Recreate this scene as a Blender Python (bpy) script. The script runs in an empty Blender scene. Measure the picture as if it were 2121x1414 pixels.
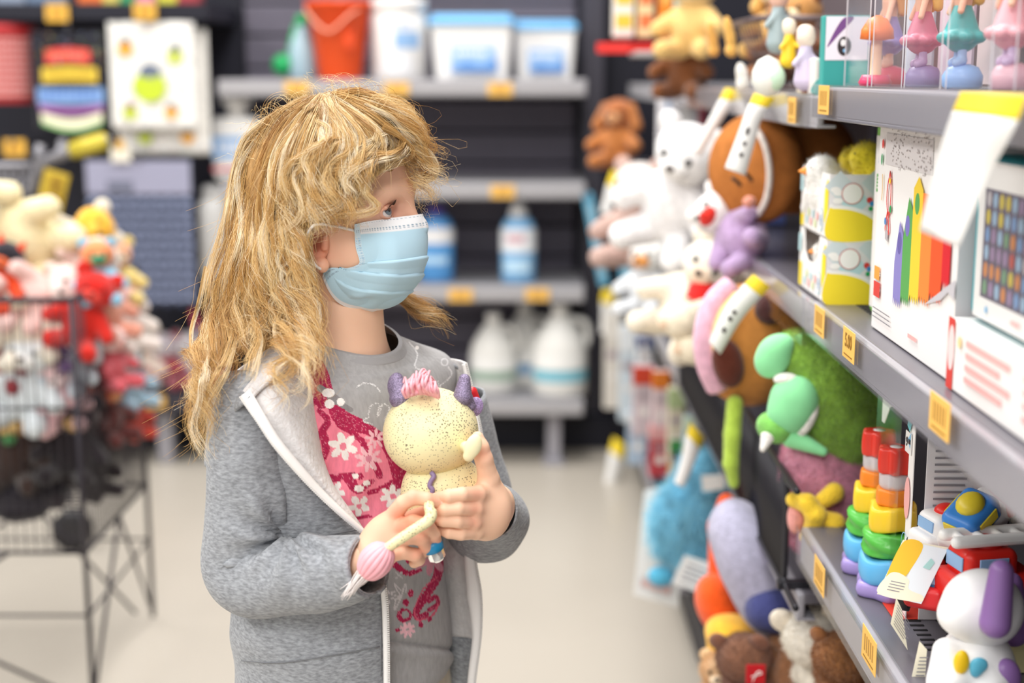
import bpy, bmesh, math, random
import numpy as np
from mathutils import Vector, Matrix, Euler
from mathutils.bvhtree import BVHTree
random.seed(7); rng = np.random.default_rng(7)
C = bpy.context.scene.collection
sin, cos, pi = math.sin, math.cos, math.pi
R = math.radians

# ---------------------------------------------------------------- camera, world, lights, exposure
FPX, CAMH = 2946.0, 1.25
CAM_E = Euler((R(90 - 10.61), 0, R(0.28)), 'XYZ')
cam_d = bpy.data.cameras.new('camera'); cam = bpy.data.objects.new('camera', cam_d); C.objects.link(cam)
cam.location = (0, 0, CAMH); cam.rotation_euler = CAM_E
cam_d.sensor_width = 36.0; cam_d.lens = FPX / 2121 * 36.0
cam_d.clip_start = 0.05; cam_d.clip_end = 60
cam_d.dof.use_dof = True; cam_d.dof.focus_distance = 1.42; cam_d.dof.aperture_fstop = 2.5
bpy.context.scene.camera = cam
w = bpy.data.worlds.new('world'); bpy.context.scene.world = w; w.use_nodes = True
bg = w.node_tree.nodes['Background']; bg.inputs[0].default_value = (1.0, 0.985, 0.965, 1); bg.inputs[1].default_value = 0.50
def area(name, loc, size, power, col=(1, .98, .95), rot=(0, 0, 0)):
    l = bpy.data.lights.new(name, 'AREA'); l.shape = 'RECTANGLE'; l.size, l.size_y = size; l.energy = power; l.color = col
    o = bpy.data.objects.new(name, l); C.objects.link(o); o.location = loc; o.rotation_euler = rot
    return o
area('ceiling_tube_light', (-0.5, -1.6, 2.9), (1.2, 2.0), 80)
area('ceiling_tube_light', (-0.1, 1.2, 3.1), (0.8, 2.2), 38)
area('ceiling_tube_light', (-0.2, 3.4, 3.1), (0.8, 2.4), 56)
area('ceiling_tube_light', (-2.4, 1.6, 2.9), (0.8, 5.5), 100)
vs = bpy.context.scene.view_settings
vs.view_transform = 'Standard'; vs.look = 'None'; vs.gamma = 1; vs.use_curve_mapping = False; vs.exposure = 0.35
cy = bpy.context.scene.cycles
cy.use_denoising = True; cy.max_bounces = 8; cy.transparent_max_bounces = 24; cy.caustics_reflective = False; cy.caustics_refractive = False
cy.transmission_bounces = 8

# ---------------------------------------------------------------- pixel -> world helpers (photo frame 2121x1414)
CM = CAM_E.to_matrix(); CAMP = np.array((0, 0, CAMH))
def ray(px, py):
    d = CM @ Vector(((px - 1060.5) / FPX, -(py - 707) / FPX, -1)); return np.array(d)
def at(px, py, Y): d = ray(px, py); return CAMP + d * (Y / d[1])
def atX(px, py, X): d = ray(px, py); return CAMP + d * (X / d[0])
def atZ(px, py, Z): d = ray(px, py); return CAMP + d * ((Z - CAMH) / d[2])
CMI = np.array(CM.transposed())
def proj(P):
    q = (np.asarray(P) - CAMP) @ CMI.T
    return np.stack([1060.5 + FPX * q[..., 0] / -q[..., 2], 707 - FPX * q[..., 1] / -q[..., 2]], -1)

# ---------------------------------------------------------------- materials
def lin(c):
    if isinstance(c, str):
        c = c.lstrip('#'); c = [int(c[i:i + 2], 16) / 255 for i in (0, 2, 4)]
    return tuple(x / 12.92 if x <= 0.04045 else ((x + 0.055) / 1.055) ** 2.4 for x in c)
MATS = {}
def mat(name, col='#808080', rough=.55, metal=0., spec=.5, var=None, bump=None, vcol=False, trans=0., ior=1.45, sheen=0., sss=0., alpha=1., stretch=None, emit=0., coat=0.):
    if name in MATS: return MATS[name]
    m = bpy.data.materials.new(name); MATS[name] = m; m.use_nodes = True
    nt = m.node_tree; N = nt.nodes; L = nt.links; b = N['Principled BSDF']
    c = lin(col)
    b.inputs['Base Color'].default_value = (*c, 1); b.inputs['Roughness'].default_value = rough
    b.inputs['Metallic'].default_value = metal; b.inputs['Specular IOR Level'].default_value = spec
    b.inputs['IOR'].default_value = ior
    if trans: b.inputs['Transmission Weight'].default_value = trans
    if sheen: b.inputs['Sheen Weight'].default_value = sheen; b.inputs['Sheen Roughness'].default_value = .5
    if coat: b.inputs['Coat Weight'].default_value = coat
    if sss:
        b.inputs['Subsurface Weight'].default_value = sss; b.inputs['Subsurface Radius'].default_value = (1, .35, .2); b.inputs['Subsurface Scale'].default_value = .006
    if alpha < 1: b.inputs['Alpha'].default_value = alpha
    if emit: b.inputs['Emission Color'].default_value = (*c, 1); b.inputs['Emission Strength'].default_value = emit
    src = None
    if vcol:
        a = N.new('ShaderNodeVertexColor'); a.layer_name = 'Col'; src = a.outputs[0]
    tc = None
    def coords(st=None):
        nonlocal tc
        tc = tc or N.new('ShaderNodeTexCoord')
        if not st: return tc.outputs['Object']
        mp = N.new('ShaderNodeMapping'); mp.inputs['Scale'].default_value = st; L.new(tc.outputs['Object'], mp.inputs[0]); return mp.outputs[0]
    if var:
        n = N.new('ShaderNodeTexNoise'); n.inputs['Scale'].default_value = var[0]; n.inputs['Detail'].default_value = 3
        L.new(coords(stretch), n.inputs['Vector'])
        r = N.new('ShaderNodeMapRange'); r.inputs[1].default_value = .3; r.inputs[2].default_value = .7
        r.inputs[3].default_value = 1 - var[1]; r.inputs[4].default_value = 1 + var[1]; L.new(n.outputs[0], r.inputs[0])
        mx = N.new('ShaderNodeMix'); mx.data_type = 'RGBA'; mx.blend_type = 'MULTIPLY'; mx.inputs[0].default_value = 1
        mx.clamp_result = False
        if src: L.new(src, mx.inputs[6])
        else: mx.inputs[6].default_value = (*c, 1)
        L.new(r.outputs[0], mx.inputs[7]); src = mx.outputs[2]
    if src: L.new(src, b.inputs['Base Color'])
    if bump:
        n = N.new('ShaderNodeTexNoise'); n.inputs['Scale'].default_value = bump[0]; n.inputs['Detail'].default_value = 4
        L.new(coords(stretch), n.inputs['Vector'])
        bp = N.new('ShaderNodeBump'); bp.inputs['Strength'].default_value = bump[1]; bp.inputs['Distance'].default_value = bump[2] if len(bump) > 2 else .002
        L.new(n.outputs[0], bp.inputs['Height']); L.new(bp.outputs[0], b.inputs['Normal'])
    return m
def plas(c, rough=.35): return mat('plastic_' + c, c, rough)
def cloth(c): return mat('cloth_' + c, c, .9, spec=.2, var=(60, .12), bump=(350, .4, .002), sheen=.15)
def plush(c): return mat('plush_' + c, c, .95, spec=.1, var=(90, .14), bump=(260, .8, .004), sheen=.3)
def paper(c): return mat('paper_' + c, c, .6, spec=.3)
def clearplastic():
    if 'clear_plastic' in MATS: return MATS['clear_plastic']
    m = bpy.data.materials.new('clear_plastic'); MATS['clear_plastic'] = m; m.use_nodes = True
    nt = m.node_tree; N = nt.nodes; L = nt.links; N.remove(N['Principled BSDF'])
    t = N.new('ShaderNodeBsdfTransparent'); t.inputs[0].default_value = (.97, .97, .975, 1)
    g = N.new('ShaderNodeBsdfGlossy'); g.inputs['Roughness'].default_value = .12
    f = N.new('ShaderNodeFresnel'); f.inputs[0].default_value = 1.35
    x = N.new('ShaderNodeMixShader'); gm = N.new('ShaderNodeNewGeometry'); iv = N.new('ShaderNodeMath'); iv.operation = 'SUBTRACT'; iv.inputs[0].default_value = 1; L.new(gm.outputs['Backfacing'], iv.inputs[1]); mu = N.new('ShaderNodeMath'); mu.operation = 'MULTIPLY'; L.new(iv.outputs[0], mu.inputs[0]); L.new(f.outputs[0], mu.inputs[1]); L.new(mu.outputs[0], x.inputs[0]); L.new(t.outputs[0], x.inputs[1]); L.new(g.outputs[0], x.inputs[2])
    L.new(x.outputs[0], N['Material Output'].inputs[0]); return m

# ---------------------------------------------------------------- objects
def tag(o, label=None, cat=None, group=None, kind=None):
    if label: o['label'] = label
    if cat: o['category'] = cat
    if group: o['group'] = group
    if kind: o['kind'] = kind
    return o
def thing(name, label, cat, loc=(0, 0, 0), group=None, rot=(0, 0, 0)):
    o = bpy.data.objects.new(name, None); C.objects.link(o); o.empty_display_size = .02
    o.location = tuple(loc); o.rotation_euler = rot
    return tag(o, label, cat, group)
def mk(name, V, F, m, parent=None, smooth=True, cols=None, world=False, mi=None, label=None, loc=None):
    V = np.asarray(V, dtype=float)
    if world and parent is not None:
        p = parent; off = np.zeros(3)
        while p is not None: off = off + np.array(p.location); p = p.parent
        V = V - off
    if loc is not None: V = V - np.asarray(loc)
    me = bpy.data.meshes.new(name)
    if isinstance(F, list): me.from_pydata(V.tolist(), [], F)
    else:
        nf, nk = F.shape; me.vertices.add(len(V)); me.vertices.foreach_set('co', V.ravel()); me.loops.add(nf * nk); me.loops.foreach_set('vertex_index', F.ravel().astype(np.int32))
        me.polygons.add(nf); me.polygons.foreach_set('loop_start', np.arange(0, nf * nk, nk, dtype=np.int32)); me.update(calc_edges=True)
    ms = m if isinstance(m, (list, tuple)) else [m]
    for q in ms: me.materials.append(q)
    if mi is not None: me.polygons.foreach_set('material_index', np.asarray(mi, dtype=np.int32))
    if smooth: me.polygons.foreach_set('use_smooth', np.ones(len(me.polygons), dtype=bool))
    if cols is not None:
        ca = me.color_attributes.new('Col', 'FLOAT_COLOR', 'POINT')
        c4 = np.ones((len(V), 4), dtype=np.float32); c4[:, :3] = cols
        ca.data.foreach_set('color', c4.ravel())
    me.update()
    o = bpy.data.objects.new(name, me); C.objects.link(o)
    if parent: o.parent = parent
    if loc is not None: o.location = tuple(loc)
    if label: o['label'] = label
    return o
def dup(o, loc=None, rot=None, label=None, parent=None, scale=None):
    c = o.copy(); C.objects.link(c)
    if parent is not None: c.parent = parent
    for ch in list(o.children):
        if ch is not c: dup(ch, parent=c)
    if loc is not None: c.location = tuple(loc)
    if rot is not None: c.rotation_euler = rot
    if scale is not None: c.scale = (scale,) * 3 if np.isscalar(scale) else scale
    if label: c['label'] = label
    return c

def rotm(rx=0, ry=0, rz=0): return np.array(Euler((R(rx), R(ry), R(rz))).to_matrix())
def frame(x, y=None, z=None):
    "matrix whose columns are unit axes"
    x = np.array(x, float); x /= np.linalg.norm(x)
    z = np.array(z if z is not None else (0, 0, 1), float); y = np.cross(z, x); y /= np.linalg.norm(y); z = np.cross(x, y)
    return np.stack([x, y, z], 1)
def cr(P, n, closed=False):
    "Catmull-Rom through rows of P, n samples"
    P = np.asarray(P, float); m = len(P)
    if m == 2 and not closed: t = np.linspace(0, 1, n)[:, None]; return P[0] * (1 - t) + P[1] * t
    if closed: t = np.linspace(0, m, n, endpoint=False)
    else: t = np.linspace(0, m - 1, n)
    i = np.minimum(t.astype(int), m - (1 if closed else 2)); f = (t - i)[:, None]
    g = (lambda k: P[k % m]) if closed else (lambda k: P[np.clip(k, 0, m - 1)])
    a, b, c, d = g(i - 1), g(i), g(i + 1), g(i + 2)
    if not closed:
        a = np.where((i == 0)[:, None], 2 * b - c, a); d = np.where((i == m - 2)[:, None], 2 * c - b, d)
    return .5 * (2 * b + (c - a) * f + (2 * a - 5 * b + 4 * c - d) * f ** 2 + (3 * b - a - 3 * c + d) * f ** 3)
def patch(ctrl, nu, nv):
    "bicubic surface through a grid of control points [rows][cols][3] -> (nu*nv,3) and quads"
    A = np.asarray(ctrl, float); r, c, k = A.shape
    B = np.stack([cr(A[i], nv) for i in range(r)]); B = B.transpose(1, 0, 2)
    D = np.stack([cr(B[j], nu) for j in range(nv)]).transpose(1, 0, 2)
    return D
def gridfaces(nu, nv, closev=False, closeu=False, off=0, flip=False):
    F = []
    for i in range(nu if closeu else nu - 1):
        for j in range(nv if closev else nv - 1):
            a, b = i * nv + j, i * nv + (j + 1) % nv; c, d = ((i + 1) % nu) * nv + (j + 1) % nv, ((i + 1) % nu) * nv + j
            F.append((a + off, d + off, c + off, b + off) if flip else (a + off, b + off, c + off, d + off))
    return F
def frames(P):
    "parallel-transport frames along polyline"
    P = np.asarray(P, float); T = np.gradient(P, axis=0); T /= np.linalg.norm(T, axis=1)[:, None] + 1e-12
    n = np.cross(T[0], (0, 0, 1)); n = n if np.linalg.norm(n) > 1e-3 else np.cross(T[0], (1, 0, 0)); n /= np.linalg.norm(n)
    Ns = [n]
    for i in range(1, len(P)):
        n = Ns[-1] - T[i] * np.dot(Ns[-1], T[i]); Ns.append(n / (np.linalg.norm(n) + 1e-12))
    Ns = np.array(Ns); return T, Ns, np.cross(T, Ns)

class MB:
    "collects shapes into one mesh"
    def __init__(s): s.V = []; s.F = []; s.mi = []; s.n = 0; s.sm = []
    def add(s, V, F, m=0, M=None, t=None, smooth=True):
        V = np.asarray(V, float)
        if M is not None: V = V @ np.asarray(M).T
        if t is not None: V = V + np.asarray(t)
        s.V.append(V); s.F += [tuple(i + s.n for i in f) for f in F]; s.mi += [m] * len(F); s.sm += [smooth] * len(F); s.n += len(V); return s
    def box(s, c, size, m=0, M=None):
        h = np.array(size) / 2
        V = np.array([(x, y, z) for x in (-1, 1) for y in (-1, 1) for z in (-1, 1)]) * h
        F = [(0, 1, 3, 2), (4, 6, 7, 5), (0, 4, 5, 1), (2, 3, 7, 6), (0, 2, 6, 4), (1, 5, 7, 3)]
        return s.add(V, F, m, M, c, smooth=False)
    def rbox(s, c, size, r=.003, m=0, M=None, q=2):
        h = np.maximum(np.array(size) / 2 - r, 0); ph = []
        for k in range(4): ph += [(R(90 * k) + R(90) * i / q, k) for i in range(q + 1)]
        th = [(-R(90) + R(90) * i / q, -1) for i in range(q + 1)] + [(R(90) * i / q, 1) for i in range(q + 1)]
        V = []
        for t, sz in th:
            for p, k in ph:
                sx = 1 if k in (0, 3) else -1; sy = 1 if k in (0, 1) else -1
                V.append((sx * h[0] + r * cos(t) * cos(p), sy * h[1] + r * cos(t) * sin(p), sz * h[2] + r * sin(t)))
        nc = len(ph); F = gridfaces(len(th), nc, closev=True)
        F += [tuple(range(nc))[::-1], tuple((len(th) - 1) * nc + i for i in range(nc))]
        return s.add(V, F, m, M, c, smooth=False)
    def lathe(s, prof, c=(0, 0, 0), n=24, m=0, M=None, cap=True, sq=None):
        "prof: (r,z) rows; sq=(sx,sy) scale"
        a = np.arange(n) * 2 * pi / n; V = []
        for r, z in prof: V += [(r * cos(t) * (sq[0] if sq else 1), r * sin(t) * (sq[1] if sq else 1), z) for t in a]
        F = gridfaces(len(prof), n, closev=True)
        if cap:
            F += [tuple(range(n))[::-1], tuple((len(prof) - 1) * n + i for i in range(n))]
        return s.add(V, F, m, M, c)
    def cyl(s, a, b, ra, rb=None, n=12, m=0): return s.tube([a, b], [ra, ra if rb is None else rb], n, m)
    def tube(s, P, r, n=8, m=0, cap=True, closed=False):
        P = np.asarray(P, float); r = np.broadcast_to(np.asarray(r, float), (len(P),)) if np.ndim(r) == 0 or len(r) != len(P) else np.asarray(r, float)
        T, A, B = frames(P); a = np.arange(n) * 2 * pi / n
        V = (P[:, None] + (A[:, None] * np.cos(a)[None, :, None] + B[:, None] * np.sin(a)[None, :, None]) * r[:, None, None]).reshape(-1, 3)
        F = gridfaces(len(P), n, closev=True, closeu=closed)
        if cap and not closed: F += [tuple(range(n))[::-1], tuple((len(P) - 1) * n + i for i in range(n))]
        return s.add(V, F, m)
    def ell(s, c, rad, m=0, M=None, n=16, k=10):
        V = []
        for i in range(k + 1):
            t = -pi / 2 + pi * i / k
            V += [(rad[0] * cos(t) * cos(p), rad[1] * cos(t) * sin(p), rad[2] * sin(t)) for p in np.arange(n) * 2 * pi / n]
        return s.add(V, gridfaces(k + 1, n, closev=True), m, M, c)
    def prism(s, poly, M=None, t=(0, 0, 0), th=.001, m=0, smooth=False):
        "poly: 2D points in local xy, extruded along local z by th"
        n = len(poly); V = [(x, y, 0) for x, y in poly] + [(x, y, th) for x, y in poly]
        F = [tuple(range(n))[::-1], tuple(range(n, 2 * n))] + [(i, (i + 1) % n, n + (i + 1) % n, n + i) for i in range(n)]
        return s.add(V, F, m, M, t, smooth)
    def build(s, name, m, parent=None, label=None, world=False, loc=None, smooth=None):
        V = np.concatenate(s.V)
        o = mk(name, V, s.F, m, parent, False, world=world, mi=s.mi, label=label, loc=loc)
        o.data.polygons.foreach_set('use_smooth', np.array(s.sm if smooth is None else [smooth] * len(s.sm), dtype=bool)); return o
def circ(r, n=24, c=(0, 0), sx=1, sy=1, a0=0): return [(c[0] + r * sx * cos(a0 + 2 * pi * i / n), c[1] + r * sy * sin(a0 + 2 * pi * i / n)) for i in range(n)]

# ---------------------------------------------------------------- signed-distance sculpting + surface nets
def S(c, r, k=.004, op='u'): return E(c, (r, r, r), None, k, op)
def E(c, rad, M=None, k=.004, op='u'):
    c = np.asarray(c, float); rad = np.asarray(rad, float); rm = rad.max()
    def f(P):
        q = P - c
        if M is not None: q = q @ np.asarray(M)
        k0 = np.sqrt(((q / rad) ** 2).sum(-1)); k1 = np.sqrt(((q / rad ** 2) ** 2).sum(-1)) + 1e-9
        return k0 * (k0 - 1) / k1
    return (f, c - rm, c + rm, k, op)
def K(a, b, ra, rb=None, k=.004, op='u'):
    a = np.asarray(a, float); b = np.asarray(b, float); rb = ra if rb is None else rb; m = max(ra, rb); d = b - a; dd = d @ d + 1e-12
    def f(P):
        q = P - a; t = np.clip((q @ d) / dd, 0, 1)
        return np.sqrt(((q - t[..., None] * d) ** 2).sum(-1)) - (ra + (rb - ra) * t)
    return (f, np.minimum(a, b) - m, np.maximum(a, b) + m, k, op)
def CH(pts, k=.004, op='u'): return [K(pts[i][0], pts[i + 1][0], pts[i][1], pts[i + 1][1], k, op) for i in range(len(pts) - 1)]
def RB(c, half, r, M=None, k=.004, op='u'):
    c = np.asarray(c, float); half = np.asarray(half, float); rm = np.linalg.norm(half)
    def f(P):
        q = P - c
        if M is not None: q = q @ np.asarray(M)
        q = np.abs(q) - half + r
        return np.sqrt((np.maximum(q, 0) ** 2).sum(-1)) + np.minimum(q.max(-1), 0) - r
    return (f, c - rm, c + rm, k, op)
def nets(Fd, org, h):
    s = Fd < 0; a = s[:-1, :-1, :-1]
    cs = [(0, 0, 0), (1, 0, 0), (0, 1, 0), (1, 1, 0), (0, 0, 1), (1, 0, 1), (0, 1, 1), (1, 1, 1)]
    n = np.array(Fd.shape) - 1
    sl = lambda c: tuple(slice(c[i], c[i] + n[i]) for i in range(3))
    cnt = sum(s[sl(c)].astype(np.int8) for c in cs); act = (cnt > 0) & (cnt < 8)
    idx = np.argwhere(act); vid = -np.ones(act.shape, dtype=np.int64); vid[act] = np.arange(len(idx))
    f = np.stack([Fd[idx[:, 0] + c[0], idx[:, 1] + c[1], idx[:, 2] + c[2]] for c in cs], 1)
    acc = np.zeros((len(idx), 3)); num = np.zeros(len(idx)); ca = np.array(cs, float)
    for i in range(8):
        for b in (1, 2, 4):
            j = i | b
            if j == i: continue
            x = (f[:, i] < 0) != (f[:, j] < 0); t = f[x, i] / (f[x, i] - f[x, j])
            acc[x] += ca[i] + (ca[j] - ca[i]) * t[:, None]; num[x] += 1
    V = org + (idx + acc / num[:, None]) * h
    Fs = []
    for ax in range(3):
        o1, o2 = [(1, 2), (2, 0), (0, 1)][ax]
        lo = [slice(1, -1)] * 3; lo[ax] = slice(0, -1); hi = [slice(1, -1)] * 3; hi[ax] = slice(1, None)
        x = s[tuple(lo)] != s[tuple(hi)]; e = np.argwhere(x)
        if not len(e): continue
        e = e + 1; e[:, ax] -= 1; pos = s[e[:, 0], e[:, 1], e[:, 2]]
        def g(d1, d2):
            q = e.copy(); q[:, o1] += d1; q[:, o2] += d2; return vid[q[:, 0], q[:, 1], q[:, 2]]
        q = np.stack([g(-1, -1), g(0, -1), g(0, 0), g(-1, 0)], 1)
        q[~pos] = q[~pos][:, ::-1]; Fs.append(q)
    return V, np.concatenate(Fs)
def sculpt(prims, h, disp=None, smooth=0):
    flat = []
    for p in prims: flat += p if isinstance(p, list) else [p]
    pos = [p for p in flat if p[4] == 'u']
    lo = np.min([p[1] for p in pos], 0) - 4 * h - .003; hi = np.max([p[2] for p in pos], 0) + 4 * h + .003
    n = np.ceil((hi - lo) / h).astype(int) + 1
    Fd = np.full(n, 1., dtype=np.float32); ax = [lo[i] + np.arange(n[i]) * h for i in range(3)]
    for f, a, b, k, op in flat:
        i0 = np.clip(np.floor((a - k - 4 * h - lo) / h).astype(int), 0, n); i1 = np.clip(np.ceil((b + k + 4 * h - lo) / h).astype(int) + 1, 0, n)
        if (i1 <= i0).any(): continue
        w = tuple(slice(i0[i], i1[i]) for i in range(3))
        P = np.stack(np.meshgrid(*[ax[i][w[i]] for i in range(3)], indexing='ij'), -1)
        d = f(P).astype(np.float32); g = Fd[w]
        if op == 'u': hh = np.maximum(k - np.abs(g - d), 0) / k; Fd[w] = np.minimum(g, d) - hh * hh * k * .25
        else: d = -d; hh = np.maximum(k - np.abs(g - d), 0) / k; Fd[w] = np.maximum(g, d) + hh * hh * k * .25
    if disp is not None:
        b = np.abs(Fd) < 6 * h + .01; ix = np.argwhere(b); Fd[b] += disp(lo + ix * h).astype(np.float32)
    V, Q = nets(Fd, lo, h)
    for _ in range(smooth): V = lap(V, Q)
    return V, Q
def lap(V, Q, w=.5):
    A = np.zeros_like(V); n = np.zeros(len(V))
    for i in range(4):
        np.add.at(A, Q[:, i], V[Q[:, (i + 1) % 4]]); np.add.at(A, Q[:, i], V[Q[:, (i + 3) % 4]]); np.add.at(n, Q[:, i], 2)
    return V * (1 - w) + w * A / np.maximum(n, 1)[:, None]
def vnoise(P, f, seed=0):
    "cheap smooth pseudo-noise, -1..1"
    r = np.random.default_rng(seed); o = np.zeros(len(P))
    for i in range(5):
        d = r.normal(size=3); d /= np.linalg.norm(d); o += np.sin(P @ d * f * r.uniform(.6, 1.5) + r.uniform(0, 6.28))
    return o / 3.
def blob(name, prims, h, m, parent=None, world=False, disp=None, smooth=0, M=None, t=None, cols=None, loc=None, label=None):
    V, Q = sculpt(prims, h, disp, smooth)
    cc = cols(V) if cols else None
    if M is not None: V = V @ np.asarray(M).T
    if t is not None: V = V + np.asarray(t)
    return mk(name, V, Q, m, parent, True, cc, world, loc=loc, label=label)
def fur(o, n, ln, m, wid=.0006, droop=.2, name='fur', seed=1, lab=None):
    "short fur triangles on mesh object o (same local space)"
    r = np.random.default_rng(seed); me = o.data; me.calc_loop_triangles(); k = len(me.loop_triangles)
    tri = np.empty(k * 3, dtype=np.int32); me.loop_triangles.foreach_get('vertices', tri); tri = tri.reshape(-1, 3)
    V = np.empty(len(me.vertices) * 3); me.vertices.foreach_get('co', V); V = V.reshape(-1, 3)
    a, b, c = V[tri[:, 0]], V[tri[:, 1]], V[tri[:, 2]]; nn = np.cross(b - a, c - a); ar = np.linalg.norm(nn, axis=1)
    ix = r.choice(k, n, p=ar / ar.sum()); u, v = r.random(n), r.random(n); fl = u + v > 1; u[fl], v[fl] = 1 - u[fl], 1 - v[fl]
    P = a[ix] + (b - a)[ix] * u[:, None] + (c - a)[ix] * v[:, None]; N = nn[ix] / (ar[ix][:, None] + 1e-12)
    d = N + r.normal(size=(n, 3)) * .45 + np.array((0, 0, -droop)); d /= np.linalg.norm(d, axis=1)[:, None]
    s = np.cross(d, r.normal(size=(n, 3))); s /= np.linalg.norm(s, axis=1)[:, None]
    L = ln * r.uniform(.5, 1.2, n)[:, None]
    W = np.stack([P - s * wid - N * ln * .1, P + s * wid - N * ln * .1, P + d * L], 1).reshape(-1, 3)
    f = mk(name, W, np.arange(3 * n).reshape(-1, 3), m, o, True); f['kind'] = 'stuff'; return f
def text(s, size, m, M, t, parent, name='lettering', world=False, align='CENTER', sx=1., bold=0., th=.0002):
    cu = bpy.data.curves.new('txt', 'FONT'); cu.body = s; cu.size = size; cu.align_x = align; cu.align_y = 'CENTER'; cu.offset = bold; cu.resolution_u = 3; cu.extrude = th
    ob = bpy.data.objects.new('txt', cu); C.objects.link(ob); bpy.context.view_layer.update()
    me = ob.evaluated_get(bpy.context.evaluated_depsgraph_get()).to_mesh()
    V = np.array([v.co for v in me.vertices]) if len(me.vertices) else np.zeros((0, 3)); F = [tuple(p.vertices) for p in me.polygons]
    bpy.data.objects.remove(ob); bpy.data.curves.remove(cu)
    V = V * np.array((sx, 1, 1)); V = V @ np.asarray(M).T + np.asarray(t)
    return mk(name, V, F, m, parent, False, world=world)
# ================================================================ SETTING
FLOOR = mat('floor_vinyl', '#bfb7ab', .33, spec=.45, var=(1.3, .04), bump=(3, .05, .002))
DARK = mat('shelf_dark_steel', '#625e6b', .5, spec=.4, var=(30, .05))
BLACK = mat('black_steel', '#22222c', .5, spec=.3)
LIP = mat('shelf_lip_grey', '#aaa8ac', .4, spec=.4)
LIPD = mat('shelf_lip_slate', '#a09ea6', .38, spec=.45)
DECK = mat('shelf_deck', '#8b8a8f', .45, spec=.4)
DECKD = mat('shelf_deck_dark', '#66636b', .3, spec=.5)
CLEAR = clearplastic()
YEL = paper('#f5c637'); YEL2 = paper('#efbd62'); YELB = paper('#f7d83a'); WHITEP = paper('#f4f1ee'); INK = paper('#3b3335'); INKY = paper('#8a6420')
b = MB(); b.box((0, 3.4, -.02), (9, 9.5, .04)); tag(b.build('floor', FLOOR), kind='structure')

# back wall, slotted panels of the gondola across the end of the aisle
b = MB(); b.box((-.6, 4.90, 1.2), (6, .08, 2.4)); tag(b.build('wall_back', BLACK), kind='structure')
bw = bpy.data.objects['wall_back']
XR, XL = .208, -.93
for k, (xa, xb) in enumerate(((XL + .02, XR - .02),)):
    for j in range(18):
        z = .12 + j * .105
        p = MB(); p.rbox(((xa + xb) / 2, 4.84, z + .05), (xb - xa, .03, .097), .006)
        p.build('back_panel', DARK, bw)
p = MB(); p.rbox((XR + .035, 4.80, 1.0), (.075, .12, 2.0), .006); p.build('upright_post', mat('post_dark', '#3b3943', .5), bw)
p = MB(); p.box((-.6, 4.79, .055), (6, .2, .11)); p.build('kick_plate', BLACK, bw)

def shelf_tag(px, py, Y, label, grp='yellow price tags on the back shelves', w=.075, h=.04):
    c = at(px, py, Y); t = thing('price_tag', label, 'price tag', c, grp)
    b = MB(); b.rbox((0, -.002, 0), (w, .003, h), .001); b.build('card', YEL2, t)
    b = MB()
    for i in range(3): b.box((-.012 + .012 * i, -.0042, .002), (.007, .0008, h * .5))
    b.build('price_bars', mat('tag_print', '#c08a30', .6), t); return t
ZB = [1.236, .920, .595, .226]; LH = .052
names = ['grey steel shelf at the back holding the orange bucket and tubs', 'empty grey steel shelf at the back behind the girl', 'grey steel back shelf holding blue and white bottles', 'low grey steel back shelf holding the white gallon jugs']
for z, nm in zip(ZB, names):
    t = thing('back_shelf', nm, 'shelf', (0, 4.45, z), 'shelves of the back gondola')
    b = MB(); b.rbox(((XL + XR) / 2, .20, -.008), (XR - XL, .38, .016), .003); b.build('deck', DECK, t)
    b = MB(); b.rbox(((XL + XR) / 2, .006, -LH / 2), (XR - XL, .012, LH), .004); b.build('front_lip', LIP, t)
    b = MB(); b.rbox(((XL + XR) / 2, -.004, -LH / 2 - .002), (XR - XL - .01, .004, LH * .7), .001); b.build('price_channel', mat('channel_grey', '#a9a7aa', .3), t)
    for x in (XL + .04, XR - .04):
        b = MB(); b.box((x, .22, -.04), (.012, .3, .05)); b.build('bracket', BLACK, t)
for x in (-.75, .115):
    t = thing('shelf_foot', 'dark steel foot under the lowest back shelf, ' + ('hidden behind the girl' if x < 0 else 'below the gallon jugs'), 'shelf foot', (x, 4.55, 0))
    b = MB(); b.rbox((0, 0, .104), (.045, .1, .20), .005); b.build('leg', LIPD, t)
    b = MB(); b.rbox((0, 0, .008), (.07, .16, .016), .004); b.build('base_plate', LIPD, t)
for px, py, l in ((615, 182, 'yellow price tag on the top back shelf left of the bucket'), (822, 184, 'yellow price tag on the top back shelf under the white canister'), (1036, 185, 'yellow price tag on the top back shelf under the tubs'),
                  (1041, 397, 'yellow price tag on the empty back shelf'), (954, 611, 'yellow price tag on the bottle shelf nearest the mask'), (1113, 610, 'yellow price tag on the bottle shelf under the lone bottle'),
                  (318, 832, 'yellow price tag on the lowest back shelf left of the girl')):
    shelf_tag(px, py, 4.44, l)

# right gondola: back panel, decks by bay
XF, XB = .35, .75
b = MB(); b.box((XB + .04, 2.5, 1.1), (.08, 4.2, 2.2)); tag(b.build('wall_right', mat('gondola_back', '#5b4f52', .6)), kind='structure')
wr = bpy.data.objects['wall_right']
for y in (1.70, 2.93, 4.16):
    p = MB(); p.rbox((XB - .015, y, 1.1), (.03, .05, 2.2), .004); p.build('upright_post', DARK, wr)
p = MB(); p.box((XB - .19, 2.5, .05), (.34, 4.1, .10)); p.build('kick_plate', BLACK, wr)

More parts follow.
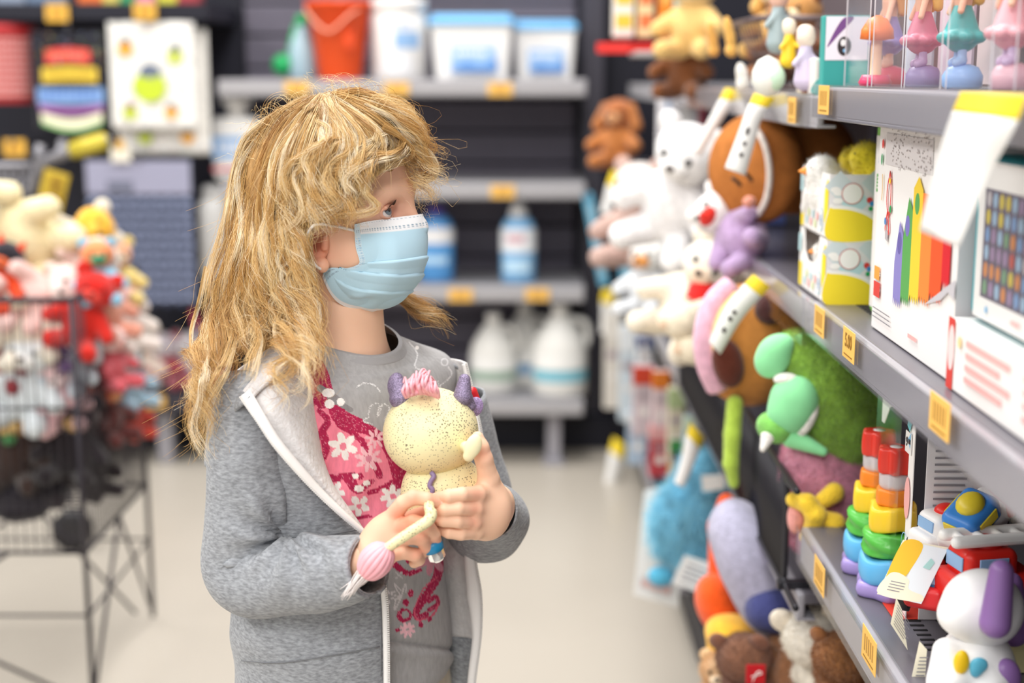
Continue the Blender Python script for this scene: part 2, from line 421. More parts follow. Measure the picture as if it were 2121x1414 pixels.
def gshelf(y0, y1, z, lip, label, deckm, lipm, strip=None, slots=False, depth=.40):
    L = y1 - y0; t = thing('aisle_shelf', label, 'shelf', (XF, y0, z), 'shelves of the toy aisle')
    b = MB(); b.rbox((depth / 2 + .004, L / 2, -.007), (depth - .008, L - .004, .014), .002); b.build('deck', deckm, t)
    b = MB(); b.rbox((.005, L / 2, -lip / 2), (.01, L - .004, lip), .003); b.rbox((.012, L / 2, -lip), (.024, L - .004, .004), .001); b.build('front_lip', lipm, t)
    if strip:
        b = MB(); hh = strip
        b.rbox((-.006, L / 2, -hh / 2 + .002), (.0016, L - .008, hh), .0004); b.rbox((-.003, L / 2, -hh + .002), (.008, L - .008, .0016), .0004); b.rbox((-.003, L / 2, .0025), (.008, L - .008, .0016), .0004)
        b.build('label_holder', CLEAR, t)
    if slots:
        b = MB()
        for r in (.055, .085):
            for i in range(int(L / .0125)): b.box((r, .02 + i * .0125, .0004), (.014, .0035, .0008))
        s = b.build('slot_holes', mat('slot_black', '#17151a', .8), t); s['kind'] = 'stuff'
    for y in (.03, L - .03):
        b = MB(); b.box((depth - .17, y, -.035), (.3, .006, .045)); b.build('bracket', BLACK, t)
    return t
NEAR0, BAY1, BAY2, BAY3 = .45, 1.695, 2.925, 4.60
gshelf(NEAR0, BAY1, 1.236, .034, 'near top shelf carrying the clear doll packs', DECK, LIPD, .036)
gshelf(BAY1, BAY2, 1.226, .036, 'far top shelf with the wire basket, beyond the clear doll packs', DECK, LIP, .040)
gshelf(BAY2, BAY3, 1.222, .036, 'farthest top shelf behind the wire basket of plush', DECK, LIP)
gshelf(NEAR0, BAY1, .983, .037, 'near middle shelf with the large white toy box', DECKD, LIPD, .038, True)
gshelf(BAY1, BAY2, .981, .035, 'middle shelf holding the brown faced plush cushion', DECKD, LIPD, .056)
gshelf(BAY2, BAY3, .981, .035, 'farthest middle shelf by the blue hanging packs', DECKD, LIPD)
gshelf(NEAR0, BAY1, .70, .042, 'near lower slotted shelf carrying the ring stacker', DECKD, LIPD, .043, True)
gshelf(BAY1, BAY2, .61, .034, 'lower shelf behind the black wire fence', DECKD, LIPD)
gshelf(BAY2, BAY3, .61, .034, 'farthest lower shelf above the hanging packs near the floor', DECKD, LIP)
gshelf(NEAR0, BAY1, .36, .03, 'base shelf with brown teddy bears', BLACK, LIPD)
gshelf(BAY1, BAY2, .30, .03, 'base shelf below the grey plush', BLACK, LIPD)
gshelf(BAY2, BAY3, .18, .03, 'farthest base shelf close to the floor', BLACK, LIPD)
# ================================================================ GIRL
YG = 1.45
def G(px, py, dy=0.): return at(px, py, YG + dy)
SKIN = mat('skin', '#ecbfa2', .48, spec=.4, vcol=True, sss=.12, bump=(500, .05, .001))
GIRL = thing('person', 'girl with long wavy blond hair, blue face mask and open grey hooded jacket', 'person', (-.19, 1.45, 0))
# ---- head in local cm axes: x forward, y her left (away from camera), z up
HO = G(690, 448); HA, HT = R(13), R(8)
HF = np.array((cos(HA), -sin(HA), 0)); HL = np.array((sin(HA), cos(HA), 0)); HU = np.array((0, 0, 1.))
HFt = HF * cos(HT) + HU * sin(HT); HUt = -HF * sin(HT) + HU * cos(HT)
HM = np.stack([HFt, HL, HUt], 1) * .01      # local cm -> world
def hw(P): return np.asarray(P, float) @ HM.T + HO
def he(c, r, k=.8, op='u', M=None): return E(c, r, M, k, op)
head = [he((-.2, 0, 2.6), (8.2, 7.0, 7.8)), he((1.7, 0, -3.2), (6.0, 5.6, 6.4), 2.0), he((2.8, 0, 1.6), (5.6, 5.6, 4.6), 1.5),
        he((4.4, -2.9, -3.4), (2.8, 2.4, 2.6), 1.5), he((4.4, 2.9, -3.4), (2.8, 2.4, 2.6), 1.5), he((4.6, 0, -7.4), (1.9, 1.9, 1.6), 1.8), he((5.9, 0, -5.6), (1.7, 2.2, 1.6), 1.2),
        he((6.7, -2.7, 1.85), (1.1, 2.0, .7), 1.5), he((6.75, 2.7, 1.8), (1.1, 2.0, .7), 1.5), he((7.2, 0, 1.6), (1.2, 1.8, 1.0), 1.0),
        K((7.5, 0, 1.0), (8.6, 0, -2.0), .62, .75, 1.0), he((8.5, 0, -2.3), (.85, .85, .75), .6), he((7.9, -.8, -2.5), (.7, .6, .6), .4), he((7.9, .8, -2.5), (.7, .6, .6), .4)]
for sy in (-1, 1):
    head += [he((8.1, sy * 2.95, -.1), (1.75, 1.45, 1.0), .7, 's'), K((7.55, sy * 1.35, .2), (7.3, sy * 1.2, -.6), .32, .3, .4)]
neck = [K((-1.6, 0, -4.5), (-2.9, .8, -11.5), 3.4, 3.6, 2.0), K((-2.9, .8, -11.5), (-2.6, .8, -15), 3.7, 4.6, 2.0), K((.5, -1.2, -8), (-2.0, -1., -14.5), 1.2, 1.2, 1.4)]
Vh, Qh = sculpt(head + neck, .15, None, 2)
# eyelids : finer patch, skin shell with an almond opening
EYE = np.array((6.0, -2.9, -.10)); parts = [(Vh, Qh)]
for sy in (-1, 1):
    e = EYE * (1, -sy, 1)
    lid = [E(e, (1.42, 1.42, 1.32), None, .05), E(e + (1.62, sy * .1, .06), (1.5, 1.3, .60), rotm(6 * -sy, 0, 0), .14, 's'), E(e, (1.24, 1.24, 1.2), None, .03, 's'), K(e + (1.05, -sy * .95, .62), e + (1.05, sy * .95, .5), .22, .2, .25)]
    lv, lq = sculpt(lid, .045)
    parts.append((lv, lq))
# right ear (toward the camera) with helix rim, bowl, tragus and lobe ; left one mirrored
def ear(sy):
    o = np.array((1.0, sy * 6.05, -1.75)); q = lambda x, z, y=0: o + (x * 1.2, sy * y * 1.1, z * 1.12)
    rim = [(q(.35, 1.0, .1), .28), (q(.15, 1.9, .5), .30), (q(-.55, 2.45, .85), .33), (q(-1.4, 2.25, 1.1), .36), (q(-1.95, 1.3, 1.25), .36), (q(-2.0, .2, 1.2), .34), (q(-1.65, -.9, 1.0), .36), (q(-1.0, -1.9, .75), .48), (q(-.35, -2.35, .5), .62)]
    pr = [E(q(-.75, .1, .35), (1.7, .55, 2.6), rotm(0, 14, -sy * 24), .3)] + CH(rim, .3)
    pr += [E(q(-.65, -.25, .95), (.92, .68, 1.12), rotm(0, 12, 0), .25, 's'), E(q(-.85, 1.15, 1.0), (.75, .32, .55), rotm(0, 35, 0), .25, 's'), K(q(.25, .1, .35), q(.1, -.75, .42), .36, .38, .2), K(q(-1.15, -.2, .9), q(-.9, -1.1, .75), .3, .3, .25), K(q(-1.35, .9, .95), q(-.35, .75, .55), .22, .18, .25), E(q(-.3, -2.15, .5), (.7, .45, .7), None, .3)]
    return sculpt(pr, .07, None, 1)
parts += [ear(-1), ear(1)]
V, F, off, ids = [], [], 0, []
for k, (v, f) in enumerate(parts):
    V.append(hw(v)); F.append(f + off); off += len(v); ids += [k] * len(v)
# ---- torso, arms and legs under the clothes (world space)
BA = R(47); TF = np.array((sin(BA), -cos(BA), 0)); TR = np.array((-cos(BA), -sin(BA), 0))   # chest forward, her right
NB, CHS, HIP = G(712, 742, 0), G(705, 900, .0), G(735, 1370, .0)
TM = np.stack([TF, -TR, (0, 0, 1)], 1)
SR, SL = NB + TR * .110 + (0, 0, -.055), NB - TR * .100 + (0, 0, -.062)
ELR, WRR = G(515, 1182, -.105), G(752, 1163, -.165)
ELL, WRL = G(1005, 1078, .05), G(1032, 1053, -.075)
body = [E(CHS + (0, 0, -.02), (.068, .098, .12), TM, .03), E(CHS * .45 + HIP * .55, (.066, .09, .13), TM, .04), E(HIP, (.075, .1, .09), TM, .04), K(NB, NB + (0, 0, .05), .045, .042, .03),
        K(SR, SL, .034, .032, .03), *CH([(SR, .036), (SR * .5 + ELR * .5, .028), (ELR, .023), (ELR * .4 + WRR * .6, .021), (WRR, .020)], .015), *CH([(SL, .028), (SL * .5 + ELL * .5, .020), (ELL, .020), (WRL, .017)], .015)]
for s in (-1, 1):
    h0 = HIP + TR * s * .048 + (0, 0, -.05); kn = np.array((h0[0] + TF[0] * .01 + TR[0] * s * .008, h0[1] + TF[1] * .01, .315)); an = np.array((h0[0] + TR[0] * s * .012, h0[1] + TR[1] * s * .012, .06))
    body += CH([(h0, .062), (kn, .04), (kn * .65 + an * .35, .042), (an, .026)], .02) + [K(an + (0, 0, -.03), an + TF * .1 + (0, 0, -.035), .026, .024, .02)]
bv, bf = sculpt(body, .006, None, 1)
V.append(bv); F.append(bf + off); off += len(bv); ids += [5] * len(bv)
# ---- hands
def digit(pts, k=.0013): return CH([(G(x, y, d), r) for x, y, d, r in pts], k)
D = -.165
rh = [CH([(WRR, .0175), (G(774, 1146, D - .002), .0160)], .012), CH([(G(772, 1130, D), .0125), (G(818, 1066, D - .002), .0084)], .007), CH([(G(772, 1146, D), .013), (G(825, 1092, D - .005), .0086)], .006),
      CH([(G(770, 1160, D), .013), (G(820, 1120, D - .006), .0084)], .006), CH([(G(772, 1172, D + .002), .0115), (G(812, 1146, D - .004), .0080)], .006), E(G(796, 1112, D + .003), (.020, .011, .026), rotm(0, 40, 0), .008)]
rh += [digit([(818, 1063, D - .003, .0080), (836, 1040, D - .010, .0072), (856, 1030, D - .014, .0074), (884, 1033, D - .013, .0064), (909, 1039, D - .008, .0056)]),
       digit([(825, 1091, D - .006, .0080), (856, 1080, D - .016, .0068), (884, 1088, D - .017, .0072), (899, 1106, D - .010, .0062), (903, 1124, D - .003, .0056)]),
       digit([(820, 1120, D - .006, .0078), (850, 1112, D - .017, .0068), (874, 1115, D - .016, .0070), (882, 1131, D - .009, .0062), (877, 1143, D - .001, .0056)]),
       digit([(812, 1147, D - .005, .0074), (838, 1144, D - .014, .0064), (860, 1149, D - .012, .0065), (868, 1159, D - .004, .0057), (858, 1165, D + .003, .0052)]),
       CH([(G(790, 1112, D + .016), .012), (G(836, 1082, D + .020), .0088)], .006), digit([(836, 1082, D + .020, .0088), (862, 1069, D + .012, .0078), (884, 1060, D + .003, .0066)])]
L = -.155
lh = [CH([(WRL, .0165), (G(1030, 1050, L + .055), .0165)], .012), CH([(G(1030, 1034, L + .048), .015), (G(990, 1023, L - .002), .0086)], .008), CH([(G(1030, 1048, L + .044), .0155), (G(984, 1054, L - .005), .0088)], .006),
      CH([(G(1028, 1062, L + .044), .015), (G(982, 1080, L - .004), .0086)], .006), CH([(G(1022, 1072, L + .044), .0135), (G(986, 1101, L + .002), .0080)], .006), E(G(1008, 1060, L + .022), (.024, .022, .028), None, .008)]
lh += [digit([(990, 1023, L - .003, .0078), (958, 1023, L - .017, .0068), (930, 1027, L - .020, .0068), (902, 1032, L - .013, .0054)]),
       digit([(984, 1053, L - .006, .0076), (950, 1052, L - .020, .0066), (922, 1055, L - .021, .0066), (901, 1058, L - .013, .0054)]),
       digit([(982, 1080, L - .004, .0074), (948, 1079, L - .018, .0065), (920, 1077, L - .019, .0064), (899, 1075, L - .012, .0053)]),
       digit([(986, 1101, L + .002, .0072), (955, 1105, L - .012, .0063), (930, 1102, L - .014, .0061), (908, 1094, L - .009, .0050)]),
       CH([(G(1022, 1042, L + .036), .0155), (G(1012, 992, L + .020), .0102)], .008), digit([(1012, 992, L + .020, .0102), (1002, 950, L + .014, .0084), (995, 926, L + .013, .0079), (989, 906, L + .015, .0060)], .003)]
for hnd in (rh, lh):
    v, f = sculpt(hnd, .0009, None, 1); V.append(v); F.append(f + off); off += len(v); ids += [6] * len(v)
V = np.concatenate(V); F = np.concatenate(F); ids = np.array(ids)
col = np.tile(np.array(lin('#efc3a6')), (len(V), 1)); Pn = proj(V)
def tint(px, py, rx, ry, c, a, m=None):
    wgt = np.exp(-(((Pn[:, 0] - px) / rx) ** 2 + ((Pn[:, 1] - py) / ry) ** 2)) * a
    if m is not None: wgt = wgt * m
    col[:] = col * (1 - wgt[:, None]) + np.array(lin(c)) * wgt[:, None]
tint(662, 520, 26, 40, '#e08f6e', .75, ids == 3); tint(655, 505, 18, 20, '#b5503f', .55, ids == 3)  # backlight reddening the near ear, painted into the skin colour
tint(800, 440, 30, 16, '#d99a86', .6, ids < 3); tint(820, 432, 50, 30, '#e6a992', .5, ids < 3); tint(700, 520, 40, 40, '#f0b79d', .4, ids < 2)
for px, py in ((818, 1060), (856, 1030), (884, 1086), (872, 1114), (860, 1150), (825, 1090), (988, 1022), (984, 1054), (982, 1082), (1000, 940), (905, 1030), (905, 1125), (880, 1142)): tint(px, py, 16, 14, '#e79a80', .55, ids == 6)
for px, py in ((880, 1064), (845, 1078)): tint(px, py, 26, 14, '#e8734c', .6, ids == 6)  # orange light on the thumb behind the fingers, painted into the skin
mk('body', V, F, SKIN, GIRL, True, col, True)
# nails
NAIL = mat('nail', '#f3cbb9', .25, spec=.6)
def nail(p, fw, up, sz=(.0052, .0042)):
    M = frame(fw, z=up); b = MB(); b.ell((0, 0, 0), (sz[0], sz[1], .0012), 0, M, 12, 6, ); o = b.build('fingernail', NAIL, GIRL, loc=None)
    o.location = tuple(np.array(p) - np.array(GIRL.location))
nail(G(910, 1036, D - .0115), G(20, 4, 0) - G(0, 0, 0), (0.15, -1, .35)); nail(G(903, 1029, L - .0155), (-1, 0, 0), (-.2, -1, .4)); 
# eyes
EW, IR, PU = mat('eye_white', '#e9e4e2', .12, spec=.6), mat('iris_grey_blue', '#6d7f8c', .12, spec=.7), mat('pupil', '#14100f', .08, spec=.8)
for sy in (-1, 1):
    e = EYE * (1, -sy, 1); g = np.array((.88, .26 * sy, .24)); g /= np.linalg.norm(g); Mg = frame(g)
    b = MB(); b.ell(e, (1.22, 1.22, 1.22), 0, Mg, 24, 16)
    for rad, mi, ex in ((.60, 1, .012), (.28, 2, .022)):
        vs_, n = [], 24
        for i in range(5):
            a = math.asin(rad / 1.22) * i / 4
            vs_ += [(cos(a) * (1.22 + ex), sin(a) * (1.22 + ex) * cos(t), sin(a) * (1.22 + ex) * sin(t)) for t in np.arange(n) * 2 * pi / n]
        b.add(vs_, gridfaces(5, n, closev=True), mi, Mg, e)
    b.V = [hw(v) for v in b.V]; b.build('eye', [EW, IR, PU], GIRL, world=True)
    lb = MB()
    for i in range(22):
        t = -1 + 2 * i / 21; r0 = e + np.array((1.30 * cos(t * .8) + .02, sy * 1.05 * t, .50 * (1 - t * t) + .20 - .1 * t * sy * sy)); dr = np.array((.62, sy * .25 * t + .12, .28))
        lb.tube([r0, r0 + dr * .5, r0 + dr * .95 + (0, 0, .16)], [.028, .022, .006], 4)
    lb.V = [hw(v) for v in lb.V]; lb.build('eyelash', mat('lash', '#4a3226', .6), GIRL, world=True)
    bb = MB()
    for i in range(90):
        t = rng.uniform(-1, 1); z = 1.75 + .45 * (1 - t * t) + rng.normal() * .10; p = np.array((7.98 - .55 * t * t - .05 * (z - 1.9) - .35 * (t + 1) * .5, sy * (2.5 + 1.7 * t), z - .25 * (t > .2) * t))
        bb.tube([p, p + (.03 - .1 * t, sy * .42, .12 - .22 * t)], [.022, .006], 3, cap=False)
    bb.V = [hw(v) for v in bb.V]; bb.build('eyebrow', mat('brow', '#b98d66', .7), GIRL, world=True)

# ---- face mask
def Gm(x, y, d): return G(x, y, d)
rows = [ # (x,y,dy) : edge, cheek, mid, front, far, faredge
 [(733, 461, -.060), (766, 457, -.062), (812, 452, -.050), (872, 444, -.020), (850, 446, .022), (780, 455, .045)],
 [(735, 480, -.062), (768, 476, -.065), (818, 472, -.056), (879, 464, -.022), (856, 466, .026), (784, 474, .048)],
 [(740, 512, -.063), (772, 508, -.067), (824, 504, -.060), (883, 496, -.022), (862, 500, .030), (788, 506, .050)],
 [(746, 540, -.063), (776, 538, -.067), (826, 533, -.061), (882, 524, -.022), (860, 528, .030), (786, 538, .050)],
 [(722, 552, -.062), (766, 556, -.066), (824, 558, -.060), (877, 553, -.022), (856, 556, .030), (776, 560, .048)],
 [(688, 553, -.060), (742, 578, -.063), (812, 587, -.057), (866, 581, -.022), (846, 582, .028), (770, 580, .046)],
 [(676, 557, -.058), (722, 600, -.056), (792, 611, -.050), (845, 605, -.020), (830, 606, .024), (764, 600, .040)],
 [(674, 561, -.055), (706, 612, -.046), (768, 634, -.036), (806, 626, -.014), (800, 624, .018), (750, 612, .032)],
 [(675, 566, -.050), (705, 618, -.038), (764, 641, -.026), (790, 636, -.010), (782, 630, .012), (746, 616, .024)]]
ctrl = [[G(*p) for p in r] for r in rows]
nu, nv = 150, 170
P = patch(ctrl, nu, nv); U = np.repeat(np.linspace(0, 1, nu), nv); Vv = np.tile(np.linspace(0, 1, nv), nu)
nrm = np.cross(np.gradient(P, axis=1), np.gradient(P, axis=0)).reshape(-1, 3); nrm /= np.linalg.norm(nrm, axis=1)[:, None] + 1e-9
Pv = P.reshape(-1, 3)
if nrm[nv * 60 + 40, 1] > 0: nrm = -nrm
dsp = np.zeros(len(Pv))
for u0, sl, a in ((.40, .0, .0022), (.54, .05, .0022), (.70, .06, .002)):
    x = (U - u0 - sl * np.abs(Vv - .35)) / .09; dsp += a * np.where((x > 0) & (x < 1), 1 - x, 0) * np.clip(x * 12, 0, 1) * np.clip((Vv + .05) * 6, 0, 1)
wr_ = vnoise(np.stack([U * 7, Vv * 5, 0 * U], 1), 1.6, 3); dsp += .0011 * wr_ * np.clip((U - .1) * 4, 0, 1) * np.clip(Vv * 5, 0, 1)
dsp += -.0035 * np.exp(-(((Vv - .33) / .05) ** 2 + ((U - .82) / .05) ** 2)) + .0018 * np.exp(-(((Vv - .28) / .05) ** 2 + ((U - .78) / .04) ** 2))
Pv = Pv + nrm * dsp[:, None]
def outside(P, gap):
    P = P.copy()
    for i, p in enumerate(P):
        loc, n, _, d = bvh.find_nearest(Vector(p))
        if loc is None: continue
        s_ = (Vector(p) - loc).dot(n)
        if s_ < gap and d < .03: P[i] = np.array(loc + n * gap)
    return P
hk = ids < 3
fv = np.where(hk)[0]; fq = F[np.all(hk[F], axis=1)]
bvh = BVHTree.FromPolygons([tuple(x) for x in V[:fv[-1] + 1]], [tuple(int(i) for i in q) for q in fq])
Pv = outside(Pv, .0025)
BLU, WHT, STI = np.array(lin('#bcdff0')), np.array(lin('#eef1f4')), np.array(lin('#8fa7b8'))
cm = np.tile(BLU, (len(Pv), 1))
cm[U < .155] = WHT; cm[U > .90] = WHT
lft = (Vv < .075) & (U < .5); cm[lft] = np.array(lin('#cfe4f0'))
dash = (np.floor(Vv * 85) % 2 == 0)
for u0 in (.028, .118, .136): cm[(np.abs(U - u0) < .0045) & dash & (Vv > .02)] = STI
for v0 in (.02, .035, .05, .065): cm[(np.abs(Vv - v0) < .0035) & (np.floor(U * 110) % 2 == 0) & (U > .17) & (U < .49)] = np.array(lin('#7db4d6'))
for v0 in (.02, .05): cm[(np.abs(Vv - v0) < .004) & (np.floor(U * 110) % 2 == 0) & (U > .62)] = STI
mask = mk('face_mask', Pv, gridfaces(nu, nv), mat('mask_paper', '#bfe0f0', .75, vcol=True, spec=.25, bump=(900, .12, .0006)), GIRL, True, cm, True, label='pale blue pleated face mask with white upper band')
sm = mask.modifiers.new('s', 'SOLIDIFY'); sm.thickness = .0012; sm.offset = -1
b = MB(); b.tube(cr([G(736, 478, -.0635), G(712, 472, -.071), G(690, 468, -.079), G(668, 464, -.090), G(648, 468, -.092), G(634, 490, -.084)], 24), .0014, 8)
b.tube(cr([G(676, 560, -.058), G(662, 556, -.074), G(650, 545, -.080), G(636, 515, -.082), G(634, 490, -.084)], 18), .0014, 8)
b.build('ear_loop', mat('mask_loop', '#f2f1ef', .8), mask, world=False).location = -np.array(GIRL.location)
# ---- clothes
def ring(c, a, b, t, tilt=0., lift=0.):
    t = np.asarray(t); return c + np.cos(t)[:, None] * a * TR + np.sin(t)[:, None] * b * TF + np.array((0, 0, 1)) * (-tilt * np.sin(t) + lift)[:, None]
def rows_interp(rows, n):
    return cr(np.array(rows, float), n)
SHR = [(735, 694, .000, .049, .045, .016), (733, 712, .002, .060, .050, .014), (730, 735, .004, .088, .056, .008), (728, 765, .004, .124, .064, .0), (728, 805, .002, .134, .072, 0), (726, 875, 0, .122, .077, 0),
       (722, 1000, 0, .108, .081, 0), (726, 1150, 0, .106, .082, 0), (738, 1290, 0, .112, .086, 0), (742, 1372, 0, .112, .088, 0), (742, 1396, 0, .108, .085, 0)]
nr = 400; Rw = rows_interp(SHR, nr)
th = np.concatenate([np.linspace(-10, 165, 400), np.linspace(165, 350, 60)[1:-1]]) * pi / 180
Psh = np.stack([ring(G(r[0], r[1], r[2]), r[3], r[4], th, r[5]) for r in Rw])
Pf = Psh.reshape(-1, 3); cen = np.repeat(np.stack([G(*r[:3]) for r in Rw]), len(th), 0); rad = (Pf - cen); rad[:, 2] = 0; rad /= np.linalg.norm(rad, axis=1)[:, None]
px = proj(Pf); uu = px[:, 0] + .35 * px[:, 1]
fold = .0022 * vnoise(np.stack([px[:, 0] * .02 + px[:, 1] * .006, px[:, 1] * .007, 0 * uu], 1), 1.5, 5) + .0022 * np.sin((px[:, 0] * .9 + px[:, 1] * .55) / 17 + np.sin(px[:, 1] / 60)) * np.exp(-((px[:, 1] - 1020) / 130) ** 2) * np.exp(-((px[:, 0] - 720) / 90) ** 2)
fold += -.004 * np.exp(-((px[:, 1] - (1335 + .12 * (px[:, 0] - 850))) / 9) ** 2) + .0022 * np.exp(-((px[:, 1] - (1352 + .1 * (px[:, 0] - 850))) / 12) ** 2)
wv = np.clip((px[:, 1] - 770) / 60, 0, 1); Pf = Pf + rad * (fold * wv)[:, None]
X, Y = px[:, 0], px[:, 1]
GR, PK, MG, WH, PP, SV = [np.array(lin(c)) for c in ('#a9a8a9', '#f78ba2', '#b92c56', '#f7f3f0', '#f6c3cd', '#c9c8ca')]
cs = np.tile(GR, (len(Pf), 1)); ns = rng.random(len(Pf))
def pin(poly):
    r = np.zeros(len(X), bool); n = len(poly)
    for i in range(n):
        (x1, y1), (x2, y2) = poly[i], poly[(i + 1) % n]
        if y1 == y2: continue
        r ^= ((Y < y1) != (Y < y2)) & (X < (x2 - x1) * (Y - y1) / (y2 - y1) + x1)
    return r
def smooth_poly(p, n=80): return [tuple(q) for q in cr(p, n, True)]
def stroke(pts, w0, w1=None, n=40):
    Q = cr(np.array(pts, float), n); W = np.linspace(w0, w1 or w0, n); r = np.zeros(len(X), bool)
    bb = (X > Q[:, 0].min() - 20) & (X < Q[:, 0].max() + 20) & (Y > Q[:, 1].min() - 20) & (Y < Q[:, 1].max() + 20); ix = np.where(bb)[0]
    d = np.hypot(X[ix, None] - Q[None, :, 0], Y[ix, None] - Q[None, :, 1]); r[ix] = (d < W).any(1); return r
def oval(cx, cy_, rx, ry, a=0):
    u = (X - cx) * cos(a) + (Y - cy_) * sin(a); v = -(X - cx) * sin(a) + (Y - cy_) * cos(a); return (u / rx) ** 2 + (v / ry) ** 2 < 1
def flower(cx, cy_, r, n, a0, c, cc, w=.3, half=None):
    for i in range(n):
        a = a0 + 2 * pi * i / n
        if half and not half(a): continue
        cs[oval(cx + .6 * r * cos(a), cy_ + .6 * r * sin(a) * .95, .42 * r, w * r * .6, a)] = c
    if cc is not None: cs[oval(cx, cy_, .24 * r, .24 * r)] = cc
glit = lambda base, k: np.where((ns < k)[:, None], np.array(lin('#dd7f97')), np.where((ns > 1 - k)[:, None], np.array(lin('#94204a')), np.array(lin(base))))
def dab(msk, c): cs[msk] = c[msk] if np.ndim(c) == 2 else c
MGG = glit('#b52a54', .09); front = (th[None] < R(168)).repeat(nr, 0).ravel()
dab(pin(smooth_poly([(610, 715), (656, 738), (678, 770), (690, 812), (712, 848), (748, 868), (786, 893), (818, 930), (836, 975), (842, 1030), (820, 1090), (760, 1140), (640, 1150), (560, 1000), (560, 800)])), MGG)
dab(pin(smooth_poly([(560, 850), (640, 842), (672, 838), (690, 872), (728, 892), (768, 905), (796, 938), (812, 985), (816, 1035), (792, 1085), (752, 1112), (600, 1120), (560, 1000)])), PK)
dab(pin(smooth_poly([(655, 790), (676, 800), (690, 830), (672, 845), (655, 840)])), MGG)
for p, a, b_ in (([(690, 846), (700, 878), (728, 896), (750, 916), (758, 940), (776, 965), (786, 985)], 5, 8), ([(650, 905), (668, 900), (674, 930), (664, 955)], 10, 6), ([(652, 985), (690, 990), (722, 984), (745, 985)], 8, 6), ([(722, 990), (738, 1012), (756, 1004), (770, 996)], 11, 5),
                 ([(762, 1020), (790, 1012), (815, 1000)], 4, 7), ([(690, 1070), (712, 1078), (745, 1072), (768, 1070)], 10, 3), ([(740, 1105), (760, 1098), (775, 1094)], 8, 4), ([(838, 960), (845, 990), (850, 1030)], 9, 7), ([(660, 850), (678, 870), (668, 890)], 5, 8)):
    dab(stroke(p, a, b_), MGG)
for x, y, a in ((684, 816, 1.1), (705, 835, .6)): dab(stroke([(x - 22, y - 10), (x + 20, y + 14)], 7, 5), np.array(lin('#8d8a8c')))
for x, y, rx, ry in ((679, 815, 13, 9), (681, 837, 10, 9), (704, 833, 8, 8), (735, 984, 7, 6), (757, 1000, 8, 6), (742, 1010, 10, 7), (770, 965, 5, 5)): dab(oval(x, y, rx, ry), WH)
flower(709, 924, 31, 6, .3, WH, np.array(lin('#f38aa0')), .42); flower(762, 949, 29, 8, .2, PP, np.array(lin('#d98aa0')), .26); flower(690, 1018, 24, 6, .1, WH, np.array(lin('#d94a70')), .45); flower(742, 1047, 24, 5, .4, WH, np.array(lin('#f38aa0')), .5)
flower(813, 1028, 26, 7, .2, WH, np.array(lin('#f38aa0')), .36); flower(776, 908, 22, 8, .1, PP, None, .25)
GL = np.where((ns < .6)[:, None], np.array(lin('#e3e2e3')), GR)
for p in ([(738, 802), (752, 795), (772, 798), (786, 812)], [(762, 862), (766, 842), (784, 838), (780, 862)], [(784, 860), (792, 838), (806, 846), (796, 872)], [(770, 880), (752, 872), (764, 862)], [(846, 712), (862, 735), (858, 762), (880, 770)], [(905, 790), (912, 812), (898, 800)], [(884, 820), (930, 780), (926, 762)]): dab(stroke(p, 1.7), GL)
dab(oval(918, 752, 8, 8) & ~oval(918, 752, 5, 5), SV); dab(oval(862, 723, 4, 4), WH); dab(oval(894, 706, 3, 3), SV)
# lower print
for p, a, b_ in (([(905, 1145), (903, 1190), (885, 1225), (862, 1262), (864, 1278), (882, 1272)], 11, 6), ([(812, 1165), (838, 1185), (866, 1180)], 7, 4), ([(852, 1140), (840, 1160), (860, 1168)], 5, 3), ([(888, 1262), (905, 1250), (900, 1235), (886, 1245)], 5, 4)): dab(stroke(p, a, b_), MGG)
dab(stroke([(900, 1195), (872, 1222), (858, 1262), (866, 1284), (896, 1272), (906, 1252)], 2.2), np.array(lin('#e0607c')))
for x, y, rx, ry in ((848, 1228, 6, 8), (838, 1247, 7, 7), (871, 1293, 5, 6), (889, 1282, 5, 6), (822, 1304, 5, 4)): dab(oval(x, y, rx, ry), MGG)
dab(oval(836, 1274, 16, 15) & ~oval(838, 1272, 8, 8), MGG); flower(888, 1152, 40, 8, .1, np.array(lin('#d994a4')), None, .3, lambda a: a > .1 and a < 3.1); flower(843, 1303, 17, 8, .3, PP, None, .35)
for i in range(5): dab(stroke([(828, 1236), (828 + 30 * cos(2.0 + i * .75), 1236 + 30 * sin(2.0 + i * .75)), (828 + 14 * cos(2.5 + i * .75), 1236 + 14 * sin(2.5 + i * .75))], 1.5), np.array(lin('#d8d4d6')))
dab(stroke([(815, 1182), (830, 1196)], 1.4), SV); dab(stroke([(830, 1182), (817, 1196)], 1.4), SV)
jers = mat('tee_jersey', '#a9a8a9', .85, spec=.25, var=(220, .10), vcol=True, bump=(700, .15, .001), stretch=(1, 1, .35))
sh = mk('shirt', Pf, gridfaces(nr, len(th), closev=True), jers, GIRL, True, cs, True, label='grey tee with pink and magenta flower print')
so = sh.modifiers.new('s', 'SOLIDIFY'); so.thickness = .002; so.offset = -1
# ribbed collar band
CO = [(735, 690, .0, .0465, .043, .016), (735, 692, .0, .0505, .0465, .016), (734, 701, .001, .0545, .0495, .015), (734, 712, .002, .0605, .052, .014), (733, 714, .002, .0595, .0505, .014)]
tt = np.linspace(0, 2 * pi, 120, endpoint=False); Pc = np.stack([ring(G(r[0], r[1], r[2]), r[3], r[4], tt, r[5]) for r in rows_interp(CO, 16)])
mk('collar', Pc.reshape(-1, 3), gridfaces(16, 120, closev=True), mat('tee_rib', '#a3a2a4', .85, spec=.2, bump=(500, .2, .001)), sh, True, None, False).location = -np.array(GIRL.location)

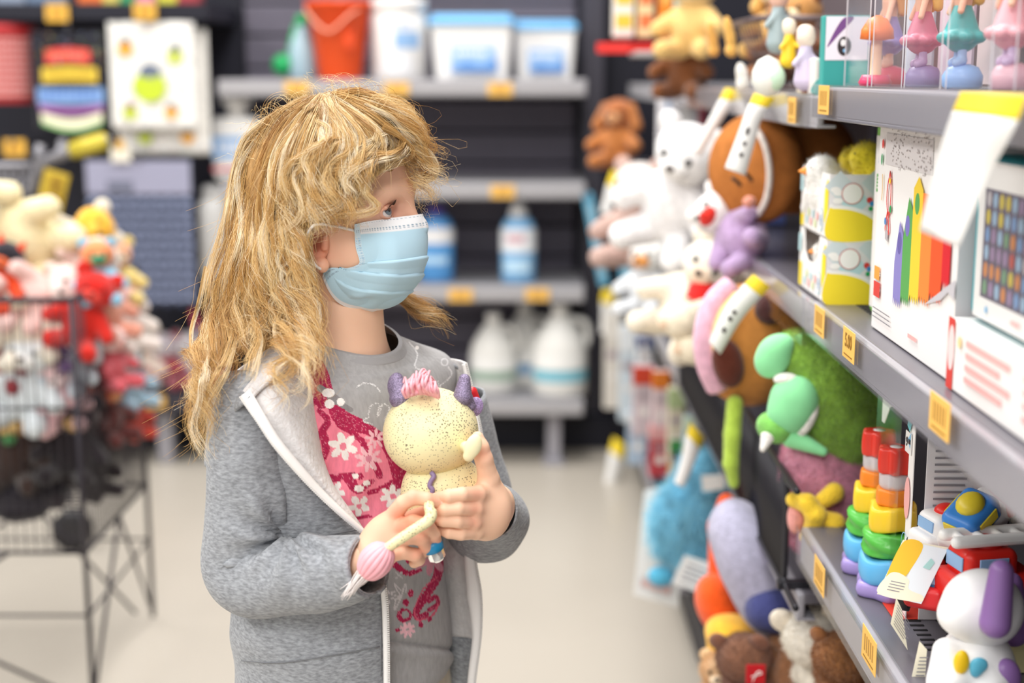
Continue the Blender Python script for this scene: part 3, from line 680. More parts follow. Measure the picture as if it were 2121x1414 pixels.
FLEECE = mat('hoodie_fleece', '#94979c', .92, spec=.15, var=(430, .30), bump=(600, .35, .0015), stretch=(.4, .4, 1), sheen=.15)
LIN = mat('hoodie_lining', '#d9d6d6', .95, spec=.1, var=(120, .06), bump=(230, .7, .003), sheen=.3)
ZIPM = mat('zip_tape', '#efedec', .6, bump=(600, .2, .0006))
HOOD = tag(thing('hooded_jacket', None, None), None); HOOD.parent = GIRL; HOOD['label'] = 'heather grey hooded jacket with pale fleece lining'
def cloth_part(name, P, m, parent, th_=.002, closev=False, off=-1, seed=0, amp=.0012, m2=None, flip=False):
    nu_, nv_ = P.shape[:2]; Vx = P.reshape(-1, 3)
    n_ = np.cross(np.gradient(P, axis=1), np.gradient(P, axis=0)).reshape(-1, 3); n_ /= np.linalg.norm(n_, axis=1)[:, None] + 1e-9
    Vx = Vx + n_ * (vnoise(Vx, 70, seed) * amp)[:, None]
    o = mk(name, Vx - np.array(GIRL.location), gridfaces(nu_, nv_, closev=closev, flip=flip), [m, m2] if m2 else m, parent, True)
    q = o.modifiers.new('s', 'SOLIDIFY'); q.thickness = th_; q.offset = off
    if m2: q.material_offset = 1
    return o
# body of the jacket: open ring shells, edge found from the zip line
HBR = [(722, 772, .004, .128, .070), (724, 800, .003, .146, .080), (722, 870, .0, .142, .087), (718, 1000, 0, .134, .096), (722, 1110, 0, .134, .102), (728, 1190, 0, .136, .108), (736, 1300, 0, .139, .114), (738, 1410, 0, .138, .112), (738, 1480, 0, .135, .108), (738, 1500, 0, .128, .102)]
zx = [(772, 470), (820, 500), (910, 560), (1010, 642), (1065, 702), (1110, 750), (1150, 780), (1200, 800), (1300, 803), (1510, 806)]
nrw = 110; HR = rows_interp(HBR, nrw); sh_rows = []
for r in HR:
    c = G(*r[:3]); ts = np.linspace(R(-20), R(120), 240); pp = proj(ring(c, r[3], r[4], ts)); k = np.interp(r[1], *zip(*zx))
    py_shift = pp[:, 1] - r[1]; kx = np.interp(r[1] + py_shift, *zip(*zx))
    ok = np.where(pp[:, 0] >= kx)[0]; t1 = ts[ok[0]] if len(ok) else R(120)
    sh_rows.append(ring(c, r[3], r[4], np.linspace(t1, R(-212), 90)))
Pb = np.stack(sh_rows); pq = proj(Pb.reshape(-1, 3)); fb = .0022 * np.sin(pq[:, 1] / 26 + 1.2 * np.sin(pq[:, 0] / 60)) * np.exp(-((pq[:, 1] - 1330) / 90) ** 2)
cb = np.repeat(np.stack([G(*r[:3]) for r in HR]), 90, 0); rb_ = Pb.reshape(-1, 3) - cb; rb_[:, 2] = 0; rb_ /= np.linalg.norm(rb_, axis=1)[:, None]
Pb = (Pb.reshape(-1, 3) + rb_ * fb[:, None]).reshape(Pb.shape)
cloth_part('jacket_body', Pb, FLEECE, HOOD, .0025, m2=LIN, seed=4, amp=.0025, off=-1)
# sleeves
def sleeve(name, pts, nring, seed, amp, fold=None, m2=None):
    A = cr(np.array([(*G(x, y, d), r) for x, y, d, r in pts]), nring); T, N1, B1 = frames(A[:, :3]); a = np.linspace(0, 2 * pi, 72, endpoint=False)
    P_ = A[:, None, :3] + (N1[:, None] * np.cos(a)[None, :, None] + B1[:, None] * np.sin(a)[None, :, None]) * A[:, 3][:, None, None]
    if fold is not None:
        n_ = P_ - A[:, None, :3]; n_ = n_ / np.linalg.norm(n_, axis=2, keepdims=True); P_ = P_ + n_ * fold(P_.reshape(-1, 3)).reshape(P_.shape[:2])[..., None]
    return cloth_part(name, P_, FLEECE, HOOD, .0022, closev=True, seed=seed, amp=amp, m2=m2)
def fold_r(P_):
    q = proj(P_); dx, dy = q[:, 0] - 592, q[:, 1] - 1108; an = np.arctan2(dy, -dx); r_ = np.hypot(dx, dy)
    f = .0056 * np.sin(an * 8.5 + r_ / 60) * np.exp(-((r_ - 45) / 55) ** 2) + .002 * np.sin(an * 5 + 1) * np.exp(-((r_ - 110) / 60) ** 2)
    f += .0034 * np.sin((q[:, 1] * 1.0 + q[:, 0] * .25) / 24 + 2) * np.exp(-((q[:, 1] - 1010) / 80) ** 2) * np.exp(-((q[:, 0] - 540) / 50) ** 2)
    f += .0026 * np.sin((q[:, 0] - .5 * q[:, 1]) / 15) * np.exp(-((q[:, 0] - 680) / 60) ** 2 - ((q[:, 1] - 1190) / 60) ** 2)
    return f
sleeve('sleeve', [(520, 800, -.070, .030), (515, 832, -.080, .040), (518, 920, -.090, .0415), (517, 1010, -.096, .043), (508, 1100, -.098, .041), (503, 1165, -.100, .0405), (530, 1195, -.112, .040), (590, 1196, -.130, .0375), (660, 1188, -.148, .0375), (722, 1176, -.162, .0335), (756, 1171, -.168, .030), (764, 1170, -.170, .0285)], 120, 8, .0016, fold_r)
sleeve('sleeve', [(930, 830, .075, .040), (965, 960, .085, .042), (990, 1070, .078, .042), (1012, 1088, .045, .040), (1024, 1072, .0, .0365), (1020, 1062, -.035, .0315), (1017, 1058, -.052, .0295)], 70, 9, .0022)
# right lapel folded open to its lining
LZ = -.012
lap_c = [[(498, 822, -.115), (540, 772, -.100), (592, 738, -.070), (642, 742, -.042)], [(530, 868, -.134), (580, 832, -.128), (628, 802, -.098), (657, 812, -.064)], [(565, 920, -.140), (608, 890, -.136), (645, 872, -.112), (664, 882, -.075)],
         [(612, 975, -.138), (642, 950, -.136), (664, 942, -.115), (672, 952, -.085)], [(657, 1022, -.132), (676, 1008, -.132), (692, 1002, -.118), (696, 1010, -.098)], [(706, 1067, -.126), (716, 1060, -.128), (728, 1060, -.121), (734, 1064, -.108)], [(756, 1108, -.118), (758, 1108, -.118), (761, 1109, -.115), (764, 1110, -.112)]]
Pl = patch([[G(x, y, d + LZ) for x, y, d in r] for r in lap_c], 90, 50)
cloth_part('lapel', Pl, LIN, HOOD, .003, seed=11, amp=.0022, flip=True)
# hood behind the neck
hd = [[(424, 965, .025), (437, 968, -.01), (452, 955, -.045), (462, 930, -.06)], [(426, 880, .02), (434, 870, -.03), (452, 858, -.08), (486, 856, -.120)], [(428, 836, .02), (442, 820, -.04), (478, 810, -.095), (514, 828, -.138)], [(452, 806, .03), (474, 788, -.03), (512, 772, -.085), (540, 800, -.132)],
      [(500, 760, .045), (520, 748, -.02), (550, 735, -.07), (580, 768, -.122)], [(560, 725, .06), (580, 715, .0), (605, 708, -.045), (622, 742, -.09)], [(640, 700, .075), (650, 695, .04), (655, 695, .0), (652, 720, -.05)]]
Ph = patch([[G(*p) for p in r] for r in hd], 90, 50)
cloth_part('hood_rim', Ph[:34], FLEECE, HOOD, .003, seed=12, amp=.002); cloth_part('hood_lining', Ph[30:], LIN, HOOD, .003, seed=13, amp=.002)
# left front panel, lining outwards, and its zip
lp = [[(900, 742, .075), (930, 742, .07), (952, 746, .062), (966, 752, .050)], [(915, 800, .08), (942, 805, .072), (965, 812, .062), (982, 820, .046)], [(930, 900, .075), (955, 905, .066), (982, 915, .055), (1002, 925, .036)], [(925, 1020, .07), (955, 1020, .06), (985, 1025, .05), (1006, 1030, .032)],
      [(915, 1120, .065), (940, 1122, .055), (965, 1128, .046), (984, 1136, .030)], [(912, 1220, .062), (938, 1222, .05), (968, 1226, .04), (995, 1232, .024)], [(910, 1312, .06), (934, 1312, .05), (965, 1314, .038), (990, 1318, .022)], [(908, 1410, .06), (930, 1410, .05), (958, 1412, .038), (982, 1414, .022)], [(908, 1500, .06), (930, 1500, .05), (955, 1502, .038), (976, 1504, .022)]]
Pp = patch([[G(*p) for p in r] for r in lp], 120, 44); kk = int(120 * 6 / 8)
cloth_part('lapel', Pp[:kk + 1], LIN, HOOD, .0028, seed=15, amp=.0018); cloth_part('hem_facing', Pp[kk:], FLEECE, HOOD, .003, seed=15, amp=.0018)
def zipper(line, wd, shift, side):
    "tape strip + row of teeth along px polyline; wd px width list"
    n = 140; A = cr(np.array(line, float), n); W = np.interp(np.linspace(0, 1, n), np.linspace(0, 1, len(wd)), wd)
    d = np.gradient(A[:, :2], axis=0); nn = np.stack([-d[:, 1], d[:, 0]], 1); nn /= np.linalg.norm(nn, axis=1)[:, None]
    P_ = np.stack([np.stack([G(A[i, 0] + nn[i, 0] * W[i] * s * side, A[i, 1] + nn[i, 1] * W[i] * s * side, A[i, 2] - .0015 * sin(pi * s)) for i in range(n)]) for s in (0, .33, .66, 1)], 1)
    z = cloth_part('zipper', P_, ZIPM, HOOD, .0016, seed=17, amp=.0003)
    b = MB(); E0 = P_[:, 0]; seg = np.linalg.norm(np.diff(E0, axis=0), axis=1); s_ = np.concatenate([[0], np.cumsum(seg)]); m_ = int(s_[-1] / .0022)
    for k in range(m_):
        p = np.array([np.interp(k * .0022, s_, E0[:, j]) for j in range(3)]); b.box(p + (0, -.0008, 0), (.0022, .0022, .0013))
    t_ = b.build('zip_teeth', mat('zip_teeth', '#dcdad8', .4), z); t_.location = -np.array(GIRL.location); t_['kind'] = 'stuff'
zipper([(498, 822, -.1315), (530, 868, -.1505), (565, 920, -.1565), (612, 975, -.1545), (657, 1022, -.1485), (706, 1067, -.1425), (758, 1110, -.134)], [26, 21, 19, 17, 14, 11, 7], 0, -1)
zipper([(770, 1140, -.14), (792, 1185, -.134), (802, 1240, -.131), (805, 1320, -.132), (806, 1420, -.132), (806, 1500, -.13)], [6, 11, 12, 12, 12, 12], 0, 1)
zipper([(966, 752, .046), (982, 820, .042), (1003, 925, .032), (1007, 1030, .028), (985, 1136, .026), (997, 1232, .019), (996, 1318, .017), (984, 1414, .017), (978, 1500, .017)], [10, 14, 16, 16, 22, 30, 18, 16, 16], 0, 1)
# seams of the pocket and hem
def seam(pts, dy_off=0):
    b = MB(); q = []
    for x, y in cr(np.array(pts, float), 40):
        best = np.argmin(np.abs(pq[:, 0] - x) + np.abs(pq[:, 1] - y) + 1e3 * (Pb.reshape(-1, 3)[:, 1] > YG - .02)); p = Pb.reshape(-1, 3)[best]; q.append(G(x, y, p[1] - YG - .0030))
    q = np.array(q); q[1:-1] = (q[:-2] + q[1:-1] + q[2:]) / 3; b.tube(q, .0006, 5); b.build('seam', mat('seam_grey', '#75777c', .9), HOOD).location = -np.array(GIRL.location)
seam([(602, 1112), (650, 1112), (700, 1104), (745, 1096)]); seam([(500, 1368), (580, 1372), (680, 1358), (786, 1338)]); seam([(787, 1200), (790, 1280), (789, 1400)])
# trousers and shoes
tb = [E(HIP + (0, 0, -.005), (.082, .106, .075), TM, .03)]
for s in (-1, 1):
    h0 = HIP + TR * s * .048 + (0, 0, -.05); kn = np.array((h0[0] + TF[0] * .01 + TR[0] * s * .008, h0[1] + TF[1] * .01, .315)); an = np.array((h0[0] + TR[0] * s * .012, h0[1] + TR[1] * s * .012, .075)); tb += CH([(h0, .07), (kn, .052), (an, .045)], .02)
v, f = sculpt(tb, .005, lambda P_: .002 * vnoise(P_, 60, 21), 1); mk('trousers', v, f, cloth('#cfc4b0'), GIRL, world=True)
for s in (-1, 1):
    an = HIP + TR * s * .06; an = np.array((an[0], an[1], .035)); v, f = sculpt([K(an + (0, 0, .02), an + TF * .085 + (0, 0, -.005), .036, .03, .02), K(an + (0, 0, .04), an + (0, 0, .07), .036, .036, .02)], .004)
    v[:, 2] = np.maximum(v[:, 2], .001); mk('shoe', v, f, cloth('#e4e2e0'), GIRL, world=True)

# ================================================================ TOY IN HER HANDS
DD = -.110
def dollm():
    m = mat('doll_vinyl', '#ece3b2', .45, spec=.4); nt = m.node_tree; N = nt.nodes; Ln = nt.links
    tc = N.new('ShaderNodeTexCoord'); vo = N.new('ShaderNodeTexVoronoi'); vo.inputs['Scale'].default_value = 420; vo.inputs['Randomness'].default_value = .8; Ln.new(tc.outputs['Object'], vo.inputs['Vector'])
    nz = N.new('ShaderNodeTexNoise'); nz.inputs['Scale'].default_value = 28; Ln.new(tc.outputs['Object'], nz.inputs['Vector'])
    mr = N.new('ShaderNodeMapRange'); mr.inputs[1].default_value = .30; mr.inputs[2].default_value = .66; mr.inputs[3].default_value = .13; mr.inputs[4].default_value = .33; Ln.new(nz.outputs[0], mr.inputs[0])
    lt = N.new('ShaderNodeMath'); lt.operation = 'LESS_THAN'; Ln.new(vo.outputs['Distance'], lt.inputs[0]); Ln.new(mr.outputs[0], lt.inputs[1])
    mx = N.new('ShaderNodeMix'); mx.data_type = 'RGBA'; mx.inputs[6].default_value = (*lin('#efe6b6'), 1); mx.inputs[7].default_value = (*lin('#6b6450'), 1); Ln.new(lt.outputs[0], mx.inputs[0]); Ln.new(mx.outputs[2], N['Principled BSDF'].inputs['Base Color']); return m
DV = dollm(); DP = G(895, 890, DD)
DOLL = thing('toy_figure', 'cream speckled vinyl toy with pink tuft and violet horns, held in both hands', 'toy', DP)
GLV = mat('glitter_violet', '#8b7f9c', .3, metal=.35, var=(900, .6), bump=(1200, .8, .001)); PINKH = mat('pink_tuft', '#f4b3bd', .55, spec=.4, var=(40, .1))
blob('head', [E(G(894, 890, DD), (.0452, .043, .0415), None), E(G(888, 905, DD), (.042, .041, .036), None, .01)], .0013, DV, DOLL, True, smooth=1)
blob('body', [E(G(916, 1002, DD), (.036, .032, .030), None), E(G(902, 1040, DD - .002), (.031, .030, .032), None, .02), K(G(960, 985, DD), G(975, 1015, DD - .006), .012, .012, .012), K(G(890, 1075, DD), G(884, 1088, DD - .003), .014, .013, .01)], .0014, DV, DOLL, True, smooth=1)
blob('ear', [E(G(980, 924, -.1605), (.0078, .0045, .0120), rotm(0, 20, 0)), E(G(971, 944, -.158), (.0055, .0045, .0055), None, .003), K(G(968, 925, -.155), G(955, 925, -.118), .005, .006, .003)], .0008, mat('doll_cream', '#efe7bd', .45), DOLL, True)
blob('ear', [E(G(806, 905, DD + .01), (.006, .005, .012), None)], .0008, mat('doll_cream', '#efe7bd', .45), DOLL, True)
blob('horn', [K(G(832, 822, DD - .004), G(822, 785, DD), .0125, .0065, .004), E(G(813, 800, DD), (.005, .005, .010), None, .002)], .0008, GLV, DOLL, True, label='violet glitter horn')
blob('horn', [K(G(958, 822, DD - .004), G(962, 786, DD), .0095, .0058, .004), K(G(967, 825, DD), G(973, 840, DD), .006, .006, .003)], .0008, GLV, DOLL, True, label='violet glitter horn')
blob('wing', [E(G(984, 842, DD + .012), (.008, .003, .010), rotm(0, 15, 0))], .0008, mat('glitter_lilac', '#a18cb8', .4, var=(900, .6)), DOLL, True)
blob('bow', [K(G(978, 812, DD + .02), G(986, 826, DD + .02), .0055, .004)], .0008, plas('#d8232b'), DOLL, True, label='small red bow end')
b = MB()
for i in range(34):
    t = i / 33; x0, y0 = 842 + 66 * t, 822 - 8 * sin(pi * t); x1 = 842 + 62 * t + rng.normal() * 6; y1 = 774 + 26 * abs(t - .45) + rng.normal() * 5
    b.tube(cr([G(x0, y0, DD - .028 + rng.normal() * .003), G(x0 - 8 + 6 * sin(i), (y0 + y1) / 2, DD - .034 + rng.normal() * .006), G(x1, y1, DD - .02 + rng.normal() * .008), G(x1 + 12 * sin(i * 1.7), y1 + 12, DD - .018)], 12), np.linspace(.0024, .0006, 12), 5)
b.build('hair_tuft', PINKH, DOLL, world=True)
b = MB(); b.tube(cr([G(893, 978, DD - .031), G(899, 986, DD - .033), G(893, 996, DD - .034), G(890, 1006, DD - .035), G(896, 1014, DD - .036), G(893, 1024, DD - .036)], 24), .0024, 8); b.build('back_ridge', plas('#8d7aa0'), DOLL, world=True, label='violet scalloped ridge')
b = MB(); b.tube(cr([G(888, 1030, -.150), G(889, 1052, -.192), G(893, 1066, -.200), G(884, 1080, -.203), G(850, 1102, -.205), G(806, 1132, -.205), G(796, 1140, -.204)], 40), np.concatenate([np.linspace(.0052, .0048, 10), np.linspace(.0058, .0044, 30)]), 14); b.build('tail', DV, DOLL, world=True)
TU = G(800, 1134, -.204); TV = G(770, 1172, -.204) - TU; TV /= np.linalg.norm(TV); TS = np.cross(TV, (0, -1, 0)); TN = np.cross(TS, TV)
b = MB()
for i in range(16):
    a = 2 * pi * i / 16; o_ = TS * cos(a) + TN * sin(a)
    b.tube(cr([TU - TV * .002, TU + TV * .004 + o_ * .009, TU + TV * .016 + o_ * .0125, TU + TV * .028 + o_ * .0095, TU + TV * .034 + o_ * .005], 14), [.0022, .0026, .003, .0034, .0036, .0037, .0037, .0036, .0034, .003, .0027, .0022, .0017, .001], 7)
b.build('tail_tuft', PINKH, DOLL, world=True)
b = MB()
for i in range(70):
    a = rng.uniform(0, 2 * pi); o_ = TS * cos(a) + TN * sin(a); r_ = rng.uniform(.4, 1); l_ = rng.uniform(.040, .062)
    b.tube(cr([TU + TV * .012 + o_ * .0115 * r_, TU + TV * .028 + o_ * .009 * r_, TU + TV * l_ * .8 + o_ * .006 * r_ + TS * .001 + rng.normal(size=3) * .0008, TU + TV * l_ + o_ * .004 * r_ + TS * .003 + (0, 0, -.004) + rng.normal(size=3) * .0015], 9), np.linspace(.0011, .0002, 9), 4)
b.build('tail_wisps', mat('white_wisps', '#f3ebe9', .6), DOLL, world=True)
# small blue cap with clear gem between the fingers
t = thing('small_toy_capsule', 'small blue capped clear capsule pinched under the fingers of the near hand', 'toy', G(896, 1130, -.168))
b = MB(); b.lathe([(.002, .007), (.0095, .006), (.0105, .001), (.0100, -.004), (.008, -.005)], n=20); b.M = None; b.build('cap', plas('#1f86b8'), t)
b = MB(); b.lathe([(.0088, -.004), (.0085, -.013), (.0055, -.016)], n=10); b.build('capsule', mat('clear_gem', '#f2f4f4', .08, trans=.7, ior=1.4), t, smooth=False)
t.rotation_euler = (R(10), R(-18), 0)
# ================================================================ HAIR
HAIRM = mat('blond_hair', '#dcb878', .38, spec=.55, vcol=True)
def sdep(x, y, lift):
    "depth of the hair surface on the camera side"
    x, y = np.asarray(x, float), np.asarray(y, float)
    top = -.078 * np.sqrt(np.clip(1 - ((x - 695) / 172) ** 2 - ((y - 395) / 192) ** 2, 0, 1))
    low = -.074 * np.sqrt(np.clip(1 - ((x - 668) / 200) ** 2, 0, 1))
    s = np.clip((y - 400) / 120, 0, 1); s = s * s * (3 - 2 * s); b = top * (1 - s) + np.minimum(low, top) * s
    k = np.clip((y - 640) / 130, 0, 1); tgt = np.where(x > 515, -.152, -.118); b = b * (1 - k) + np.minimum(b, tgt) * k
    return b - lift
def gd(pts, lift=.012, dys=None):
    A = cr(np.array(pts, float), 26); l = np.interp(np.linspace(0, 1, 26), [0, .10, .40, 1], [.006, .0115, lift, lift]); d = sdep(A[:, 0], A[:, 1], l)
    if dys is not None: d = np.interp(np.linspace(0, 1, 26), np.linspace(0, 1, len(dys)), dys)
    return np.array([G(A[i, 0], A[i, 1], d[i]) for i in range(26)])
GA = [[(625, 214), (560, 245), (515, 325), (497, 430), (470, 545), (440, 650), (410, 712), (398, 738), (418, 800), (425, 880), (430, 960)], [(638, 208), (575, 242), (530, 330), (505, 430), (480, 540), (455, 640), (424, 720), (405, 775), (420, 840), (425, 900), (440, 975)],
      [(650, 207), (590, 250), (545, 340), (520, 440), (500, 550), (478, 650), (450, 740), (428, 800), (412, 850), (424, 930)], [(660, 206), (605, 255), (560, 345), (540, 450), (522, 560), (505, 650), (488, 712), (470, 752)],
      [(665, 206), (620, 262), (580, 350), (560, 450), (548, 560), (535, 636), (522, 690), (508, 732)], [(670, 207), (635, 270), (600, 360), (580, 460), (572, 560), (563, 625), (556, 675), (545, 716)], [(676, 208), (650, 290), (625, 380), (605, 460), (596, 540), (590, 610), (582, 665), (578, 712)]]
GB = [[(655, 206), (628, 270), (596, 330), (582, 400), (602, 470), (622, 525), (606, 590), (575, 650), (560, 720), (566, 790)], [(690, 300), (640, 335), (596, 385), (590, 440), (618, 500), (612, 570), (640, 645), (655, 720), (660, 785), (628, 838)],
      [(715, 330), (650, 345), (600, 395), (612, 455), (632, 500), (628, 560), (640, 620), (625, 680), (640, 740), (650, 800)], [(690, 250), (635, 330), (588, 400), (582, 480), (566, 560), (578, 640), (602, 700), (640, 760), (655, 810), (602, 852)],
      [(640, 465), (628, 530), (640, 590), (628, 650), (604, 710), (575, 755), (562, 790), (574, 830)], [(650, 455), (640, 490), (636, 540), (645, 600), (650, 650), (656, 700), (648, 740)]]
GC = [[(690, 200), (760, 222), (822, 262), (846, 304), (832, 326), (792, 340), (758, 366), (750, 408), (736, 438), (706, 452), (662, 462)], [(700, 200), (782, 238), (836, 284), (834, 308), (796, 326), (752, 350), (738, 396), (728, 428), (694, 447), (648, 468)],
      [(684, 203), (742, 238), (796, 288), (784, 325), (738, 350), (722, 390), (716, 430), (680, 452), (642, 470)], [(672, 205), (722, 248), (756, 298), (736, 338), (692, 368), (684, 410), (672, 440), (634, 474)],
      [(662, 207), (702, 258), (706, 310), (664, 348), (650, 400), (642, 450), (618, 500), (604, 560)], [(672, 206), (708, 252), (726, 298), (694, 322), (652, 338), (612, 372), (592, 425), (586, 480)], [(660, 206), (690, 250), (700, 290), (650, 320), (600, 370), (585, 430)]]
GD = [([(740, 204), (820, 228), (866, 268), (887, 308), (894, 345), (876, 372), (852, 366)], [-.02, -.03, -.025, -.015, -.005, .0, .004]), ([(760, 208), (838, 242), (874, 285), (868, 325), (856, 350), (880, 385), (870, 408), (848, 402)], [-.02, -.03, -.02, -.012, -.01, -.012, -.01, -.006]),
      ([(720, 199), (800, 216), (852, 250), (874, 298), (893, 338), (882, 368)], [.0, .0, .005, .01, .012, .015]), ([(710, 197), (770, 200), (830, 222), (862, 258), (850, 290), (826, 276)], [.01, .01, .01, .005, .0, -.005]), ([(700, 198), (740, 192), (800, 212), (848, 268), (862, 318), (846, 345)], [-.01, -.02, -.035, -.035, -.028, -.024])]
GE = [([(740, 560), (790, 598), (840, 620), (882, 648), (915, 675), (941, 714)], [.05, .055, .05, .045, .04, .035]), ([(745, 580), (800, 612), (850, 632), (890, 655), (926, 692)], [.06, .06, .055, .05, .045]), ([(750, 560), (800, 590), (850, 605), (880, 632), (905, 655)], [.065, .07, .07, .065, .06])]
GFp = [([(690, 203), (610, 230), (560, 330), (540, 440), (530, 560), (520, 660), (500, 740)], [.02, .03, .035, .03, .02, .02, .02]), ([(700, 202), (640, 225), (590, 320), (570, 440), (570, 560), (565, 660), (560, 720)], [.03, .06, .075, .07, .06, .06, .07]),
      ([(710, 203), (690, 230), (650, 320), (630, 440), (630, 560), (640, 640), (660, 700)], [.03, .07, .09, .09, .085, .09, .10]), ([(720, 203), (740, 240), (720, 320), (690, 420), (690, 540), (720, 610), (760, 660)], [.03, .07, .09, .09, .085, .08, .08])]
GH = [[(668, 205), (664, 236), (652, 285), (628, 345), (604, 400), (590, 470)], [(676, 204), (680, 236), (680, 290), (655, 335), (622, 380), (600, 430)], [(684, 203), (700, 232), (712, 275), (705, 315), (672, 350), (640, 390)]]
SETS = [([gd(p, .013) for p in GH], 26, 30, .0062, .6, 1), ([gd(p, .014) for p in GA], 80, 36, .0064, .9, 0), ([gd(p, .020) for p in GB], 50, 28, .0056, 1.15, 1), ([gd(p, .017) for p in GC], 76, 30, .0052, 1.0, 1), ([gd(p, 0, d) for p, d in GD], 34, 20, .0060, 1.5, 1), ([gd(p, 0, d) for p, d in GE], 14, 26, .0055, .7, 0), ([gd(p, 0, d) for p, d in GFp], 44, 30, .009, .6, 0)]
NPT = 21; hv, hcx = [], []
DK, MD, LT, PL = [np.array(lin(c)) for c in ('#9c6c38', '#dcae69', '#f3d79f', '#fff2d8')]  # blond strand range, with lit cream tops and brown shadow tones painted in
def strands(guide, n, spread, curl, lightness, ph, wl):
    "one lock of n strands along a 26-point guide"
    P_ = cr(guide, NPT); T, A, B = frames(P_); u = np.linspace(0, 1, NPT); ln_ = np.linalg.norm(np.diff(P_, axis=0), axis=1).sum(); w_ = ln_ / wl * 6.28; tl = rng.uniform(.66, 1.0)
    wav = curl * .0075 * np.clip((u - .10) * 1.8, 0, 1) * (1 + .5 * u); l_c = np.clip(rng.normal(lightness, .22), 0, 1)
    for k in range(n):
        fly = rng.random() < .07; r_ = spread * rng.random() ** .8; a = rng.uniform(0, 6.28); o1, o2 = r_ * cos(a), r_ * sin(a); p2 = ph + rng.normal() * (.9 if fly else .28)
        prof = .66 - .30 * u + .30 * np.exp(-((u - .0) / .2) ** 2) + .16 * np.sin(w_ * u * .5 + ph * 2) + (1.2 * u ** 2 if fly else 0); amp = wav * (rng.uniform(1.2, 2.6) if fly else rng.uniform(.8, 1.2)); jt = rng.normal(size=3) * .004 * (2.2 if fly else 1)
        Q = P_ + A * (o1 * prof + amp * np.sin(w_ * u + p2))[:, None] + B * (o2 * prof + amp * .8 * np.cos(w_ * u + p2))[:, None] + jt * (u ** 2)[:, None]
        cut = tl * rng.uniform(.82, 1.0) if not fly else rng.uniform(.5, 1.); Q = cr(Q, NPT) if cut > .99 else np.stack([np.interp(u * cut, u, Q[:, i]) for i in range(3)], 1)
        hv.append(Q); c_ = np.clip(l_c + rng.normal() * .12, 0, 1); cc = DK + (MD - DK) * min(1, c_ * 2.5) if c_ < .4 else (MD + (LT - MD) * (c_ - .4) / .35 if c_ < .75 else LT + (PL - LT) * (c_ - .75) / .25); hcx.append(cc)
for gs, nl, ns_, sp, cu, bright in SETS:
    for i in range(nl):
        j = rng.integers(0, len(gs) - 1); f = rng.random(); g = gs[j] * (1 - f) + gs[j + 1] * f
        d = np.array((0, -1, 0)) * rng.uniform(-.012, .004) if rng.random() < .6 else np.zeros(3)
        g = g + d * np.linspace(.2, 1, 26)[:, None] + rng.normal(size=3) * np.linspace(.001, .005, 26)[:, None]
        strands(g, ns_, sp * rng.uniform(.5, 1.1), cu * rng.uniform(.6, 1.3), (.60 if bright else .48) + (.18 if rng.random() < .25 else 0) - (.28 if rng.random() < .25 else 0), 2.1 * (j + f) + rng.normal() * .5 + (1.7 if rng.random() < .25 else 0), rng.uniform(.068, .092) * (.8 if bright else 1.1))
Z = lambda pts: [(380 + x / 2.668, 170 + y / 2.668) for x, y in pts]
Z2 = lambda pts: [(380 + x / 1.827, 640 + y / 1.827) for x, y in pts]
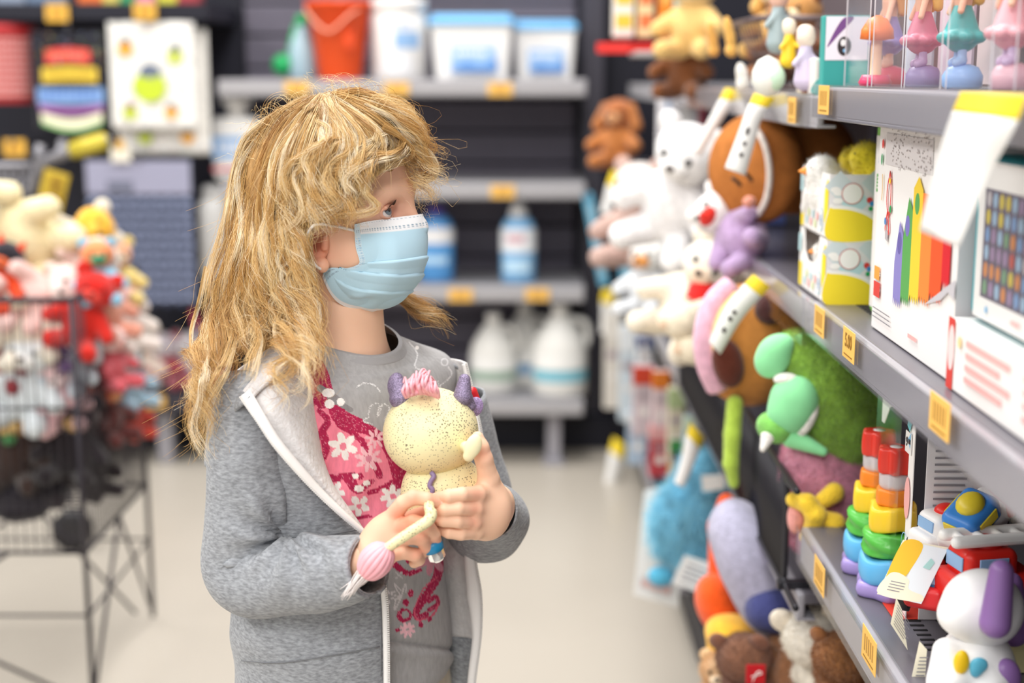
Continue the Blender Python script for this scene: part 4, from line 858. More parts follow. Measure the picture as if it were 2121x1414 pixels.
HERO = [(Z([(720, 95), (690, 180), (640, 270), (590, 370), (555, 480), (560, 560), (590, 640), (620, 720)]), .022, .0014, 40, .95), (Z([(930, 300), (780, 330), (690, 400), (630, 470), (610, 540), (640, 620), (655, 700), (640, 770), (540, 830), (450, 880), (420, 950), (400, 1060)]), .025, .0036, 80, .88),
 (Z([(980, 320), (860, 330), (740, 370), (640, 400), (570, 470), (545, 560), (580, 650), (590, 720), (540, 780), (500, 850)]), .023, .0042, 90, .84), (Z([(1100, 310), (1000, 350), (930, 390), (880, 440), (860, 520), (895, 570), (890, 640), (820, 690), (720, 705), (690, 740)]), .022, .0040, 90, .8), (Z([(1190, 430), (1080, 465), (1020, 530), (1000, 600), (1045, 645), (1050, 690), (980, 712), (860, 722), (740, 690)]), .021, .0036, 90, .86),
 (Z([(1210, 410), (1080, 430), (980, 480), (930, 560), (958, 625), (945, 680), (850, 702), (720, 690)]), .020, .0038, 80, .78), (Z([(1240, 390), (1150, 415), (1050, 435), (960, 480), (905, 545), (930, 600), (920, 650)]), .022, .0040, 80, .74), (Z([(760, 250), (820, 290), (800, 360), (720, 400), (690, 470), (720, 540), (700, 610), (640, 640)]), .021, .0042, 80, .70), (Z([(860, 220), (940, 290), (920, 380), (840, 430), (800, 500), (830, 570), (800, 640), (740, 660)]), .020, .0042, 80, .72),
 (Z([(1000, 200), (1080, 270), (1060, 350), (990, 420), (960, 490), (985, 560), (970, 620)]), .020, .0042, 70, .76), (Z([(720, 300), (700, 400), (650, 460), (600, 520), (600, 600), (630, 660)]), .022, .004, 70, .8),
 (Z([(660, 780), (600, 880), (530, 930), (530, 1020), (590, 1080), (570, 1150), (500, 1220), (510, 1310), (540, 1400)]), .020, .0036, 80, .82), (Z([(680, 820), (690, 900), (640, 980), (580, 1050), (590, 1130), (640, 1200), (640, 1300), (680, 1400)]), .022, .0034, 70, .85), (Z([(600, 760), (560, 860), (540, 960), (500, 1060), (520, 1150), (560, 1230), (600, 1330), (650, 1420), (700, 1500)]), .020, .0042, 90, .72), (Z([(690, 960), (735, 1060), (745, 1160), (735, 1260)]), .016, .0018, 26, .8), (Z([(650, 960), (690, 1040), (700, 1120), (650, 1200), (600, 1260), (590, 1340), (640, 1420)]), .018, .0034, 60, .66),
 (Z([(560, 200), (470, 260), (390, 350), (330, 450), (310, 560), (340, 660), (350, 780), (310, 900), (280, 1020), (240, 1150), (200, 1300), (150, 1414), (110, 1500)]), .020, .0050, 100, .70), (Z([(620, 190), (520, 260), (430, 360), (390, 480), (370, 600), (385, 720), (370, 850), (350, 970), (320, 1090), (280, 1200), (260, 1330), (220, 1430), (200, 1560)]), .021, .0050, 100, .78), (Z([(520, 200), (390, 280), (310, 400), (270, 520), (270, 640), (240, 780), (220, 900), (170, 1050), (130, 1180), (110, 1290), (70, 1400), (60, 1480)]), .019, .0050, 90, .62),
 (Z([(480, 210), (340, 310), (285, 480), (255, 600), (240, 720), (200, 850), (160, 980), (150, 1100), (120, 1230), (60, 1414), (50, 1500)]), .018, .0042, 70, .7), (Z([(660, 200), (540, 320), (460, 450), (445, 560), (470, 660), (440, 780), (400, 900), (420, 1000), (380, 1120), (330, 1230), (290, 1340), (300, 1450)]), .022, .0046, 90, .8), (Z([(690, 190), (580, 300), (515, 420), (490, 540), (505, 640), (480, 760), (450, 880), (462, 1000), (430, 1120), (400, 1240), (395, 1340), (420, 1440)]), .023, .0046, 90, .72),
 (Z2([(90, -160), (60, -20), (30, 90), (40, 180), (95, 220), (62, 320), (32, 430), (60, 520), (112, 570)]), .020, .0022, 36, .78), (Z2([(150, -150), (130, 0), (112, 120), (82, 230), (62, 330), (42, 430), (70, 530), (125, 630)]), .022, .0026, 40, .84), (Z2([(400, -140), (370, 0), (345, 80), (380, 160), (430, 200), (480, 260), (490, 330), (440, 372), (380, 385)]), .022, .0022, 36, .86), (Z2([(480, -60), (480, 100), (410, 180), (338, 230), (350, 290), (380, 330), (352, 390), (290, 412)]), .024, .0018, 26, .9), (Z2([(220, -120), (205, 0), (190, 110), (150, 220), (105, 320), (70, 400), (90, 470)]), .020, .0036, 60, .74), (Z2([(300, -100), (280, 20), (300, 120), (260, 220), (230, 300)]), .020, .0038, 60, .7), (Z2([(430, -80), (420, 40), (455, 130), (470, 230), (450, 310), (400, 340)]), .022, .0030, 50, .8)]
HERO3 = [(Z([(1200, 330), (1330, 395), (1372, 470), (1325, 540), (1255, 556)]), [-.03, -.02, -.01, .0, .002], 46, .86), (Z([(1190, 310), (1340, 375), (1392, 450), (1370, 530), (1290, 572), (1258, 602)]), [-.02, -.01, .0, .005, .005, .004], 34, .9), (Z([(1250, 575), (1320, 583), (1362, 620), (1310, 648), (1248, 652)]), [-.01, -.01, -.01, -.005, .0], 14, .92), (Z([(1050, 110), (1200, 165), (1280, 225), (1325, 290), (1300, 345), (1230, 330)]), [-.012, -.018, -.016, -.01, -.01, -.02], 40, .52), (Z([(1000, 130), (1150, 195), (1235, 280), (1280, 350), (1350, 410)]), [-.03, -.035, -.03, -.022, -.01], 60, .6), (Z([(1100, 250), (1200, 300), (1250, 380), (1210, 440), (1130, 450)]), [-.05, -.045, -.035, -.035, -.045], 60, .8)]
for pts, lf, sp, n_, lt in HERO:
    for rep_ in range(2): strands(gd(pts, lf + .002 * rep_) + rng.normal(size=3) * .0020, int(n_ * .55), sp * 1.2, .2, lt * .93, rng.uniform(0, 6.28), .08)
for pts, d_, n_, lt in HERO3: strands(gd(pts, 0, d_), int(n_ * 1.5), .0046, .35, lt * .92, rng.uniform(0, 6.28), .05)
for i in range(170):
    a = rng.uniform(.1, 2.9); x0, y0 = 690 + 160 * cos(a), 392 - 182 * sin(a); c_ = G(x0, y0, rng.uniform(-.04, .03)); o_ = np.array((cos(a), rng.normal() * .3, sin(a))); tn = np.array((sin(a), rng.normal() * .4, -cos(a))) * (1 if rng.random() < .7 else -1); rr = rng.uniform(.004, .016); tt_ = np.linspace(0, rng.uniform(2.0, 5.5), NPT); Q = c_ + np.outer(np.sin(tt_) * rr * 1.3, tn) + np.outer((1 - np.cos(tt_)) * rr, o_) + np.outer(tt_ * .003, tn) - o_ * .003; hv.append(Q); hcx.append(LT if i % 2 else MD)
# thin crown filler and loose frizz round the outline
for i in range(260):
    a = rng.uniform(-.2, 3.5); c_ = G(690 + 168 * cos(a) * rng.uniform(.5, 1.02), 392 - 190 * sin(a) * rng.uniform(.85, 1.0), rng.uniform(-.03, .03)); dr = np.array((cos(a) * .5 + rng.normal() * .6, rng.normal() * .4, sin(a) * .5 + rng.normal() * .5)); dr /= np.linalg.norm(dr)
    L_ = rng.uniform(.02, .055); cu_ = rng.normal(size=3) * .6; Q = np.array([c_ + dr * L_ * u - np.array((0, 0, 1)) * .012 * u * u + .006 * np.sin(u * rng.uniform(3, 7)) * cu_ for u in np.linspace(0, 1, NPT)]); hv.append(Q); hcx.append(LT)
for i in range(150):
    y = rng.uniform(330, 900); x = np.interp(y, [330, 480, 640, 720, 900], [515, 478, 445, 405, 420]) + rng.uniform(-8, 25); c_ = G(x, y, rng.uniform(-.06, .0)); L_ = rng.uniform(.02, .06); b_ = rng.normal() * .5 - .35
    Q = np.array([c_ + np.array((b_ * u * u, rng.normal() * .02, -1 * u)) * L_ + .005 * np.sin(u * 5 + i) * np.array((1, .3, 0)) for u in np.linspace(0, 1, NPT)]); hv.append(Q); hcx.append(MD)
Q = np.array(hv); ns_ = len(Q); T = np.gradient(Q, axis=1); T /= np.linalg.norm(T, axis=2, keepdims=True) + 1e-12
rf = np.array((.3, .8, .52)); A = np.cross(T, rf); A /= np.linalg.norm(A, axis=2, keepdims=True) + 1e-9; B = np.cross(T, A)
rad_ = (np.linspace(1, .4, NPT) * .00022)[None, :, None]
Vx = np.stack([Q + (A * cos(a) + B * sin(a)) * rad_ for a in (0, 2.094, 4.189)], 2)
base = (np.arange(ns_)[:, None, None] * NPT + np.arange(NPT - 1)[None, :, None]) * 3; k0 = np.arange(3)[None, None]; k1 = (k0 + 1) % 3
Fq = np.stack([base + k0, base + k1, base + k1 + 3, base + k0 + 3], -1).reshape(-1, 4)
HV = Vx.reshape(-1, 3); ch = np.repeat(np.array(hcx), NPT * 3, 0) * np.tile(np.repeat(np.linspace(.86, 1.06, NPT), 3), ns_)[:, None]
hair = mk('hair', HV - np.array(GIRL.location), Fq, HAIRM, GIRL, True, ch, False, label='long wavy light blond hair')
# dense underlayer so no scalp shows
cap = [he((-.3, 0, 2.75), (8.45, 7.35, 8.1)), he((-1.6, 0, -1.5), (6.6, 6.9, 5.2), 1.5), E((13.2, 0, -.9), (6.9, 12, 6.2), None, 1.0, 's'), E((4.5, 0, -6.5), (5.2, 12, 8.2), None, 1., 's'), E((1.8, -7.6, -2.9), (2.4, 2.6, 2.9), None, .6, 's'), E((1.8, 7.6, -2.9), (2.4, 2.6, 2.9), None, .6, 's')]
v, f = sculpt(cap, .3, lambda P_: .18 * vnoise(P_, 2.2, 3), 1)
us = [E(G(585, 550, .0), (.034, .050, .075), None, .01), E(G(565, 640, .004), (.038, .044, .062), None, .03), E(G(612, 630, .004), (.024, .044, .058), None, .03)]
v2, f2 = sculpt(us, .004, lambda P_: .0035 * vnoise(P_ * (1, 1, .25), 240, 8), 0)
mk('hair_underlayer', np.concatenate([hw(v), v2]) - np.array(GIRL.location), np.concatenate([f, f2 + len(v)]), mat('hair_under', '#a68050', .6, spec=.3, var=(120, .3), stretch=(1, 1, .15), bump=(200, .8, .003)), GIRL, True)
# ================================================================ helpers for printed goods
def deco(parent, name, O, U, W, N, items, world=True, lift=.0006):
    "flat print: polygons in (u,w) on a plane with outward normal N ; items (kind, args, material)"
    st = min(.00012, .0012 / max(1, len(items))); b = MB(); ms = []; O, U, W, N = [np.asarray(q, float) for q in (O, U, W, N)]
    fl = np.dot(np.cross(U, W), N) < 0
    for k, (kind, a, m) in enumerate(items):
        if m not in ms: ms.append(m)
        if kind == 'rect': p = [(a[0], a[1]), (a[2], a[1]), (a[2], a[3]), (a[0], a[3])]
        elif kind == 'circ': p = circ(a[2], 20, a[:2], 1, a[3] if len(a) > 3 else 1)
        elif kind == 'ring':
            po, pi_ = circ(a[2], 24, a[:2]), circ(a[2] - a[3], 24, a[:2]); V = [O + U * x + W * y + N * (lift + k * st) for x, y in po + pi_]
            F = [(i, (i + 1) % 24, 24 + (i + 1) % 24, 24 + i) for i in range(24)]; b.add(V, [f[::-1] for f in F] if fl else F, ms.index(m), smooth=False); continue
        elif kind == 'sm': p = [tuple(q) for q in cr(np.array(a, float), 40, True)]
        elif kind == 'line':
            q = cr(np.array(a[0], float), 20); d = np.gradient(q, axis=0); d /= np.linalg.norm(d, axis=1)[:, None] + 1e-9; nn = np.stack([-d[:, 1], d[:, 0]], 1) * a[1]; p = [tuple(x) for x in np.concatenate([q + nn, (q - nn)[::-1]])]
            V = [O + U * x + W * y + N * (lift + k * st) for x, y in p]; F = [(i, i + 1, 38 - i, 39 - i) for i in range(19)]; b.add(V, F, ms.index(m), smooth=False); continue
        else: p = a
        V = [O + U * x + W * y + N * (lift + k * st) for x, y in p]; f = tuple(range(len(p))); b.add(V, [f[::-1] if fl else f], ms.index(m), smooth=False)
    o = b.build(name, ms, parent, world=world); o['kind'] = 'stuff'; return o
def lines(u0, u1, w0, w1, n, m, frac=.45, ragged=True):
    r = np.random.default_rng(int(abs(u0 * 1e4 + w0 * 1e3)) + n); o = []
    for i in range(n):
        h = (w1 - w0) / n; y = w1 - (i + .5) * h; e = u1 - (u1 - u0) * (r.uniform(0, .35) if ragged else 0); o.append(('rect', (u0, y - h * frac / 2, e, y + h * frac / 2), m))
    return o
def words(u0, u1, w0, w1, m, n=6, seed=0):
    "row of unreadable letter-like blocks"
    r = np.random.default_rng(seed + n); o = []; s = (u1 - u0) / n
    for i in range(n): o.append(('rect', (u0 + i * s, w0 + (w1 - w0) * r.uniform(0, .18), u0 + i * s + s * .68, w1 - (w1 - w0) * r.uniform(0, .15)), m))
    return o
UX, UZ, NY, NX = (1, 0, 0), (0, 0, 1), (0, -1, 0), (-1, 0, 0)
WPL, BLU1, SKY, GRN = plas('#f1f0ee'), plas('#3f8ed0'), plas('#8cc4ea'), plas('#12a35a')
# ================================================================ GOODS ON THE BACK SHELVES
def PB(px, py, Y=4.55): return at(px, py, Y)
zT, zM, zL = ZB[0], ZB[2], ZB[3]
c = PB(705, 165, 4.56); t = thing('bucket', 'bright orange bucket with a pale bail handle on the top back shelf', 'bucket', (c[0], c[1], zT))
b = MB(); b.lathe([(.066, 0), (.068, .004), (.100, .225), (.106, .226), (.107, .240), (.100, .240), (.097, .225), (.064, .008)], n=36); b.build('pail', plas('#f4561c', .4), t)
b = MB(); b.tube(cr([(-.10, -.01, .225), (-.085, -.09, .20), (-.02, -.112, .145), (.05, -.09, .20), (.10, -.01, .23)], 24) + np.array((0, 0, .0)), .0045, 8); b.build('bail_handle', plas('#f6a184'), t)
b = MB(); b.rbox((.04, -.088, .12), (.03, .006, .05), .002); b.build('maker_plate', plas('#e04a15'), t)
c = PB(628, 165, 4.60); t = thing('spray_bottle', 'pale blue clear bottle with a green ball cap left of the bucket', 'bottle', (c[0], c[1], zT))
b = MB(); b.lathe([(.042, 0), (.047, .01), (.046, .09), (.03, .13), (.018, .15), (.018, .17)], n=24); b.build('bottle_body', mat('pale_blue_clear', '#b9d8e6', .2, alpha=.75), t)
b = MB(); b.ell((-.062, -.02, .045), (.032, .03, .033)); b.lathe([(.016, .165), (.02, .17), (.018, .195), (.01, .2)], n=16); b.tube([(-.05, -.015, .06), (-.02, 0, .17)], .006, 6); b.build('spray_cap', GRN, t)
c = PB(828, 165, 4.56); t = thing('canister', 'tall white canister with blue label between bucket and tubs', 'canister', (c[0], c[1], zT))
b = MB(); b.lathe([(.080, 0), (.084, .006), (.086, .205), (.084, .21)], n=36); b.build('body', WPL, t)
b = MB(); b.lathe([(.088, .205), (.089, .235), (.084, .246), (.03, .25)], n=36); b.build('lid', plas('#eceae8'), t)
b = MB(); [b.lathe([(.0862, .0), (.0862, h)], n=20, cap=False, t=None) if False else None for h in ()]
def band(t, r, z0, z1, a0, a1, m, name='label_print', n=14):
    b = MB(); V = [(r * cos(a0 + (a1 - a0) * i / n), r * sin(a0 + (a1 - a0) * i / n), z) for z in (z0, z1) for i in range(n + 1)]; b.add(V, [(i, i + 1, n + 2 + i, n + 1 + i) for i in range(n)]); return b.build(name, m, t)
band(t, .0868, .095, .145, R(-95), R(-40), paper('#8fb4de')); band(t, .0868, .02, .08, R(-120), R(-60), paper('#e3e5ea')); band(t, .0868, .155, .175, R(-100), R(-60), paper('#c3cfe6'))
def tub(px, Y, w, h, label):
    c = PB(px, 165, Y); t = thing('tub', label, 'tub', (c[0], c[1] + .05, zT), 'blue lidded tubs on the top back shelf')
    V = []; q = 6
    b = MB(); rows_ = [(0, .88), (.006, .90), (h * .78, 1.0), (h * .785, 1.04), (h * .84, 1.05)]; P_ = []
    for z, s in rows_:
        for x, y in [(1, .72), (.92, .80), (-.92, .80), (-1, .72), (-1, -.72), (-.92, -.80), (.92, -.80), (1, -.72)]: P_.append((x * s * w / 2, y * s * w * .42, z))
    F = gridfaces(len(rows_), 8, closev=True); F = [f[::-1] for f in F] + [tuple(range(8)), tuple(range(32, 40))[::-1]]; b.add(P_, F, smooth=False); b.build('body', WPL, t)
    b = MB(); b.rbox((0, 0, h * .90), (w * 1.10, w * .78, h * .13), .012); b.rbox((0, 0, h * .98), (w * .98, w * .68, h * .06), .008); b.build('lid', plas('#6db3e2'), t)
    deco(t, 'label_print', (-w * .26, -w * .385, h * .12), UX, UZ, NY, [('rect', (0, 0, w * .56, h * .40), paper('#9cc0ea')), ('sm', [(.02 * w, .03 * h), (.2 * w, .16 * h), (.38 * w, .1 * h), (.54 * w, .2 * h), (.54 * w, .02 * h)], paper('#5d8fd0')), *words(.06 * w, .46 * w, .26 * h, .34 * h, paper('#f6f6f8'), 6)], world=False)
    return t
tub(978, 4.54, .250, .195, 'larger white tub with blue lid on the top back shelf'); tub(1128, 4.62, .195, .180, 'smaller white tub with blue lid, right end of top back shelf')
def bottle(name, label, cat, px, Y, z, prof, m, capprof, capm, bands, grp):
    c = PB(px, 300, Y); t = thing(name, label, cat, (c[0], Y, z), grp)
    b = MB(); b.lathe(prof, n=28, sq=(1, .7)); b.build('body', m, t)
    b = MB(); b.lathe(capprof, n=20, sq=(1, .85)); b.build('cap', capm, t)
    for (r, z0, z1, a0, a1, mm) in bands:
        o = band(t, r, z0, z1, R(a0), R(a1), mm); o.scale = (1, .72, 1)
    return t
g3 = 'blue and white bottles on the back shelf'
pf = [(.05, 0), (.056, .008), (.056, .165), (.048, .195), (.026, .215)]
bottle('cleaner_bottle', 'blue and white bottle with violet cap beside the mask', 'bottle', 902, 4.56, zM, pf, plas('#5ba0e0'), [(.027, .213), (.028, .235), (.022, .245)], plas('#5b4a9a'), [(.0572, .125, .175, -180, 0, paper('#f2f2f4')), (.0575, .06, .085, -140, -50, paper('#b9dcf5'))], g3)
bottle('cleaner_bottle', 'blue and white bottle with white cone cap under its yellow tag', 'bottle', 1074, 4.54, zM, pf, plas('#86bdea'), [(.030, .210), (.028, .235), (.016, .255), (.012, .262)], plas('#f0efef'), [(.0572, .10, .175, -180, 0, paper('#eef1f5')), (.0576, .13, .155, -130, -70, paper('#d9aeb8')), (.0575, .035, .075, -140, -50, paper('#bfe0f6'))], g3)
jp = [(.078, 0), (.085, .012), (.085, .135), (.075, .175), (.045, .225), (.024, .25), (.022, .262)]
def jug(label, px, Y, s, mlab):
    c = PB(px, 700, Y); t = thing('gallon_jug', label, 'jug', (c[0], Y, zL), 'white gallon jugs on the low back shelf')
    b = MB(); b.lathe([(r * s, z * s) for r, z in jp], n=28, sq=(1, .8)); b.build('body', mat('milky_plastic', '#e9e8e4', .4, spec=.4), t)
    b = MB(); b.lathe([(.026 * s, .258 * s), (.027 * s, .28 * s), (.022 * s, .286 * s)], n=18); b.build('cap', WPL, t)
    b = MB(); b.tube(cr([(.03 * s, 0, .235 * s), (.075 * s, 0, .225 * s), (.085 * s, 0, .18 * s), (.078 * s, 0, .15 * s)], 14), .011 * s, 8); b.build('handle', mat('milky_plastic', '#e9e8e4'), t)
    o = band(t, .0862 * s, .05 * s, .085 * s, R(-160), R(-20), mlab); o.scale = (1, .81, 1); o = band(t, .0862 * s, .09 * s, .13 * s, R(-150), R(-30), paper('#f4f4f2')); o.scale = (1, .81, 1)
jug('white gallon jug with green label, left of the low row', 1022, 4.58, .92, paper('#9fb5a6')); jug('white gallon jug half hidden between two others', 1088, 4.68, .98, paper('#86aed2')); jug('biggest white gallon jug with a turquoise band, right end', 1160, 4.54, 1.06, paper('#7fc0d2'))
c = PB(497, 385, 4.56); t = thing('carton_bottle', 'white bottle with blue and red label half hidden behind the hair', 'bottle', (c[0], 4.56, ZB[1]))
b = MB(); b.rbox((0, 0, .10), (.15, .09, .20), .02); b.lathe([(.03, .195), (.03, .235), (.05, .24), (.05, .26), (.02, .262)], n=20); b.build('body', WPL, t)
deco(t, 'label_print', (-.075, -.046, 0), UX, UZ, NY, [('rect', (.0, .07, .15, .14), paper('#8fb6e2')), ('rect', (0, .03, .15, .045), paper('#cf6a70')), *words(.02, .13, .09, .12, paper('#f4f4f8'), 5)], world=False)
c = PB(455, 590, 4.56); t = thing('white_canister', 'plain white canister on the bottle shelf at the hair edge', 'canister', (c[0], 4.60, zM))
b = MB(); b.lathe([(.06, 0), (.066, .01), (.066, .24), (.05, .27)], n=24); b.build('body', WPL, t); b = MB(); b.lathe([(.052, .268), (.052, .30), (.04, .305)], n=20); b.build('lid', plas('#dfdedd'), t)

# ================================================================ LEFT: hanging textiles
def hookrod(px, py, Y, label):
    c = at(px, py, Y); t = thing('peg_hook', label, 'peg hook', (c[0], 4.86, c[2])); L_ = 4.86 - Y + .02
    b = MB(); b.tube([(0, 0, 0), (0, -L_, 0), (0, -L_ - .005, .02)], .004, 8); b.build('rod', mat('hook_steel', '#6d6b72', .35, metal=.6), t); b = MB(); b.rbox((0, -.004, 0), (.03, .008, .05), .002); b.build('backplate', BLACK, t)
def cloth_hang(name, label, cat, x0, x1, y0, y1, Y, m, wob=.006, grp=None, thick=.006):
    "hanging cloth spanning photo px box at depth Y"
    a = at(x0, y0, Y); c = at(x1, y1, Y); top = a[2]; W_ = at(x1, (y0 + y1) / 2, Y)[0] - at(x0, (y0 + y1) / 2, Y)[0]; H_ = top - c[2]; xc = (a[0] + c[0]) / 2
    t = thing(name, label, cat, (xc, Y, top), grp); P_ = np.array([[(-W_ / 2 + W_ * j / 24, wob * sin(j * .8 + i * .1) * i / 20 - .0 * i, -H_ * i / 20) for j in range(25)] for i in range(21)])
    o = mk('fabric', P_.reshape(-1, 3), gridfaces(21, 25, flip=True), m, t, True); s_ = o.modifiers.new('s', 'SOLIDIFY'); s_.thickness = thick; s_.offset = 0
    return t, W_, H_
YT = 4.42
t, W_, H_ = cloth_hang('tea_towel', 'white tea towel printed with a big green apple, folded over its back layer', 'towel', 240, 432, 60, 320, YT + .03, cloth('#ebe8e2'), .004); O = (-W_ / 2, -.014, -H_)
def fruit(u, w, r, c, st='#4d5560'): return [('circ', (u, w, r, .9), paper(c)), ('sm', [(u - r * .6, w + r * .7), (u - r * .2, w + r * 1.3), (u + r * .5, w + r * 1.2), (u + r * .7, w + r * .7), (u, w + r * .5)], paper(st))]
def motif(items, n, W, H, seed):
    r = np.random.default_rng(seed)
    for i in range(n):
        u, w = r.uniform(.05, .95) * W, r.uniform(.04, .96) * H; items.append(('rect', (u, w, u + r.uniform(.004, .02), w + .003), paper(['#9aa79a', '#c9a3a8', '#8d93a0'][i % 3])))
    return items
deco(t, 'apple_print', O, UX, UZ, NY, motif(fruit(W_ * .30, H_ * .14, .022, '#c9d84a') + fruit(W_ * .76, H_ * .14, .022, '#f2b45a'), 14, W_, H_ * .2, 3), world=False)
a = at(225, 45, YT); c = at(412, 268, YT); W2 = c[0] - a[0]; H2 = a[2] - c[2]; lo = np.array(t.location)
P_ = np.array([[(a[0] - lo[0] + W2 * j / 20, YT - .012 - lo[1] + .003 * sin(j * .7), a[2] - lo[2] - H2 * i / 16) for j in range(21)] for i in range(17)]); o = mk('front_fold', P_.reshape(-1, 3), gridfaces(17, 21, flip=True), cloth('#f1efea'), t); q = o.modifiers.new('s', 'SOLIDIFY'); q.thickness = .006; q.offset = 0
deco(t, 'apple_print', (a[0] - lo[0], YT - .022 - lo[1], c[2] - lo[2]), UX, UZ, NY, motif(fruit(W2 * .46, H2 * .40, .052, '#c3d63a', '#6a7487') + fruit(W2 * .20, H2 * .75, .024, '#f2a93a') + fruit(W2 * .77, H2 * .68, .026, '#c5cf62') + fruit(W2 * .22, H2 * .16, .024, '#c2cf4d', '#8c5a60') + fruit(W2 * .70, H2 * .16, .022, '#f2b04d'), 40, W2, H2, 5), world=False)
hookrod(318, 46, YT, 'steel peg hook carrying the white apple towel')
t, W_, H_ = cloth_hang('novelty_towel', 'black towel with red, yellow and blue lettering bands', 'towel', 68, 222, 62, 266, YT, cloth('#2b2a31'), .004); O = (-W_ / 2, -.012, -H_)
it = []
def arcband(w0, w1, dw, c, u0=.12, u1=.88):
    n = 12; up = [(W_ * (u0 + (u1 - u0) * i / n), H_ * w1 + dw * sin(pi * i / n)) for i in range(n + 1)]; dn = [(W_ * (u0 + (u1 - u0) * i / n), H_ * w0 + dw * sin(pi * i / n)) for i in range(n + 1)]; return ('poly', dn + up[::-1], paper(c))
it += [arcband(.66, .80, .006, '#e2463f', .2, .8), arcband(.47, .62, .003, '#eccb4a', .14, .88), arcband(.26, .42, -.003, '#86a8d8', .06, .96), arcband(.19, .25, -.012, '#a66fb0', .08, .94), arcband(.08, .17, -.022, '#f3edd0', .1, .92), arcband(.05, .085, -.024, '#9ccf8a', .1, .92)]
it += words(.25 * W_, .76 * W_, .69 * H_, .785 * H_, paper('#f07a66'), 7, 1) + words(.2 * W_, .85 * W_, .49 * H_, .60 * H_, paper('#b4942e'), 8, 2) + words(.1 * W_, .92 * W_, .30 * H_, .40 * H_, paper('#5c7fc0'), 9, 3)
r5 = np.random.default_rng(4)
for i in range(40): it.append(('circ', (r5.uniform(.03, .97) * W_, r5.uniform(.6, .97) * H_, .003), paper(['#8a9a6a', '#b9a04a', '#7d8fb0', '#a06a70'][i % 4])))
deco(t, 'slogan_print', O, UX, UZ, NY, it, world=False); hookrod(145, 62, YT, 'steel peg hook carrying the black lettered towel')
t, W_, H_ = cloth_hang('place_mat', 'slate grey cloth with a wavy honeycomb pattern and pale top band', 'cloth', 186, 400, 332, 628, YT - .02, cloth('#565c72'), .004); O = (-W_ / 2, -.014, -H_)
it = [('rect', (0, H_ * .77, W_, H_), paper('#9c9cb2'))]; px_ = paper('#8f99b8'); dk = paper('#353a4e')
for i in range(11):
    w = H_ * .76 - (i + .5) * H_ * .069
    it.append(('line', ([(W_ * j / 14, w + (.009 if (j + i) % 2 else -.009)) for j in range(15)], .0055), px_))
    for j in range(7):
        u = W_ * (j * 2 + (1.0 if i % 2 else .0) + .5) / 14.5; it.append(('poly', [(u - .017, w - .016), (u, w - .028), (u + .017, w - .016), (u, w - .004)], dk))
it += [('rect', (W_ * .2, H_ * .78, W_ * .45, H_ * .86), paper('#6f7284'))]
deco(t, 'honeycomb_print', O, UX, UZ, NY, it, world=False); hookrod(292, 333, YT - .02, 'steel peg hook carrying the honeycomb patterned cloth')
c = at(250, 320, YT - .05); t = thing('hang_tag', 'cream and gold hang tag on the honeycomb cloth', 'tag', c); b = MB(); b.rbox((0, 0, 0), (.06, .002, .045), .0008); b.build('card', paper('#e8e2d2'), t); b = MB(); b.rbox((0, -.002, .03), (.025, .002, .03), .0008); b.build('hang_loop', paper('#d9a640'), t)
# red slotted basket hanging far left
a = at(-70, 50, YT); c = at(64, 214, YT); t = thing('plastic_basket', 'red plastic basket with pale slots at the left picture edge', 'basket', ((a[0] + c[0]) / 2, YT + .08, c[2])); W_, H_ = c[0] - a[0], a[2] - c[2]
b = MB(); b.lathe([(.40 * W_, 0), (.44 * W_, .004), (.5 * W_, H_ * .9), (.535 * W_, H_ * .91), (.535 * W_, H_), (.49 * W_, H_), (.42 * W_, .01)], n=32); b.build('basket_body', plas('#c6353a'), t)
b = MB()
for i in range(9):
    for j in range(18):
        an = R(180 + 10 * j + 5); z = H_ * (.12 + .085 * i); rr = W_ * (.445 + .055 * z / H_); b.box((rr * cos(an), rr * sin(an), z), (.006, .012, H_ * .05), 0, rotm(0, 0, math.degrees(an)))
o = b.build('slots', plas('#e3a4a0'), t); o['kind'] = 'stuff'
hookrod(-10, 52, YT + .02, 'steel peg hook behind the red basket')
# black shelf above the towels with bright packs
a = at(-80, 16, 4.40); c = at(430, 16, 4.40); t = thing('display_ledge', 'black ledge above the hanging towels', 'shelf', (a[0], 4.40, a[2])); b = MB(); b.rbox(((c[0] - a[0]) / 2, .23, -.012), (c[0] - a[0], .46, .05), .003); b.build('ledge', BLACK, t)
zl = a[2] + .013
for i, (px, w_, col, nm) in enumerate(((20, 60, '#8f9bb0', 'grey blue'), (95, 80, '#6c7f9a', 'slate blue'), (185, 50, '#e2733a', 'orange'), (228, 34, '#d9c86a', 'straw yellow'), (262, 30, '#3f9a6a', 'green'), (300, 36, '#cf7fae', 'pink'), (345, 40, '#d8d24a', 'lime'), (388, 44, '#a8434a', 'dark red'))):
    c = at(px, 10, 4.42); t = thing('soap_pack', nm + ' pack standing on the black ledge above the towels', 'pack', (c[0], 4.46, zl), 'packs on the black ledge'); b = MB(); b.rbox((0, 0, .06), (w_ * .0015, .07, .12), .004); b.build('carton', paper(col), t); deco(t, 'front_print', (-w_ * .0006, -.0355, .03), UX, UZ, NY, [('rect', (0, 0, w_ * .0012, .05), paper('#efe9dc'))], world=False)
def ledge_tag(px, py, Y, label):
    c = at(px, py, Y); t = thing('price_tag', label, 'price tag', c, 'yellow price tags at the towel display'); b = MB(); b.rbox((0, 0, 0), (.068, .003, .05), .001); b.build('card', paper('#e9b64d'), t); b = MB(); b.box((0, -.0022, 0), (.04, .0008, .02)); b.build('price_bars', mat('tag_print', '#c08a30'), t); return t
